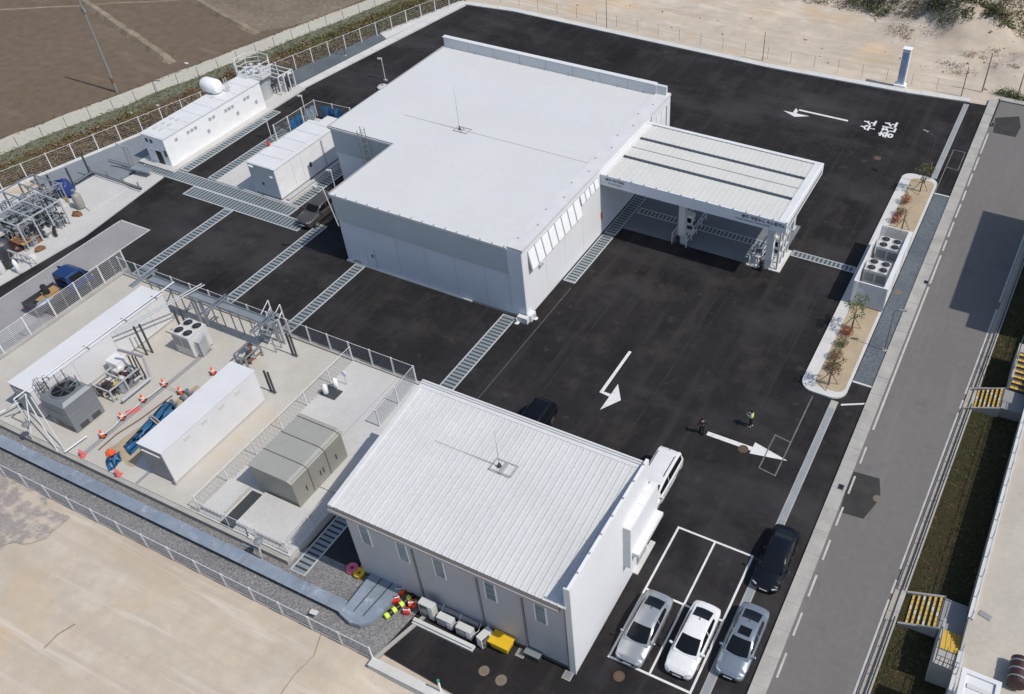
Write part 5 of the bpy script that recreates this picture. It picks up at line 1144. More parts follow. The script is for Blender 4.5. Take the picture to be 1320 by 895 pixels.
for px, py, lb in ((246,513,'silver elbow pipe on the plain white container side near the cone'),(226,527,'silver pipe end at the top of the long blue sheet'),(240,520,'thin silver pipe between the two pipe ends')):
    b = at(px,py,PZ); t = thing('pipe_stub', lb, 'pipe', b); MB().path([b+Vector((-.5,.25,.3)), b+Vector((.25,0,.3)), b+Vector((.55,0,.9))], .1, 8).build('tube', 'chrome', t); MB().ring(b.x-.5,b.y+.25,PZ+.2,PZ+.4,.1,.16,10).build('flange', 'steel', t)
heap(142, 585, .35, .3, .3, 'orange', 'plastic_sheet', 'orange plastic heap beside the crumpled blue sheet', 'sheet', z=PZ, seed=15)

# ---------------- service channel: steel plates, duct side coloured dark to stand for its shade
DZ = .45
ch = thing('channel_cover', 'raised blue grey steel cable duct along the front of the compound', 'cable duct', (-45,19.6,0))
rnd = random.Random(5); x = -67.5
while x < -29.0:
    L_ = rnd.uniform(1.8, 2.8); x1 = min(x+L_, -28.9)
    MB().box(x+.01,x1-.01,19.18,20.0+rnd.uniform(-.03,.03),DZ-.03,DZ+rnd.uniform(0,.014)).build('cover_plate', 'plate_blue', ch); x = x1
MB().box(-67.5,-28.95,19.24,19.94,.14,DZ-.03).build('duct_body', 'steel_dark', ch)
for z in (.2,.28,.36): MB().box(-67.5,-28.95,19.21,19.24,z,z+.03).build('side_rib', 'black', ch)
for i in range(15): MB().box(-66+2.6*i,-65.93+2.6*i,19.2,19.98,-.02,.14).build('leg', 'steel', ch)
ep = [Vector((-28.95,19.98,0)),at(444,783,DZ),at(480,737,DZ),at(520,757,DZ),at(497,784,DZ),at(489,794,DZ),at(478,802,DZ),at(464,806,DZ),at(450,802,DZ),Vector((-28.95,19.16,0))]
el = thing('duct_elbow', 'wide curved steel duct end turning to the grey annex wall', 'cable duct', (-28,21,0))
MB().prism([p[:2] for p in ep], .12, DZ+.004).build('cover_plate', 'plate_blue', el)
for a, b_ in (((456,788),(492,746)),((468,794),(506,752))):
    MB().path([at(*a,DZ+.01),at(*b_,DZ+.01)], .03, 4).build('gap', 'black', el)
for q in ((452,795),(478,742),(514,760),(480,798)): b_ = at(*q,DZ); MB().box(b_.x-.05,b_.x+.05,b_.y-.05,b_.y+.05,-.02,.12).build('leg', 'steel', el)
for px, py, w_, d_, lb in ((327,700,1.3,.9,'small steel plate step below the duct hood'),(405,790,.5,.3,'white rag on the steel cable duct near its end')):
    b = at(px,py,0 if w_ > 1 else DZ); tag(MB().obox(b+Vector((0,0,.05)), (w_,d_,.06), .1).build('loose_plate', 'plate_blue' if w_ > 1 else 'cabinet'), lb, 'plate')

# ---------------- things along the south wall of the annex
def roll(px, py, m1, m2, r, h, label, name='hose_roll', z=0, grp=None):
    b = at(px, py, z); t = thing(name, label, 'hose roll', b, 0, grp)
    MB().ring(b.x,b.y,z,z+h,r*.35,r,14).build('coil', m1, t, smooth=True); MB().ring(b.x,b.y,z+h*.4,z+h*.65,r*.98,r*1.05,14).build('strap', m2, t)
roll(455,735,'pink','crimson',.38,.3,'pink coil by the far corner of the grey annex wall'); roll(464,741,'yellow','gutter',.36,.28,'yellow and black coil beside the pink coil')
def bag(px, py, sx, sy, h, rz, m, label, m2='white'):
    b = at(px,py,0); t = thing('equipment_bag', label, 'bag', b, rz)
    MB().box(-sx/2,sx/2,-sy/2,sy/2,0,h).build('body', m, t, local=True, bevel=.06); MB().box(-sx/2-.01,sx/2+.01,-.05,.05,.02,h+.012).build('strap', m2, t, local=True); MB().path([(-sx*.3,0,h),(-sx*.15,0,h+.12),(sx*.15,0,h+.12),(sx*.3,0,h)], .02, 5).build('handle', 'black', t, local=True)
bag(517,764,.5,.55,.45,.6,'orange','orange bag against the wall, rear of the fire gear pile'); bag(511,775,.45,.5,.4,.7,'red','red bag at the front of the fire gear pile'); bag(522,757,.4,.3,.5,.3,'red','small dark red bag nearest the annex wall','gutter')
bag(533,781,.5,.45,.42,.6,'orange','orange bag beside the upright white air conditioner'); bag(525,790,.4,.4,.35,.4,'red','red bag with white lettering strip beside the striped roll')
def striped(px, py, label):
    b = at(px,py,0); t = thing('striped_barrier', label, 'barrier', b, R(72))
    for i in range(8): MB().lathe((-.95+.27*i,0,.2), [(.05,-.13),(.2,-.12),(.2,.12),(.05,.13)], 12, 'x').build('stripe', 'lime' if i % 2 == 0 else 'black', t, local=True, smooth=True)
striped(516,783,'yellow and black striped roll between the red and orange bags')
MBs = MB().box(-24.7,-20.35,20.62,21.05,0,.35)
t = thing('concrete_base', 'long white concrete base in front of the small air conditioners', 'base', (-22.5,20.8,0)); MB().box(-24.7,-20.4,20.62,21.0,0,.16).build('footing', 'kerb_white', t); MB().box(-24.65,-20.45,20.7,20.92,.16,.36).build('kerb', 'kerb_white', t)
def split_unit(x, y, sx, sy, h, rz, label):
    t = thing('air_conditioner', label, 'air conditioner', (x,y,0), rz, 'small air conditioners behind the annex')
    MB().box(-sx/2,sx/2,-sy/2,sy/2,.12,h).build('casing', 'cabinet', t, local=True, bevel=.02); MB().box(-sx/2+.1,-sx/2+.2,-sy/2,sy/2,0,.12).box(sx/2-.2,sx/2-.1,-sy/2,sy/2,0,.12).build('foot', 'steel_dark', t, local=True)
    MB().box(-sx/2+.08,sx*.15,-sy/2-.012,-sy/2-.002,.2,h-.1).build('grille', 'steel_dark', t, local=True); MB().lathe((-sx*.12,-sy/2-.02,(h+.15)/2), [(.05,-.01),(min(sx*.28,h*.36),-.01),(min(sx*.28,h*.36),.0),(.05,.005)], 16, 'y').build('fan_guard', 'steel', t, local=True)
    MB().box(sx/2-.28,sx/2-.05,-sy/2-.02,-sy/2-.004,.3,h-.2).build('side_panel', 'cabinet', t, local=True); MB().path([(sx/2,.1,.4),(sx/2+.2,.3,.6),(sx/2+.25,.6,1.0)], .03, 5).build('pipe', 'trim_white', t, local=True)
split_unit(-24.0,21.55,1.0,.5,1.5,0,'tall white air conditioner at the fire gear end of the row'); split_unit(-22.7,21.45,1.05,.45,.95,0,'low white air conditioner in the middle of the row'); split_unit(-21.3,21.4,1.05,.45,.95,0,'low white air conditioner nearest the upright one'); split_unit(-20.0,21.5,.9,.45,1.1,R(75),'white air conditioner turned sideways beside the yellow bin')
b = (-19.0,21.75); t = thing('grit_bin', 'yellow plastic grit bin against the grey annex wall', 'bin', (*b,0))
mb = MB(); mb.v += [(b[0]-.55,b[1]-.35,.05),(b[0]+.55,b[1]-.35,.05),(b[0]+.55,b[1]+.35,.05),(b[0]-.55,b[1]+.35,.05),(b[0]-.65,b[1]-.42,.7),(b[0]+.65,b[1]-.42,.7),(b[0]+.65,b[1]+.42,.7),(b[0]-.65,b[1]+.42,.7)]
mb.f += [(0,3,2,1),(4,5,6,7),(0,1,5,4),(1,2,6,5),(2,3,7,6),(3,0,4,7)]; mb.build('tub', 'yellow', t, bevel=.03); MB().box(b[0]-.7,b[0]+.7,b[1]-.47,b[1]+.45,.7,.8).build('lid', 'yellow', t, bevel=.03)
for dx in (-.4,.4): MB().box(b[0]+dx-.05,b[0]+dx+.05,b[1]-.3,b[1]+.3,0,.06).build('foot', 'gutter', t)
b = at(569,893,0); t = thing('marker_post', 'white marker post with green cap by the retaining wall', 'post', (b.x,b.y,0)); MB().cyl(b.x,b.y,0,1.3,.06,10).build('post', 'white', t); MB().lathe((b.x,b.y,1.3), [(.08,0),(.09,.15),(.04,.22)], 10).build('cap', 'green', t)
b = at(690,843,0); t = thing('duct_box', 'dark grey box on the ground against the annex wall', 'box', b); MB().box(b.x-.5,b.x+.5,21.75,22.15,.02,.45).build('body', 'steel_dark', t, bevel=.03); MB().box(b.x-.52,b.x+.52,21.73,22.16,.45,.49).build('lid', 'steel', t)
b = at(583,808,0); t = thing('wall_trough', 'long grey trough at the foot of the annex wall', 'trough', (-22.6,22.0,0)); MB().box(-24.4,-20.8,21.95,22.18,.3,.62).build('body', 'wall_grey', t); MB().box(-24.2,-24.1,21.97,22.17,0,.3).box(-21.1,-21.0,21.97,22.17,0,.3).build('leg', 'steel', t)
def cover(px, py, r, m, label, sq=False, z=0.0, grp=None):
    b = at(px, py, z); t = thing('manhole_cover', label, 'manhole cover', (b.x,b.y,z), 0, grp)
    if sq: MB().box(b.x-r,b.x+r,b.y-r,b.y+r,z,z+.012).build('frame', 'kerb', t); MB().box(b.x-r*.8,b.x+r*.8,b.y-r*.8,b.y+r*.8,z+.012,z+.018).build('lid', m, t)
    else: MB().ring(b.x,b.y,z,z+.012,r*.85,r,20).build('frame', m, t); MB().cyl(b.x,b.y,z,z+.009,r*.84,20).build('lid', m, t); MB().ring(b.x,b.y,z+.009,z+.014,r*.3,r*.4,12).build('rim', 'gutter', t)
cover(958,579,.38,'cast_iron','rusty manhole cover beside the straight white arrow'); cover(798,872,.34,'cast_iron','rusty manhole cover in front of the silver car'); cover(624,865,.32,'manhole','pale manhole cover nearest the yellow bin'); cover(646,877,.34,'manhole','pale manhole cover at the bottom edge below the annex')
cover(1131,643,.3,'manhole','manhole cover on the road beside the dark asphalt patch', z=-.006); cover(1158,377,.32,'manhole','manhole cover in the slate gravel strip by the louvred screen', z=.036); cover(1131,204,.4,'cast_iron','faint manhole cover near the road lettering')
cover(672,842,.28,'steel','square drain cover by the annex wall beside the yellow bin', True); cover(732,871,.28,'steel','square drain cover at the near corner of the annex', True)
for px, py, lb in ((1084,628,'small black drain inlet in the road kerb beside the asphalt patch'),(1280,160,'small black drain inlet in the road kerb at the top right'),(1194,364,'small black drain inlet in the road kerb beside the louvred screen')):
    b = at(px,py,.13); t = thing('kerb_inlet', lb, 'drain inlet', b); MB().box(b.x-.22,b.x+.22,b.y-.26,b.y+.26,.12,.142).build('frame', 'steel', t); MB().box(b.x-.17,b.x+.17,b.y-.21,b.y+.21,.142,.148).build('grille', 'black', t)

# ================================================================== VEHICLES (local: front towards -Y, wheels on z = 0)
def lerp_sec(S, y):
    if y <= S[0][0]: return S[0][1:]
    for a, b in zip(S, S[1:]):
        if y <= b[0]:
            f = (y-a[0])/(b[0]-a[0]); return tuple(p+(q-p)*f for p, q in zip(a[1:], b[1:]))
    return S[-1][1:]
def loft(secs, pts):
    """secs: y list; pts(y) -> half profile [(x,z)...] from the bottom centre to the top centre"""
    mb = MB(); rows = []
    for y in secs:
        h = pts(y); row = [(x, y, z) for x, z in h] + [(-x, y, z) for x, z in h[-2:0:-1]]
        rows.append(len(mb.v)); mb.v += row; n = len(row)
    for a, b in zip(rows, rows[1:]):
        for i in range(n): mb.f.append((a+i, a+(i+1) % n, b+(i+1) % n, b+i))
    mb.f.append(tuple(rows[0]+i for i in range(n))); mb.f.append(tuple(rows[-1]+n-1-i for i in range(n)))
    return mb
SEDAN = dict(L=4.85, body=[(-2.42,.58,.34,.52,.56),(-2.36,.76,.24,.60,.645),(-2.2,.86,.2,.68,.745),(-1.7,.915,.19,.77,.85),(-1.05,.925,.19,.86,.955),(-.2,.925,.19,.905,.96),(.8,.925,.19,.94,.98),(1.6,.92,.19,.96,1.02),(2.1,.88,.21,.955,1.05),(2.3,.82,.27,.90,1.02),(2.4,.70,.36,.80,.90)],
    cab=[(-1.32,.78,.74,.915,.93),(-1.0,.82,.73,.935,1.09),(-.6,.835,.70,.945,1.27),(-.25,.84,.66,.95,1.395),(.1,.845,.63,.96,1.45),(.6,.84,.62,.97,1.455),(.95,.83,.62,.98,1.42),(1.4,.80,.63,1.0,1.24),(1.95,.73,.64,1.03,1.065)],
    ws=(-1.25,-.33), rw=(1.02,1.82), side=(-.85,1.4), split=.35, axle=(-1.45,1.42), wr=.335)
SUV = dict(L=4.75, body=[(-2.36,.62,.42,.70,.74),(-2.3,.80,.32,.80,.85),(-2.1,.89,.27,.90,.96),(-1.6,.93,.26,.97,1.04),(-1.0,.94,.26,1.02,1.10),(0,.94,.26,1.05,1.1),(1.4,.94,.26,1.07,1.12),(2.1,.92,.28,1.06,1.12),(2.32,.88,.34,1.0,1.06),(2.38,.80,.42,.9,.95)],
    cab=[(-1.1,.80,.74,1.06,1.08),(-.8,.84,.74,1.07,1.28),(-.35,.87,.72,1.08,1.60),(.1,.88,.70,1.09,1.70),(1.2,.88,.70,1.1,1.71),(1.9,.86,.70,1.1,1.65),(2.15,.84,.69,1.1,1.45),(2.33,.82,.70,1.08,1.12)],
    ws=(-1.0,-.42), rw=(2.03,2.29), side=(-.7,1.95), split=.3, axle=(-1.4,1.4), wr=.37)
VAN = dict(L=5.2, body=[(-2.6,.64,.40,.70,.76),(-2.54,.82,.3,.82,.88),(-2.3,.92,.25,.93,1.0),(-1.8,.97,.24,1.02,1.1),(-1.2,.98,.24,1.1,1.16),(0,.98,.24,1.12,1.16),(1.6,.98,.24,1.12,1.16),(2.35,.96,.26,1.12,1.16),(2.56,.92,.32,1.05,1.1),(2.6,.84,.4,.95,1.0)],
    cab=[(-1.75,.82,.76,1.08,1.1),(-1.3,.88,.78,1.12,1.42),(-.8,.92,.79,1.13,1.76),(-.3,.93,.78,1.14,1.90),(1.0,.93,.78,1.15,1.93),(2.0,.92,.78,1.15,1.90),(2.4,.9,.76,1.14,1.72),(2.56,.87,.76,1.12,1.2)],
    ws=(-1.62,-.86), rw=(2.33,2.53), side=(-1.15,2.25), split=.1, axle=(-1.6,1.55), wr=.35)
def make_car(spec, name, label, cat, paint, roofglass=False, rails=False, mirror=True):
    t = thing(name, label, cat); B, K = spec['body'], spec['cab']
    def bp(y):
        hw, zb, zs, zt = lerp_sec(B, y); return [(0,zb),(hw*.85,zb),(hw*.98,zb+.12),(hw,(zb+zs)/2+.05),(hw*.99,zs-.06),(hw*.93,zs),(hw*.5,zt-.012),(0,zt)]
    ys = sorted(set([s[0] for s in B]+[B[0][0]+i*(B[-1][0]-B[0][0])/22 for i in range(23)]))
    loft(ys, bp).build('body', paint, t, smooth=True, local=True)
    def kp(y):
        hb, ht, zb, zt = lerp_sec(K, y); h = zt-zb; return [(0,zb-.06),(hb,zb-.06),(hb,zb),(hb+(ht-hb)*.85,zb+h*.86),(ht*.93,zt-.015),(ht*.6,zt),(0,zt+.012*min(1,h*3))]
    ks = sorted(set([s[0] for s in K]+[K[0][0]+i*(K[-1][0]-K[0][0])/18 for i in range(19)]))
    loft(ks, kp).build('cabin', paint, t, smooth=True, local=True)
    def top(y, f):
        hb, ht, zb, zt = lerp_sec(K, y); x = ht*.93*f; a = abs(f)
        z = (zt+.012-(.012)*a/.645) if a < .645 else (zt-.015*(a-.645)/.355); return Vector((x, y, z))
    def screen(y0, y1, wd0, wd1, nm, bow=0.0):
        g = MB(); n, k = 6, 8
        for i in range(n):
            for j in range(k):
                q = []
                for (ii, jj) in ((i,j),(i,j+1),(i+1,j+1),(i+1,j)):
                    u = ii/n; f = -1+2*jj/k; wd = wd0+(wd1-wd0)*u; y = y0+(y1-y0)*u + bow*f*f*(1-u*.6)
                    p = top(y, f*wd); nrm = Vector((0, -(1 if y0 < 0 else -1)*.6, .8)); q.append(p+nrm*.012)
                g.quad(*q)
        return g.build(nm, 'car_glass', t, smooth=True, local=True)
    a, b = spec['ws']; screen(a, b, .97, .93, 'windscreen', .10); a, b = spec['rw']; screen(b, a, .92, .90, 'rear_window', -.05)
    for s in (-1, 1):
        a, b = spec['side']; sp = spec['split']
        for y0, y1 in ((a, sp-.035), (sp+.035, b)):
            g = MB(); n = 6
            for i in range(n):
                q = []
                for (ii, f) in ((i,.1),(i+1,.1),(i+1,.80),(i,.80)):
                    y = y0+(y1-y0)*ii/n; hb, ht, zb, zt = lerp_sec(K, y)
                    q.append((s*(hb+(ht-hb)*.85*f/.86+.010), y, zb+(zt-zb)*f))
                g.quad(*q)
            g.build('side_window', 'car_glass', t, local=True)
    for y in spec['axle']:
        for s in (-1, 1):
            hw = lerp_sec(B, y)[0]; r = spec['wr']
            wl = MB().lathe((s*(hw-.11),y,r), [(r*.6,-.11),(r*.95,-.11),(r,-.07),(r,.07),(r*.95,.11),(r*.6,.11)], 20, 'x').build('wheel', 'rubber', t, smooth=True, local=True)
            MB().lathe((s*(hw-.0),y,r), [(.04,-.012),(r*.62,-.012),(r*.62,.008),(.04,.012)], 14, 'x').build('rim', 'chrome', wl, local=True)
            MB().lathe((s*(hw-.012),y,r), [(r*.62,-.01),(r*1.14,-.01),(r*1.14,.006),(r*.62,.006)], 20, 'x').build('wheel_arch', 'black', t, local=True)
    fy = B[0][0]; hw, zb, zs, zt = lerp_sec(B, fy+.14)
    for s in (-1, 1):
        MB().obox((s*hw*.80,fy+.13,zs-.02), (.34,.10,.09), s*.5).build('headlight', 'lamp_glass', t, local=True, bevel=.02)
        ry = B[-1][0]; hr, _, zr, _ = lerp_sec(B, ry-.1); MB().obox((s*hr*.78,ry-.05,zr-.12), (.32,.08,.12), -s*.35).build('tail_light', 'tail_red', t, local=True, bevel=.02)
        if mirror: my = spec['ws'][0]+.28; hm = lerp_sec(B, my)[0]; MB().obox((s*(hm+.09),my,lerp_sec(K,my)[2]+.1), (.2,.13,.13), s*.2).build('mirror', paint, t, local=True, bevel=.03)
        MB().box(s*(lerp_sec(B,0)[0])-.012,s*(lerp_sec(B,0)[0])+.012,.15,.33,.8,.83).build('door_handle', 'chrome', t, local=True)
    MB().box(-.42,.42,fy-.02,fy+.06,zb+.2,zb+.36).build('grille', 'black', t, local=True); MB().box(-.26,.26,fy-.035,fy-.015,zb+.12,zb+.22).build('number_plate', 'white', t, local=True)
    ry = B[-1][0]; MB().box(-.26,.26,ry+.0,ry+.02,.62,.73).build('number_plate', 'white', t, local=True)
    # shut lines
    for s in (-1, 1):
        for y in (spec['ws'][0]+.45, spec['split'], spec['side'][1]-.25):
            hw, zb_, zs_, zt_ = lerp_sec(B, y); MB().box(s*hw-.006,s*hw+.004,y-.012,y+.012,.32,zs_-.07).build('shut_line', 'black', t, local=True)
    if roofglass:
        z = lerp_sec(K,.15)[3]; MB().box(-.36,.36,-.12,.42,z+.004,z+.022).build('sunroof', 'car_glass', t, local=True)
    if rails:
        for s in (-1, 1): z = lerp_sec(K,.8)[3]; MB().path([(s*.62,-.2,z-.02),(s*.63,.0,z+.05),(s*.63,1.6,z+.05),(s*.62,1.8,z-.04)], .022, 6).build('roof_rail', 'black', t, local=True)
    z = lerp_sec(K,1.0)[3]; MB().obox((0,spec['rw'][0]-.12,lerp_sec(K,spec['rw'][0]-.12)[3]+.03), (.04,.16,.05)).build('antenna', 'black', t, local=True)
    return t
def place(t, px, py, zroof, yoff=.35, flip=False):
    p = at(px, py, zroof); t.location = (p.x, p.y-yoff*(-1 if flip else 1), 0)
    if flip: t.rotation_euler = (0,0,math.pi)
place(make_car(SEDAN,'parked_car','silver sedan in the bay nearest the white annex wall','car','car_silver'), 834.5, 793, 1.45)
place(make_car(SEDAN,'parked_car','white sedan between the silver car and the blue grey car','car','car_white'), 897.5, 807.5, 1.45)
place(make_car(SEDAN,'parked_car','blue grey sedan with dark sunroof parked over the kerb drain','car','car_bluegrey', roofglass=True), 962, 810, 1.45)
place(make_car(SEDAN,'parked_car','black sedan parked over the kerb drain behind the blue grey car','car','car_black'), 1005, 703.5, 1.45)
place(make_car(SUV,'parked_car','black sport utility vehicle half hidden behind the ribbed roof','car','car_navy', rails=True), 688.5, 531, 1.7, .5)
place(make_car(VAN,'parked_van','white van parked beside the corner of the annex','van','car_white', rails=True), 850, 601, 1.92, .5)
place(make_car(SUV,'parked_car','dark grey off-road vehicle parked on the gratings by the big building','car','car_grey'), 412, 256, 1.7, .5)

# flatbed truck, cab facing away (+Y)
p = at(86, 350, 1.9); t = thing('flatbed_truck', 'small flatbed truck with a bright blue cab and loaded bed', 'truck', (p.x, p.y, 0)); t.scale = (1.12, 1.12, 1.08)
x, y = p.x, p.y; W2 = .82
def cabp(yy):
    S = [(-.75,.80,.5,1.6),(-.7,.82,.45,1.85),(.35,.82,.45,1.92),(.7,.82,.45,1.75),(1.05,.82,.42,1.15),(1.2,.78,.42,1.0),(1.25,.72,.5,.9)]
    hw, zb, zt = lerp_sec(S, yy); return [(0,zb),(hw,zb),(hw,zb+.4*(zt-zb)),(hw*.93,zt-.1),(hw*.82,zt),(0,zt+.01)]
loft([-.75,-.7,-.3,0,.35,.5,.7,.85,1.05,1.15,1.2,1.25], cabp).build('cab', 'truck_blue', t, smooth=True, local=True)
MB().quad((-.7,.80,1.66),(.7,.80,1.66),(.74,1.06,1.16),(-.74,1.06,1.16)).build('windscreen', 'car_glass', t, local=True)
MB().quad((-.6,-.765,1.2),(.6,-.765,1.2),(.58,-.74,1.7),(-.58,-.74,1.7)).build('rear_window', 'car_glass', t, local=True)
for s in (-1,1): MB().quad((s*.822,-.5,1.12),(s*.822,.75,1.12),(s*.775,.5,1.72),(s*.775,-.45,1.75)).build('side_window', 'car_glass', t, local=True)
MB().obox((-1.15,.35,1.1), (.7,.05,1.0), .25).build('door', 'truck_blue', t, local=True); MB().obox((.95,.9,1.3), (.2,.1,.3)).build('mirror', 'black', t, local=True)
bd = MB().box(-.85,.85,-3.6,-.85,.55,.68).build('bed', 'steel_dark', t, local=True)
MB().box(-.88,-.82,-3.6,-.85,.68,1.05).box(.82,.88,-3.6,-.85,.68,1.05).box(-.82,.82,-3.63,-3.57,.68,1.05).build('drop_side', 'steel_dark', bd, local=True)
MB().box(-.4,.4,-3.5,1.0,.35,.55).build('chassis', 'black', t, local=True)
for yy in (.65,-2.5):
    for s in (-1,1):
        wl = MB().lathe((s*.72,yy,.33), [(.2,-.1),(.31,-.1),(.33,-.06),(.33,.06),(.31,.1),(.2,.1)], 16, 'x').build('wheel', 'rubber', t, smooth=True, local=True); MB().lathe((s*.83,yy,.33), [(.04,-.01),(.2,-.01),(.2,.01),(.04,.012)], 12, 'x').build('rim', 'chrome', wl, local=True)
for s in (-1,1): MB().obox((s*.6,1.26,.72), (.3,.06,.16)).build('headlight', 'lamp_glass', t, local=True); MB().obox((s*.7,-3.64,.6), (.25,.05,.12)).build('tail_light', 'tail_red', t, local=True)
MB().box(-.3,.3,1.25,1.28,.5,.62).build('number_plate', 'white', t, local=True)
tag(MB().tube((x-.95,y-1.9,1.3),(x+.1,y-2.3,1.35),.25,12).build('black_roll', 'rubber', smooth=True), 'thick black roll lying on the truck bed behind the blue cab', 'roll')
tag(MB().obox((x-.1,y-2.3,.90), (.9,1.7,.14), .1).obox((x-.2,y-1.9,1.06), (.8,1.2,.14), -.12).build('timber_stack', 'wood'), 'stack of tan boards on the truck bed', 'boards')
tag(MB().obox((x-.45,y-2.6,.74), (.6,1.5,.08), .05).build('metal_tray', 'rubber'), 'flat dark tray on the truck bed beside the boards', 'tray')
heap(58, 392, .4, .9, .35, 'plate_blue', 'tarpaulin', 'pale blue sheet hanging at the rear of the flatbed truck', 'tarpaulin', z=.7, seed=22)

# ================================================================== PEOPLE
def skin_mesh(verts, edges, radii, name, root=0, levels=1):
    me = bpy.data.meshes.new(name); me.from_pydata(verts, edges, []); o = bpy.data.objects.new(name, me); COL.objects.link(o)
    md = o.modifiers.new('skin', 'SKIN'); md.use_smooth_shade = True; sv = me.skin_vertices[0].data
    for i, r in enumerate(radii): sv[i].radius = (r if isinstance(r, tuple) else (r, r)); sv[i].use_root = (i == root)
    if levels: o.modifiers.new('sub', 'SUBSURF').levels = levels; o.modifiers['sub'].render_levels = levels
    bpy.context.view_layer.update()
    m2 = bpy.data.meshes.new_from_object(o.evaluated_get(bpy.context.evaluated_depsgraph_get())); bpy.data.objects.remove(o); bpy.data.meshes.remove(me); m2.name = name; return m2
def person(label, loc, rz, top, bottom, pose, vest=None):
    t = thing('person', label, 'person', loc, rz)
    J = dict(pelvis=(0,0,.95), waist=(0,0,1.08), chest=(0,.01,1.30), neck=(0,.0,1.46), head=(0,-.02,1.57), crown=(0,-.015,1.68))
    for s, n in ((-1,'l'),(1,'r')):
        st = pose['stride']*s
        J[n+'hip'] = (s*.09,0,.90); J[n+'knee'] = (s*.10,-st*.5-.02,.50); J[n+'ank'] = (s*.10,-st+.02,.09); J[n+'toe'] = (s*.11,-st-.14,.045)
        J[n+'sho'] = (s*.18,.01,1.40); e, h = pose[n+'arm']; J[n+'elb'] = (s*e[0],e[1],e[2]); J[n+'wri'] = (s*h[0],h[1],h[2])
    def sk(names, edges, rad, nm, m, extra=None):
        V = [J[k] for k in names]; E = [(names.index(a), names.index(b)) for a, b in edges]; Rd = [rad[k] for k in names]
        if extra:
            for (base, pts, rr) in extra:
                last = names.index(base)
                for p_, r_ in zip(pts, rr): V.append(p_); Rd.append(r_); E.append((last, len(V)-1)); last = len(V)-1
        me = skin_mesh(V, E, Rd, nm); me.materials.clear(); me.materials.append(M[m]); o = bpy.data.objects.new(nm, me); COL.objects.link(o); o.parent = t; return o
    arms = []
    for s, n in ((-1,'l'),(1,'r')):
        wv = Vector(J[n+'wri']); d = (wv-Vector(J[n+'elb'])).normalized(); sd = d.orthogonal().normalized()
        pm = wv+d*.08; arms.append((n+'wri', [tuple(pm)], [.035]))
    fingers = []
    names = ['pelvis','waist','chest','neck','head','crown'] + [n+k for n in 'lr' for k in ('hip','knee','ank','toe','sho','elb','wri')]
    edges = [('pelvis','waist'),('waist','chest'),('chest','neck'),('neck','head'),('head','crown')]
    for n in 'lr': edges += [('pelvis',n+'hip'),(n+'hip',n+'knee'),(n+'knee',n+'ank'),(n+'ank',n+'toe'),('chest',n+'sho'),(n+'sho',n+'elb'),(n+'elb',n+'wri')]
    rad = dict(pelvis=(.13,.10), waist=(.12,.09), chest=(.15,.10), neck=.05, head=(.08,.095), crown=(.06,.07))
    for n in 'lr': rad.update({n+'hip':.085, n+'knee':.06, n+'ank':.045, n+'toe':.04, n+'sho':.06, n+'elb':.045, n+'wri':.032})
    ex = list(arms)
    body = sk(names, edges, rad, 'body', 'skin', ex)
    # five fingers per hand as small tapered chains joined to the body mesh
    fm = MB()
    for s, n in ((-1,'l'),(1,'r')):
        wv = Vector(J[n+'wri']); d = (wv-Vector(J[n+'elb'])).normalized(); sd = d.cross(Vector((0,0,1))); sd = sd.normalized() if sd.length > .1 else Vector((1,0,0)); dn = d.cross(sd).normalized()
        for k, ln in enumerate((.07,.08,.075,.06)):
            a = wv+d*.09+sd*(-.028+.019*k); b_ = a+d*ln*.55-dn*.012; fm.tube(a, b_, .009, 6, .008); fm.tube(b_, b_+d*ln*.4-dn*.025, .008, 6, .006)
        a = wv+d*.03-sd*.035; fm.tube(a, a+d*.035-sd*.03, .011, 6, .009); fm.tube(a+d*.035-sd*.03, a+d*.07-sd*.03, .009, 6, .007)
    fm.build('fingers', 'skin', t, local=True, smooth=True)
    J2 = names
    # clothing: jacket/vest over torso and arms, trousers over legs
    nt_ = ['pelvis','waist','chest']+[n+k for n in 'lr' for k in ('sho','elb','wri')]; rt = {k:(tuple(q+.022 for q in rad[k]) if isinstance(rad[k],tuple) else rad[k]+.018) for k in nt_}
    sk(nt_, [('pelvis','waist'),('waist','chest')]+[e for n in 'lr' for e in (('chest',n+'sho'),(n+'sho',n+'elb'),(n+'elb',n+'wri'))], rt, 'jacket', top)
    nb_ = ['pelvis']+[n+k for n in 'lr' for k in ('hip','knee','ank')]; rb = {k:(tuple(q+.012 for q in rad[k]) if isinstance(rad[k],tuple) else rad[k]+.02) for k in nb_}
    sk(nb_, [e for n in 'lr' for e in (('pelvis',n+'hip'),(n+'hip',n+'knee'),(n+'knee',n+'ank'))], rb, 'trousers', bottom)
    if vest:
        sk(['pelvis','waist','chest','lsho','rsho'], [('pelvis','waist'),('waist','chest'),('chest','lsho'),('chest','rsho')], dict(pelvis=(.185,.16), waist=(.18,.155), chest=(.215,.165), lsho=.10, rsho=.10), 'vest', vest)
    hd = J['head']; hr = MB(); k = 10
    hr.lathe((0,.012,1.56), [(.098,0.0),(.108,.06),(.10,.12),(.07,.17),(.02,.195)], 14); hr.build('hair', 'hair', t, local=True, smooth=True)
    fc = MB().box(-.045,-.02,-.118,-.105,1.575,1.587).box(.02,.045,-.118,-.105,1.575,1.587).box(-.025,.025,-.118,-.104,1.505,1.515); fc.build('eyes_and_mouth', 'hair', t, local=True)
    MB().obox((0,-.122,1.545), (.025,.03,.045)).build('nose', 'skin', t, local=True); MB().obox((-.098,0,1.56), (.02,.04,.06)).obox((.098,0,1.56), (.02,.04,.06)).build('ears', 'skin', t, local=True)
    for s, n in ((-1,'l'),(1,'r')):
        a = J[n+'ank']; MB().obox((a[0],a[1]-.06,.05), (.1,.28,.1)).build('shoe', 'cloth_grey' if vest else 'black', t, local=True, bevel=.03)
    return t
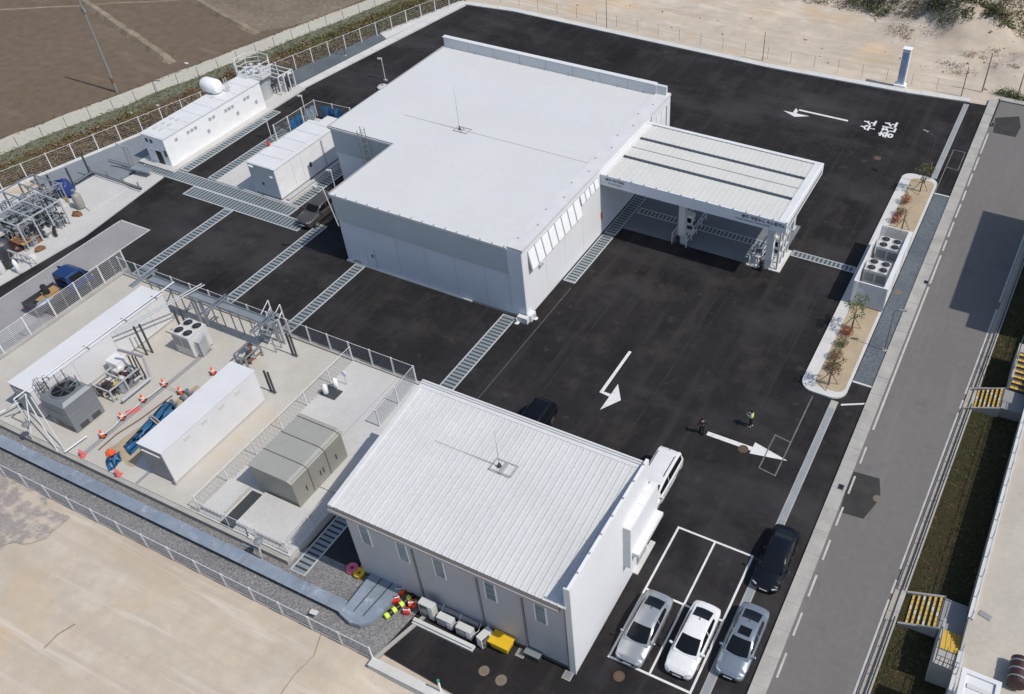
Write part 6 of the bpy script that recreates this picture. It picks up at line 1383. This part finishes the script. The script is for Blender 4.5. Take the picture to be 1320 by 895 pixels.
person('person in dark navy clothes at the tail of the straight white arrow', (-14.85,42.4,0), R(205), 'cloth_navy', 'cloth_black', dict(stride=.14, larm=((.30,.05,1.16),(.30,-.06,.93)), rarm=((.30,.08,1.15),(.33,.02,.90))))
person('person in lime yellow vest standing above the white arrow', (-11.9,44.6,0), R(-85), 'cloth_grey', 'cloth_black', dict(stride=.06, larm=((.27,-.02,1.14),(.12,-.26,1.24)), rarm=((.27,-.02,1.14),(.10,-.26,1.22))), vest='lime')

# ================================================================== PLANTS
def leaves(mb, c, rad, n, s, rnd, squash=.9, shell=.35):
    for _ in range(n):
        while True:
            v = Vector((rnd.uniform(-1,1),rnd.uniform(-1,1),rnd.uniform(-1,1)))
            if shell < v.length < 1: break
        p = Vector(c)+Vector((v.x*rad[0],v.y*rad[1],v.z*rad[2])); a = Vector((rnd.gauss(0,1),rnd.gauss(0,1),rnd.gauss(0,1))).normalized(); b = a.orthogonal().normalized(); b2 = a.cross(b); q = s*rnd.uniform(.6,1.3)
        mb.quad(p-b*q, p-b2*q*.5, p+b*q, p+b2*q*.5)
def young_tree(px, py, h, m, label, n=220, spread=.9, stake=True, seed=1, bare=.5):
    rnd = random.Random(seed); b = at(px, py, .157); t = thing('young_tree', label, 'tree', b)
    tr = MB(); top = b+Vector((.05,.05,h)); tr.tube(b, b.lerp(top,.55), .06, 7, .045); tr.tube(b.lerp(top,.55), top, .045, 6, .015); tips = []
    for k in range(9):
        f = .4+.06*k; a = k*2.4; s_ = b.lerp(top, f); e = s_+Vector((math.cos(a)*spread*rnd.uniform(.5,.9), math.sin(a)*spread*rnd.uniform(.5,.9), rnd.uniform(.3,.8))); tr.tube(s_, e, .02, 5, .008); tips.append(e)
    tr.build('trunk', 'bark', t)
    cr = MB()
    for e in tips+[top]: leaves(cr, e, (.38*spread,.38*spread,.35), n//10, .085, rnd, shell=.05)
    cr.build('crown', m, t, fix=False)
    if stake:
        for k in range(3):
            a = 2.1*k+.5; MB().tube(b+Vector((math.cos(a)*.75,math.sin(a)*.75,-.05)), b+Vector((0,0,1.35)), .03, 6).build('stake', 'stake', t)
young_tree(1186,247,2.9,'leaf_olive','thin young tree with olive leaves at the far tip of the island',420,.85,seed=1)
young_tree(1162,297,2.2,'leaf_brown','bare staked sapling behind the louvred screen',14,.35,seed=2)
young_tree(1098,424,2.9,'leaf_green','young tree with fresh green leaves in front of the louvred screen',480,.9,seed=3)
young_tree(1068,496,2.4,'leaf_brown','brownish staked young tree at the near end of the island',380,.8,seed=4)
def shrub(px, py, r, h, m, label, n=260, seed=1, m2=None):
    rnd = random.Random(seed); b = at(px, py, .15); t = thing('shrub', label, 'shrub', b, 0, 'shrubs on the planted island')
    st = MB()
    for k in range(9): a = k*.7; st.tube(b, b+Vector((math.cos(a)*r*.8,math.sin(a)*r*.8,h*rnd.uniform(.6,1))), .015, 4, .006)
    st.build('stem', 'bark', t); cr = MB(); leaves(cr, b+Vector((0,0,h*.55)), (r,r,h*.5), n, .06, rnd, shell=.1); cr.build('foliage', m, t, fix=False)
for i, (px, py, r, h, m_, lb) in enumerate(((1167,262,.6,.9,'leaf_red','bright red shrub nearest the olive tree'),(1160,277,.55,.8,'leaf_brown','brown shrub in the middle of the far bed'),(1154,286,.55,.8,'leaf_red','dark red shrub nearest the louvred screen'),
        (1091,432,.55,.8,'leaf_red','dark red shrub under the green leaved tree'),(1085,446,.5,.8,'leaf_olive','olive shrub behind the brownish staked tree'),(1077,462,.55,.9,'leaf_brown','large brown shrub in the near bed'),(1073,477,.5,.7,'leaf_pale','pale dry shrub next to the brownish staked tree'))):
    shrub(px, py, r, h, m_, lb, seed=20+i, n=420)
def scrub(name, label_mats, pts, n, s, seed, hh=.9):
    rnd = random.Random(seed)
    for m_, frac in label_mats:
        mb = MB()
        for _ in range(int(n*frac)):
            c = pts(rnd)
            if c is None: continue
            x_, y_, z_, r_ = c; leaves(mb, (x_,y_,z_+r_*.4), (r_,r_,r_*hh), 9, s, rnd, shell=0)
        o = mb.build(name, m_, None, fix=False); o['kind'] = 'stuff'
def ditch_pt(r):
    y = r.uniform(36,101); lo, hi = xp(y)+2.0, xf(y)-.3
    x_ = lo+(hi-lo)*r.random()**.8; d = noise.noise((x_*.4,y*.25,5))
    if d < -.35+.25*r.random(): return None
    return (x_, y, -.05, r.uniform(.18,.45))
scrub('ditch_scrub', (('leaf_brown',.5),('leaf_pale',.25)), ditch_pt, 4200, .13, 3, 1.2)
def ditch_green(r):
    y = r.uniform(36,101); k = sm(66,92,y)
    if r.random() > .25+.75*k: return None
    lo, hi = xp(y)+2.4, xf(y)-.4; x_ = lo+(hi-lo)*r.random(); d = noise.noise((x_*.3,y*.2,15))
    if d < .1-.6*k: return None
    return (x_, y, -.08, r.uniform(.2,.55))
scrub('ditch_scrub', (('leaf_olive',.6),('leaf_green',.14)), ditch_green, 4200, .13, 4, 1.2)
def atg(px, py):
    p = at(px, py, 0)
    for _ in range(30):
        q = at(px, py, ground_z(p.x, p.y)); p = p.lerp(q, .35)
    return p
def bush_pt(cxs):
    def f(r):
        cx, cy, rx, ry, h = r.choice(cxs); a = r.uniform(0,6.283); q = math.sqrt(r.random()); x_ = cx+rx*q*math.cos(a); y_ = cy+ry*q*math.sin(a)
        return (x_, y_, ground_z(x_,y_)+h*r.random()*(1-q*.7), r.uniform(.35,.8))
    return f
C1 = [(*atg(px,py)[:2], rx, ry, h) for px, py, rx, ry, h in ((1236,8,2.6,1.4,1.3),(1262,17,2.4,1.3,1.2),(1288,22,1.8,1.0,.9),(1215,2,2.0,1.2,1.0),(1138,8,2.0,1.8,1.6),(1118,2,2.6,1.8,1.5))]
scrub('scrub_bushes', (('leaf_dark',.55),('leaf_olive',.45)), bush_pt(C1), 620, .16, 6)
C2 = [(*atg(px,py)[:2], rx, ry, h) for px, py, rx, ry, h in ((1080,0,5,2.5,1.0),(1310,30,3.5,2.5,1.2),(1195,2,3,2,.9),(1040,-6,6,3,1.0),(1318,22,3,2.5,1.6))]
scrub('scrub_bushes', (('leaf_brown',.5),('leaf_olive',.3)), bush_pt(C2), 700, .14, 7)
def track_pt(r):
    y = r.uniform(34,104); e = r.random()
    return ((xp(y)+.1+r.uniform(-.3,.5)) if e < .55 else (xq(y)+.2+r.uniform(-.4,.3)), y, -.09, r.uniform(.06,.18))
scrub('track_grass', (('leaf_olive',.6),('leaf_pale',.4)), track_pt, 700, .06, 31, .5)
def verge_pt(r):
    y = r.uniform(34,104); return (xp(y)+.2+2.3*r.random(), y, -.08, r.uniform(.06,.2))
scrub('verge_grass', (('leaf_olive',.5),('leaf_pale',.3),('leaf_dark',.2)), verge_pt, 1500, .06, 32, .4)
C3 = [(*at(px,py,0)[:2], rx, ry, h) for px, py, rx, ry, h in ((1296,121,1.2,.5,.25),(1312,127,1.6,.6,.3))]
scrub('grass_tuft', (('leaf_green',.6),('leaf_dark',.4)), bush_pt(C3), 160, .1, 8)
C4 = [(*atg(px,py)[:2], rx, ry, h) for px, py, rx, ry, h in ((1205,38,2.5,1.2,.4),(1160,38,1.8,.8,.2),(1258,74,1.5,.6,.3),(1290,70,2.5,.7,.3),(1222,86,2.0,1.0,.2),(1300,84,2,.6,.2),(1240,95,1.8,.8,.2),(1180,22,3,1.5,.4),(1160,48,1.5,.6,.2))]
scrub('dry_weeds', (('leaf_pale',.5),('leaf_brown',.5)), bush_pt(C4), 150, .1, 9, .4)
# clods and litter on the sand
rnd = random.Random(77)
def clods(n, f, s0, s1, m_, name):
    mb = MB()
    for _ in range(n):
        x_, y_ = f(rnd); s_ = s0+(s1-s0)*rnd.random()**3; mb.obox((x_,y_,ground_z(x_,y_)+s_*.3), (s_,s_*rnd.uniform(.6,1.2),s_*.8), rnd.uniform(0,3), rnd.uniform(0,.6))
    o = mb.build(name, m_, None, fix=False); o['kind'] = 'stuff'
clods(240, lambda r: (r.uniform(-60,12), 103.5+32*r.random()), .06, .35, 'sand', 'sand_clods'); clods(70, lambda r: (r.uniform(-14,12), 108+22*r.random()), .08, .3, 'bund', 'dark_clods')
clods(260, lambda r: (r.uniform(-62,-18), r.uniform(2,16.5)), .03, .12, 'sand', 'sand_clods')
# gravel spread at the lower left and a pale crust
b0 = [at(px,py,-.1) for px, py in ((-60,590),(5,612),(45,628),(84,662),(62,692),(20,706),(-60,730))]; b1 = []
for p_, q_ in zip(b0, b0[1:]+b0[:1]):
    for k in range(26):
        c_ = p_.lerp(q_, k/26); b1.append((c_.x+.9*noise.noise((c_.x*.7,c_.y*.7,3)), c_.y+.9*noise.noise((c_.x*.7,c_.y*.7,8))))
struct(MB().sheet(b1, -.09), 'gravel_spread', mat('gravel_pink', (0.45,0.40,0.37), .95, var=.12, scale=.8, fine=.2, bump=1.0, bscale=8, spots=[((0.54,0.46,0.37),.9,.46,.60),((0.36,0.32,0.30),2.5,.6,.7)]))
tag(MB().path([at(57,836,-.13)+Vector((0,0,.03)), at(75,818,-.13)+Vector((0,0,.04)), at(97,805,-.13)+Vector((0,0,.03))], .035, 5).build('old_cable', 'bund'), 'short thick cable lying on the sand at lower left', 'cable')
tag(MB().path([at(416,812,-.13)+Vector((0,0,.02)), at(405,845,-.13)+Vector((0,0,.02)), at(380,870,-.13)+Vector((0,0,.02)), at(362,895,-.13)+Vector((0,0,.02))], .014, 5).build('old_cable', 'bund'), 'long thin cable trailing over the sand below the channel end', 'cable')
for px, py, lb in ((72,120,'x'),): pass
for px, py, s_, lb in ((168,146,.5,'pale rubbish bag in the ditch behind the plant building'),(203,136,.35,'small pale rubbish in the ditch near the lamp post'),(238,130,.4,'white rubbish piece in the ditch right of the lamp post'),(240,82,.5,'white sack on the farm track by the bund end'),(72,187,.3,'small white rubbish in the ditch at far left'),(294,97,.35,'pinkish rubbish bag beside the vessel platform')):
    heap(px, py, s_*.6, s_*.35, s_*.25, 'cabinet', 'rubbish_bag', lb, 'rubbish', z=-.05, seed=px)

# ================================================================== EAST SIDE: slope, platform, stairs
def pe(y): return 5.33+0.022*(y-33)
PH = 2.35
sg = MB(); rows = []
for i in range(46):
    y = 8+2.0*i; rows.append([(xr(y)+.78+(pe(y)-xr(y)-.76)*f, y, 0.2+.15*f+.04*noise.noise((f*6,y*.5,2))) for f in [j/8 for j in range(9)]])
for r0, r1 in zip(rows, rows[1:]):
    for j in range(8): sg.quad(r0[j], r0[j+1], r1[j+1], r1[j])
struct(sg, 'grass_slope', 'grass_slope', smooth=True)
def slope_pt(r):
    y = r.uniform(24,66); f = r.random(); return (xr(y)+.85+(pe(y)-xr(y)-.9)*f, y, .18+.15*f, r.uniform(.08,.2))
scrub('slope_grass', (('leaf_dark',.45),('leaf_olive',.12),('leaf_brown',.3)), slope_pt, 1900, .05, 12, .6)
wl = MB()
for i in range(48):
    y = 8+2*i; wl.prism([(xr(y)+.12,y+.01),(xr(y)+.5,y+.01),(xr(y+2)+.5,y+1.99),(xr(y+2)+.12,y+1.99)], -.1, .10)
struct(wl, 'verge_kerb', mat('kerb_tan', (0.46,0.41,0.34), .85, var=.1, scale=.6, fine=.08))
w2 = MB()
for i in range(48):
    y = 8+2*i; w2.prism([(xr(y)+.51,y+.008),(xr(y)+.80,y+.008),(xr(y+2)+.80,y+1.992),(xr(y+2)+.51,y+1.992)], -.1, .26)
struct(w2, 'low_wall', 'kerb')
pl = struct(MB().prism([(pe(5),5),(70,5),(70,110),(pe(110),110)], -.2, PH), 'platform', mat('platform_conc', (0.52,0.475,0.405), .85, var=.1, scale=.25, fine=.05, bump=.1, spots=[((0.33,0.29,0.24),.22,.62,.8)]))
wf = MB().prism([(pe(5)-.12,5),(pe(5),5),(pe(110),110),(pe(110)-.12,110)], -.1, PH+.02)
struct(wf, 'retaining_face', 'kerb')
cap = thing('edge_railing', 'white rimmed railing along the edge of the raised platform', 'railing', (pe(40),40,PH))
for (ya, yb) in ((8,31.6),(33.9,54.0),(59.0,90)):
    MB().prism([(pe(ya)-.2,ya),(pe(ya)+.12,ya),(pe(yb)+.12,yb),(pe(yb)-.2,yb)], PH+.02, PH+.17).build('rim', 'kerb_white', cap)
    n = int((yb-ya)/1.5)
    for i in range(n+1):
        y = ya+(yb-ya)*i/n; MB().box(pe(y)-.06,pe(y)+.0,y-.03,y+.03,PH+.17,PH+1.0).build('post', 'steel_light', cap)
    for z in (.55,1.0): MB().tube((pe(ya)-.03,ya,PH+z),(pe(yb)-.03,yb,PH+z),.022,5).build('rail', 'steel_light', cap)
rl = thing('roadside_railing', 'dark railing on the low wall beside the public road', 'railing', (xr(40)+.65,40,.26))
for (ya, yb) in ((10,33.3),(35.7,53.2),(55.6,98)):
    n = int((yb-ya)/1.9)
    for i in range(n+1):
        y = ya+(yb-ya)*i/n; MB().box(xr(y)+.62,xr(y)+.68,y-.03,y+.03,.26,.74).build('post', 'black', rl)
    for z, r_ in ((.42,.02),(.72,.045)): MB().tube((xr(ya)+.65,ya,z),(xr(yb)+.65,yb,z),r_,5).build('rail', 'black', rl)
def stairs(name, label, xa, xb, ya, yb, up2, y2a, y2b):
    t = thing(name, label, 'stairs', ((xa+xb)/2,(ya+yb)/2,0)); n = 7; d = (xb-xa)/n; zl = 1.2
    for i in range(n):
        z = zl*(i+1)/n*.97; st = MB().box(xa+d*i,xa+d*(i+1)-.005,ya,yb,.0,z).build('step', 'step_dark', t)
        k = 6
        for j in range(k):
            w_ = (yb-ya)/k; MB().box(xa+d*i+.01,xa+d*i+d*.45,ya+w_*j+.02,ya+w_*(j+1)-.02,z,z+.02).build('nosing_tile', 'step_yellow' if (i+j) % 4 else 'step_cream', st)
    for y in (ya-.14, yb):
        q = MB(); q.v += [(xa-.1,y,0),(xb,y,0),(xb,y,zl+.06),(xa-.1,y,.32),(xa-.1,y+.14,0),(xb,y+.14,0),(xb,y+.14,zl+.06),(xa-.1,y+.14,.32)]; q.f += [(0,1,2,3),(4,7,6,5),(3,2,6,7),(0,3,7,4),(1,5,6,2),(0,4,5,1)]; q.build('side_wall', 'kerb', t)
    MB().box(xb,pe(ya)-.13,min(ya,y2a if y2a < ya else ya)-.0,yb,.0,zl).build('landing', 'slab', t)
    x2a, x2b = xb+.25, pe(ya)-.14; m = 7; d2 = (y2b-y2a)/m
    for i in range(m):
        z = zl+(PH-zl)*(i+1)/m; y0, y1 = sorted((y2a+d2*i, y2a+d2*(i+1))); st = MB().box(x2a,x2b,y0+.003,y1-.003,.0,z).build('step', 'step_dark', t)
        a, b_ = (y0+.01,y0+abs(d2)*.5) if d2 > 0 else (y1-abs(d2)*.75,y1-.01)
        for j in range(4): w_ = (x2b-x2a)/4; MB().box(x2a+w_*j+.015,x2a+w_*(j+1)-.015,a,b_,z,z+.02).build('nosing_tile', 'step_yellow', st)
    yy0, yy1 = sorted((y2a, y2b)); MB().box(x2a-.16,x2a-.005,yy0,yy1,.0,PH+.1).build('side_wall', 'kerb', t)
    MB().box(x2a-.16,pe(ya)-.13,(y2b-1.0) if d2 < 0 else y2b,y2b if d2 < 0 else (y2b+1.0),.0,PH).build('top_landing', 'kerb', t)
    rr = MB(); ye = (y2b-1.0) if d2 < 0 else (y2b+1.0)
    for f in [i/5 for i in range(6)]: rr.tube((x2a-.1+(x2b-x2a)*f,ye,PH),(x2a-.1+(x2b-x2a)*f,ye,PH+.9),.02,5)
    for z in (.45,.9): rr.tube((x2a-.1,ye,PH+z),(x2b,ye,PH+z),.022,5); rr.tube((x2a-.1,ye,PH+z),(x2a-.1,y2b,PH+z),.022,5); rr.tube((x2a-.1,y2b,PH+z),(x2a-.1,y2a,zl+z),.022,5)
    rr.build('handrail', 'steel_dark', t)
stairs('yellow_stairs', 'yellow nosed stairs turning towards the lower picture edge', 1.75,3.85,33.35,35.55,-1,33.3,31.3)
stairs('yellow_stairs', 'yellow nosed stairs turning away at the right picture edge', 2.1,4.15,53.2,55.3,1,55.4,58.6)
# white hut roof and brown tank on the platform
t = thing('white_canopy_hut', 'white roofed hut cut off at the lower right corner', 'hut', at(1270,885,PH))
c = at(1240,862,4.9); x0, y1 = c.x, c.y
MB().box(x0,x0+2.0,y1-4.5,y1,4.75,4.95).build('roof', 'trim_white', t); MB().box(x0,x0+2.0,y1-.25,y1,4.95,5.1).box(x0,x0+.25,y1-4.5,y1-.25,4.95,5.1).box(x0+1.75,x0+2.0,y1-4.5,y1-.25,4.95,5.1).build('rim', 'trim_white', t)
for dx in (.2,1.8):
    for dy in (-.3,-4.2): MB().box(x0+dx-.08,x0+dx+.08,y1+dy-.08,y1+dy+.08,PH,4.75).build('post', 'trim_white', t)
for i in range(4): MB().box(x0+.4,x0+1.6,y1-1.0-.7*i,y1-.75-.7*i,4.95,5.03).build('roof_batten', 'cabinet', t)
b = at(1312,868,PH+.5); t = thing('brown_tank', 'dark brown ribbed horizontal tank on the platform at the right edge', 'tank', (b.x,b.y,PH))
MB().lathe((b.x,b.y,PH+.6), [(.3,-.9),(.5,-.8),(.5,.8),(.3,.9)], 18, 'y').build('shell', 'maroon', t, smooth=True)
for d in (-.5,0,.5): MB().lathe((b.x,b.y+d,PH+.6), [(.5,-.05),(.53,-.04),(.53,.04),(.5,.05)], 18, 'y').build('hoop', 'steel', t)
MB().box(b.x-.45,b.x+.45,b.y-.6,b.y-.4,PH,PH+.25).box(b.x-.45,b.x+.45,b.y+.4,b.y+.6,PH,PH+.25).build('saddle', 'steel', t)
for px, py, lb in ((1262,791,'dark flat plate on the platform edge'),): b = at(px,py,PH); tag(MB().obox(b+Vector((.35,0,.03)), (.7,.35,.05), -.25).build('steel_plate', 'slab'), lb, 'plate')
# tall neighbour block just outside the frame: its shade lies on the road
TAN = math.tan(R(SUN_EL)); NH = 13.0; nx = -1.6+NH/TAN
t = thing('neighbour_block', 'tall pale block beyond the right picture edge shading the road', 'building', (nx+5,72,PH))
MB().prism([(nx,64.4),(nx+10,64.4),(nx+10,80.3),(nx,80.3)], 0, NH).build('wall', 'wall_panel', t); MB().box(nx-.0,nx+10,62.6,64.4,0,NH-2.3).build('shadow_end_block', 'wall_panel', t); MB().box(nx+.1,nx+9.9,64.5,80.2,NH,NH+.05).build('roof', 'roof_white', t)  # lower south piece is unseen, added to shape the end of the road shadow
for k in range(3):
    for j in range(5): wn = MB().box(nx-.05,nx,65.5+3*j,67.3+3*j,3.6+3*k,5.2+3*k).build('window', 'trim_white', t); MB().box(nx-.07,nx-.05,65.6+3*j,67.2+3*j,3.7+3*k,5.1+3*k).build('pane', 'pane', wn)
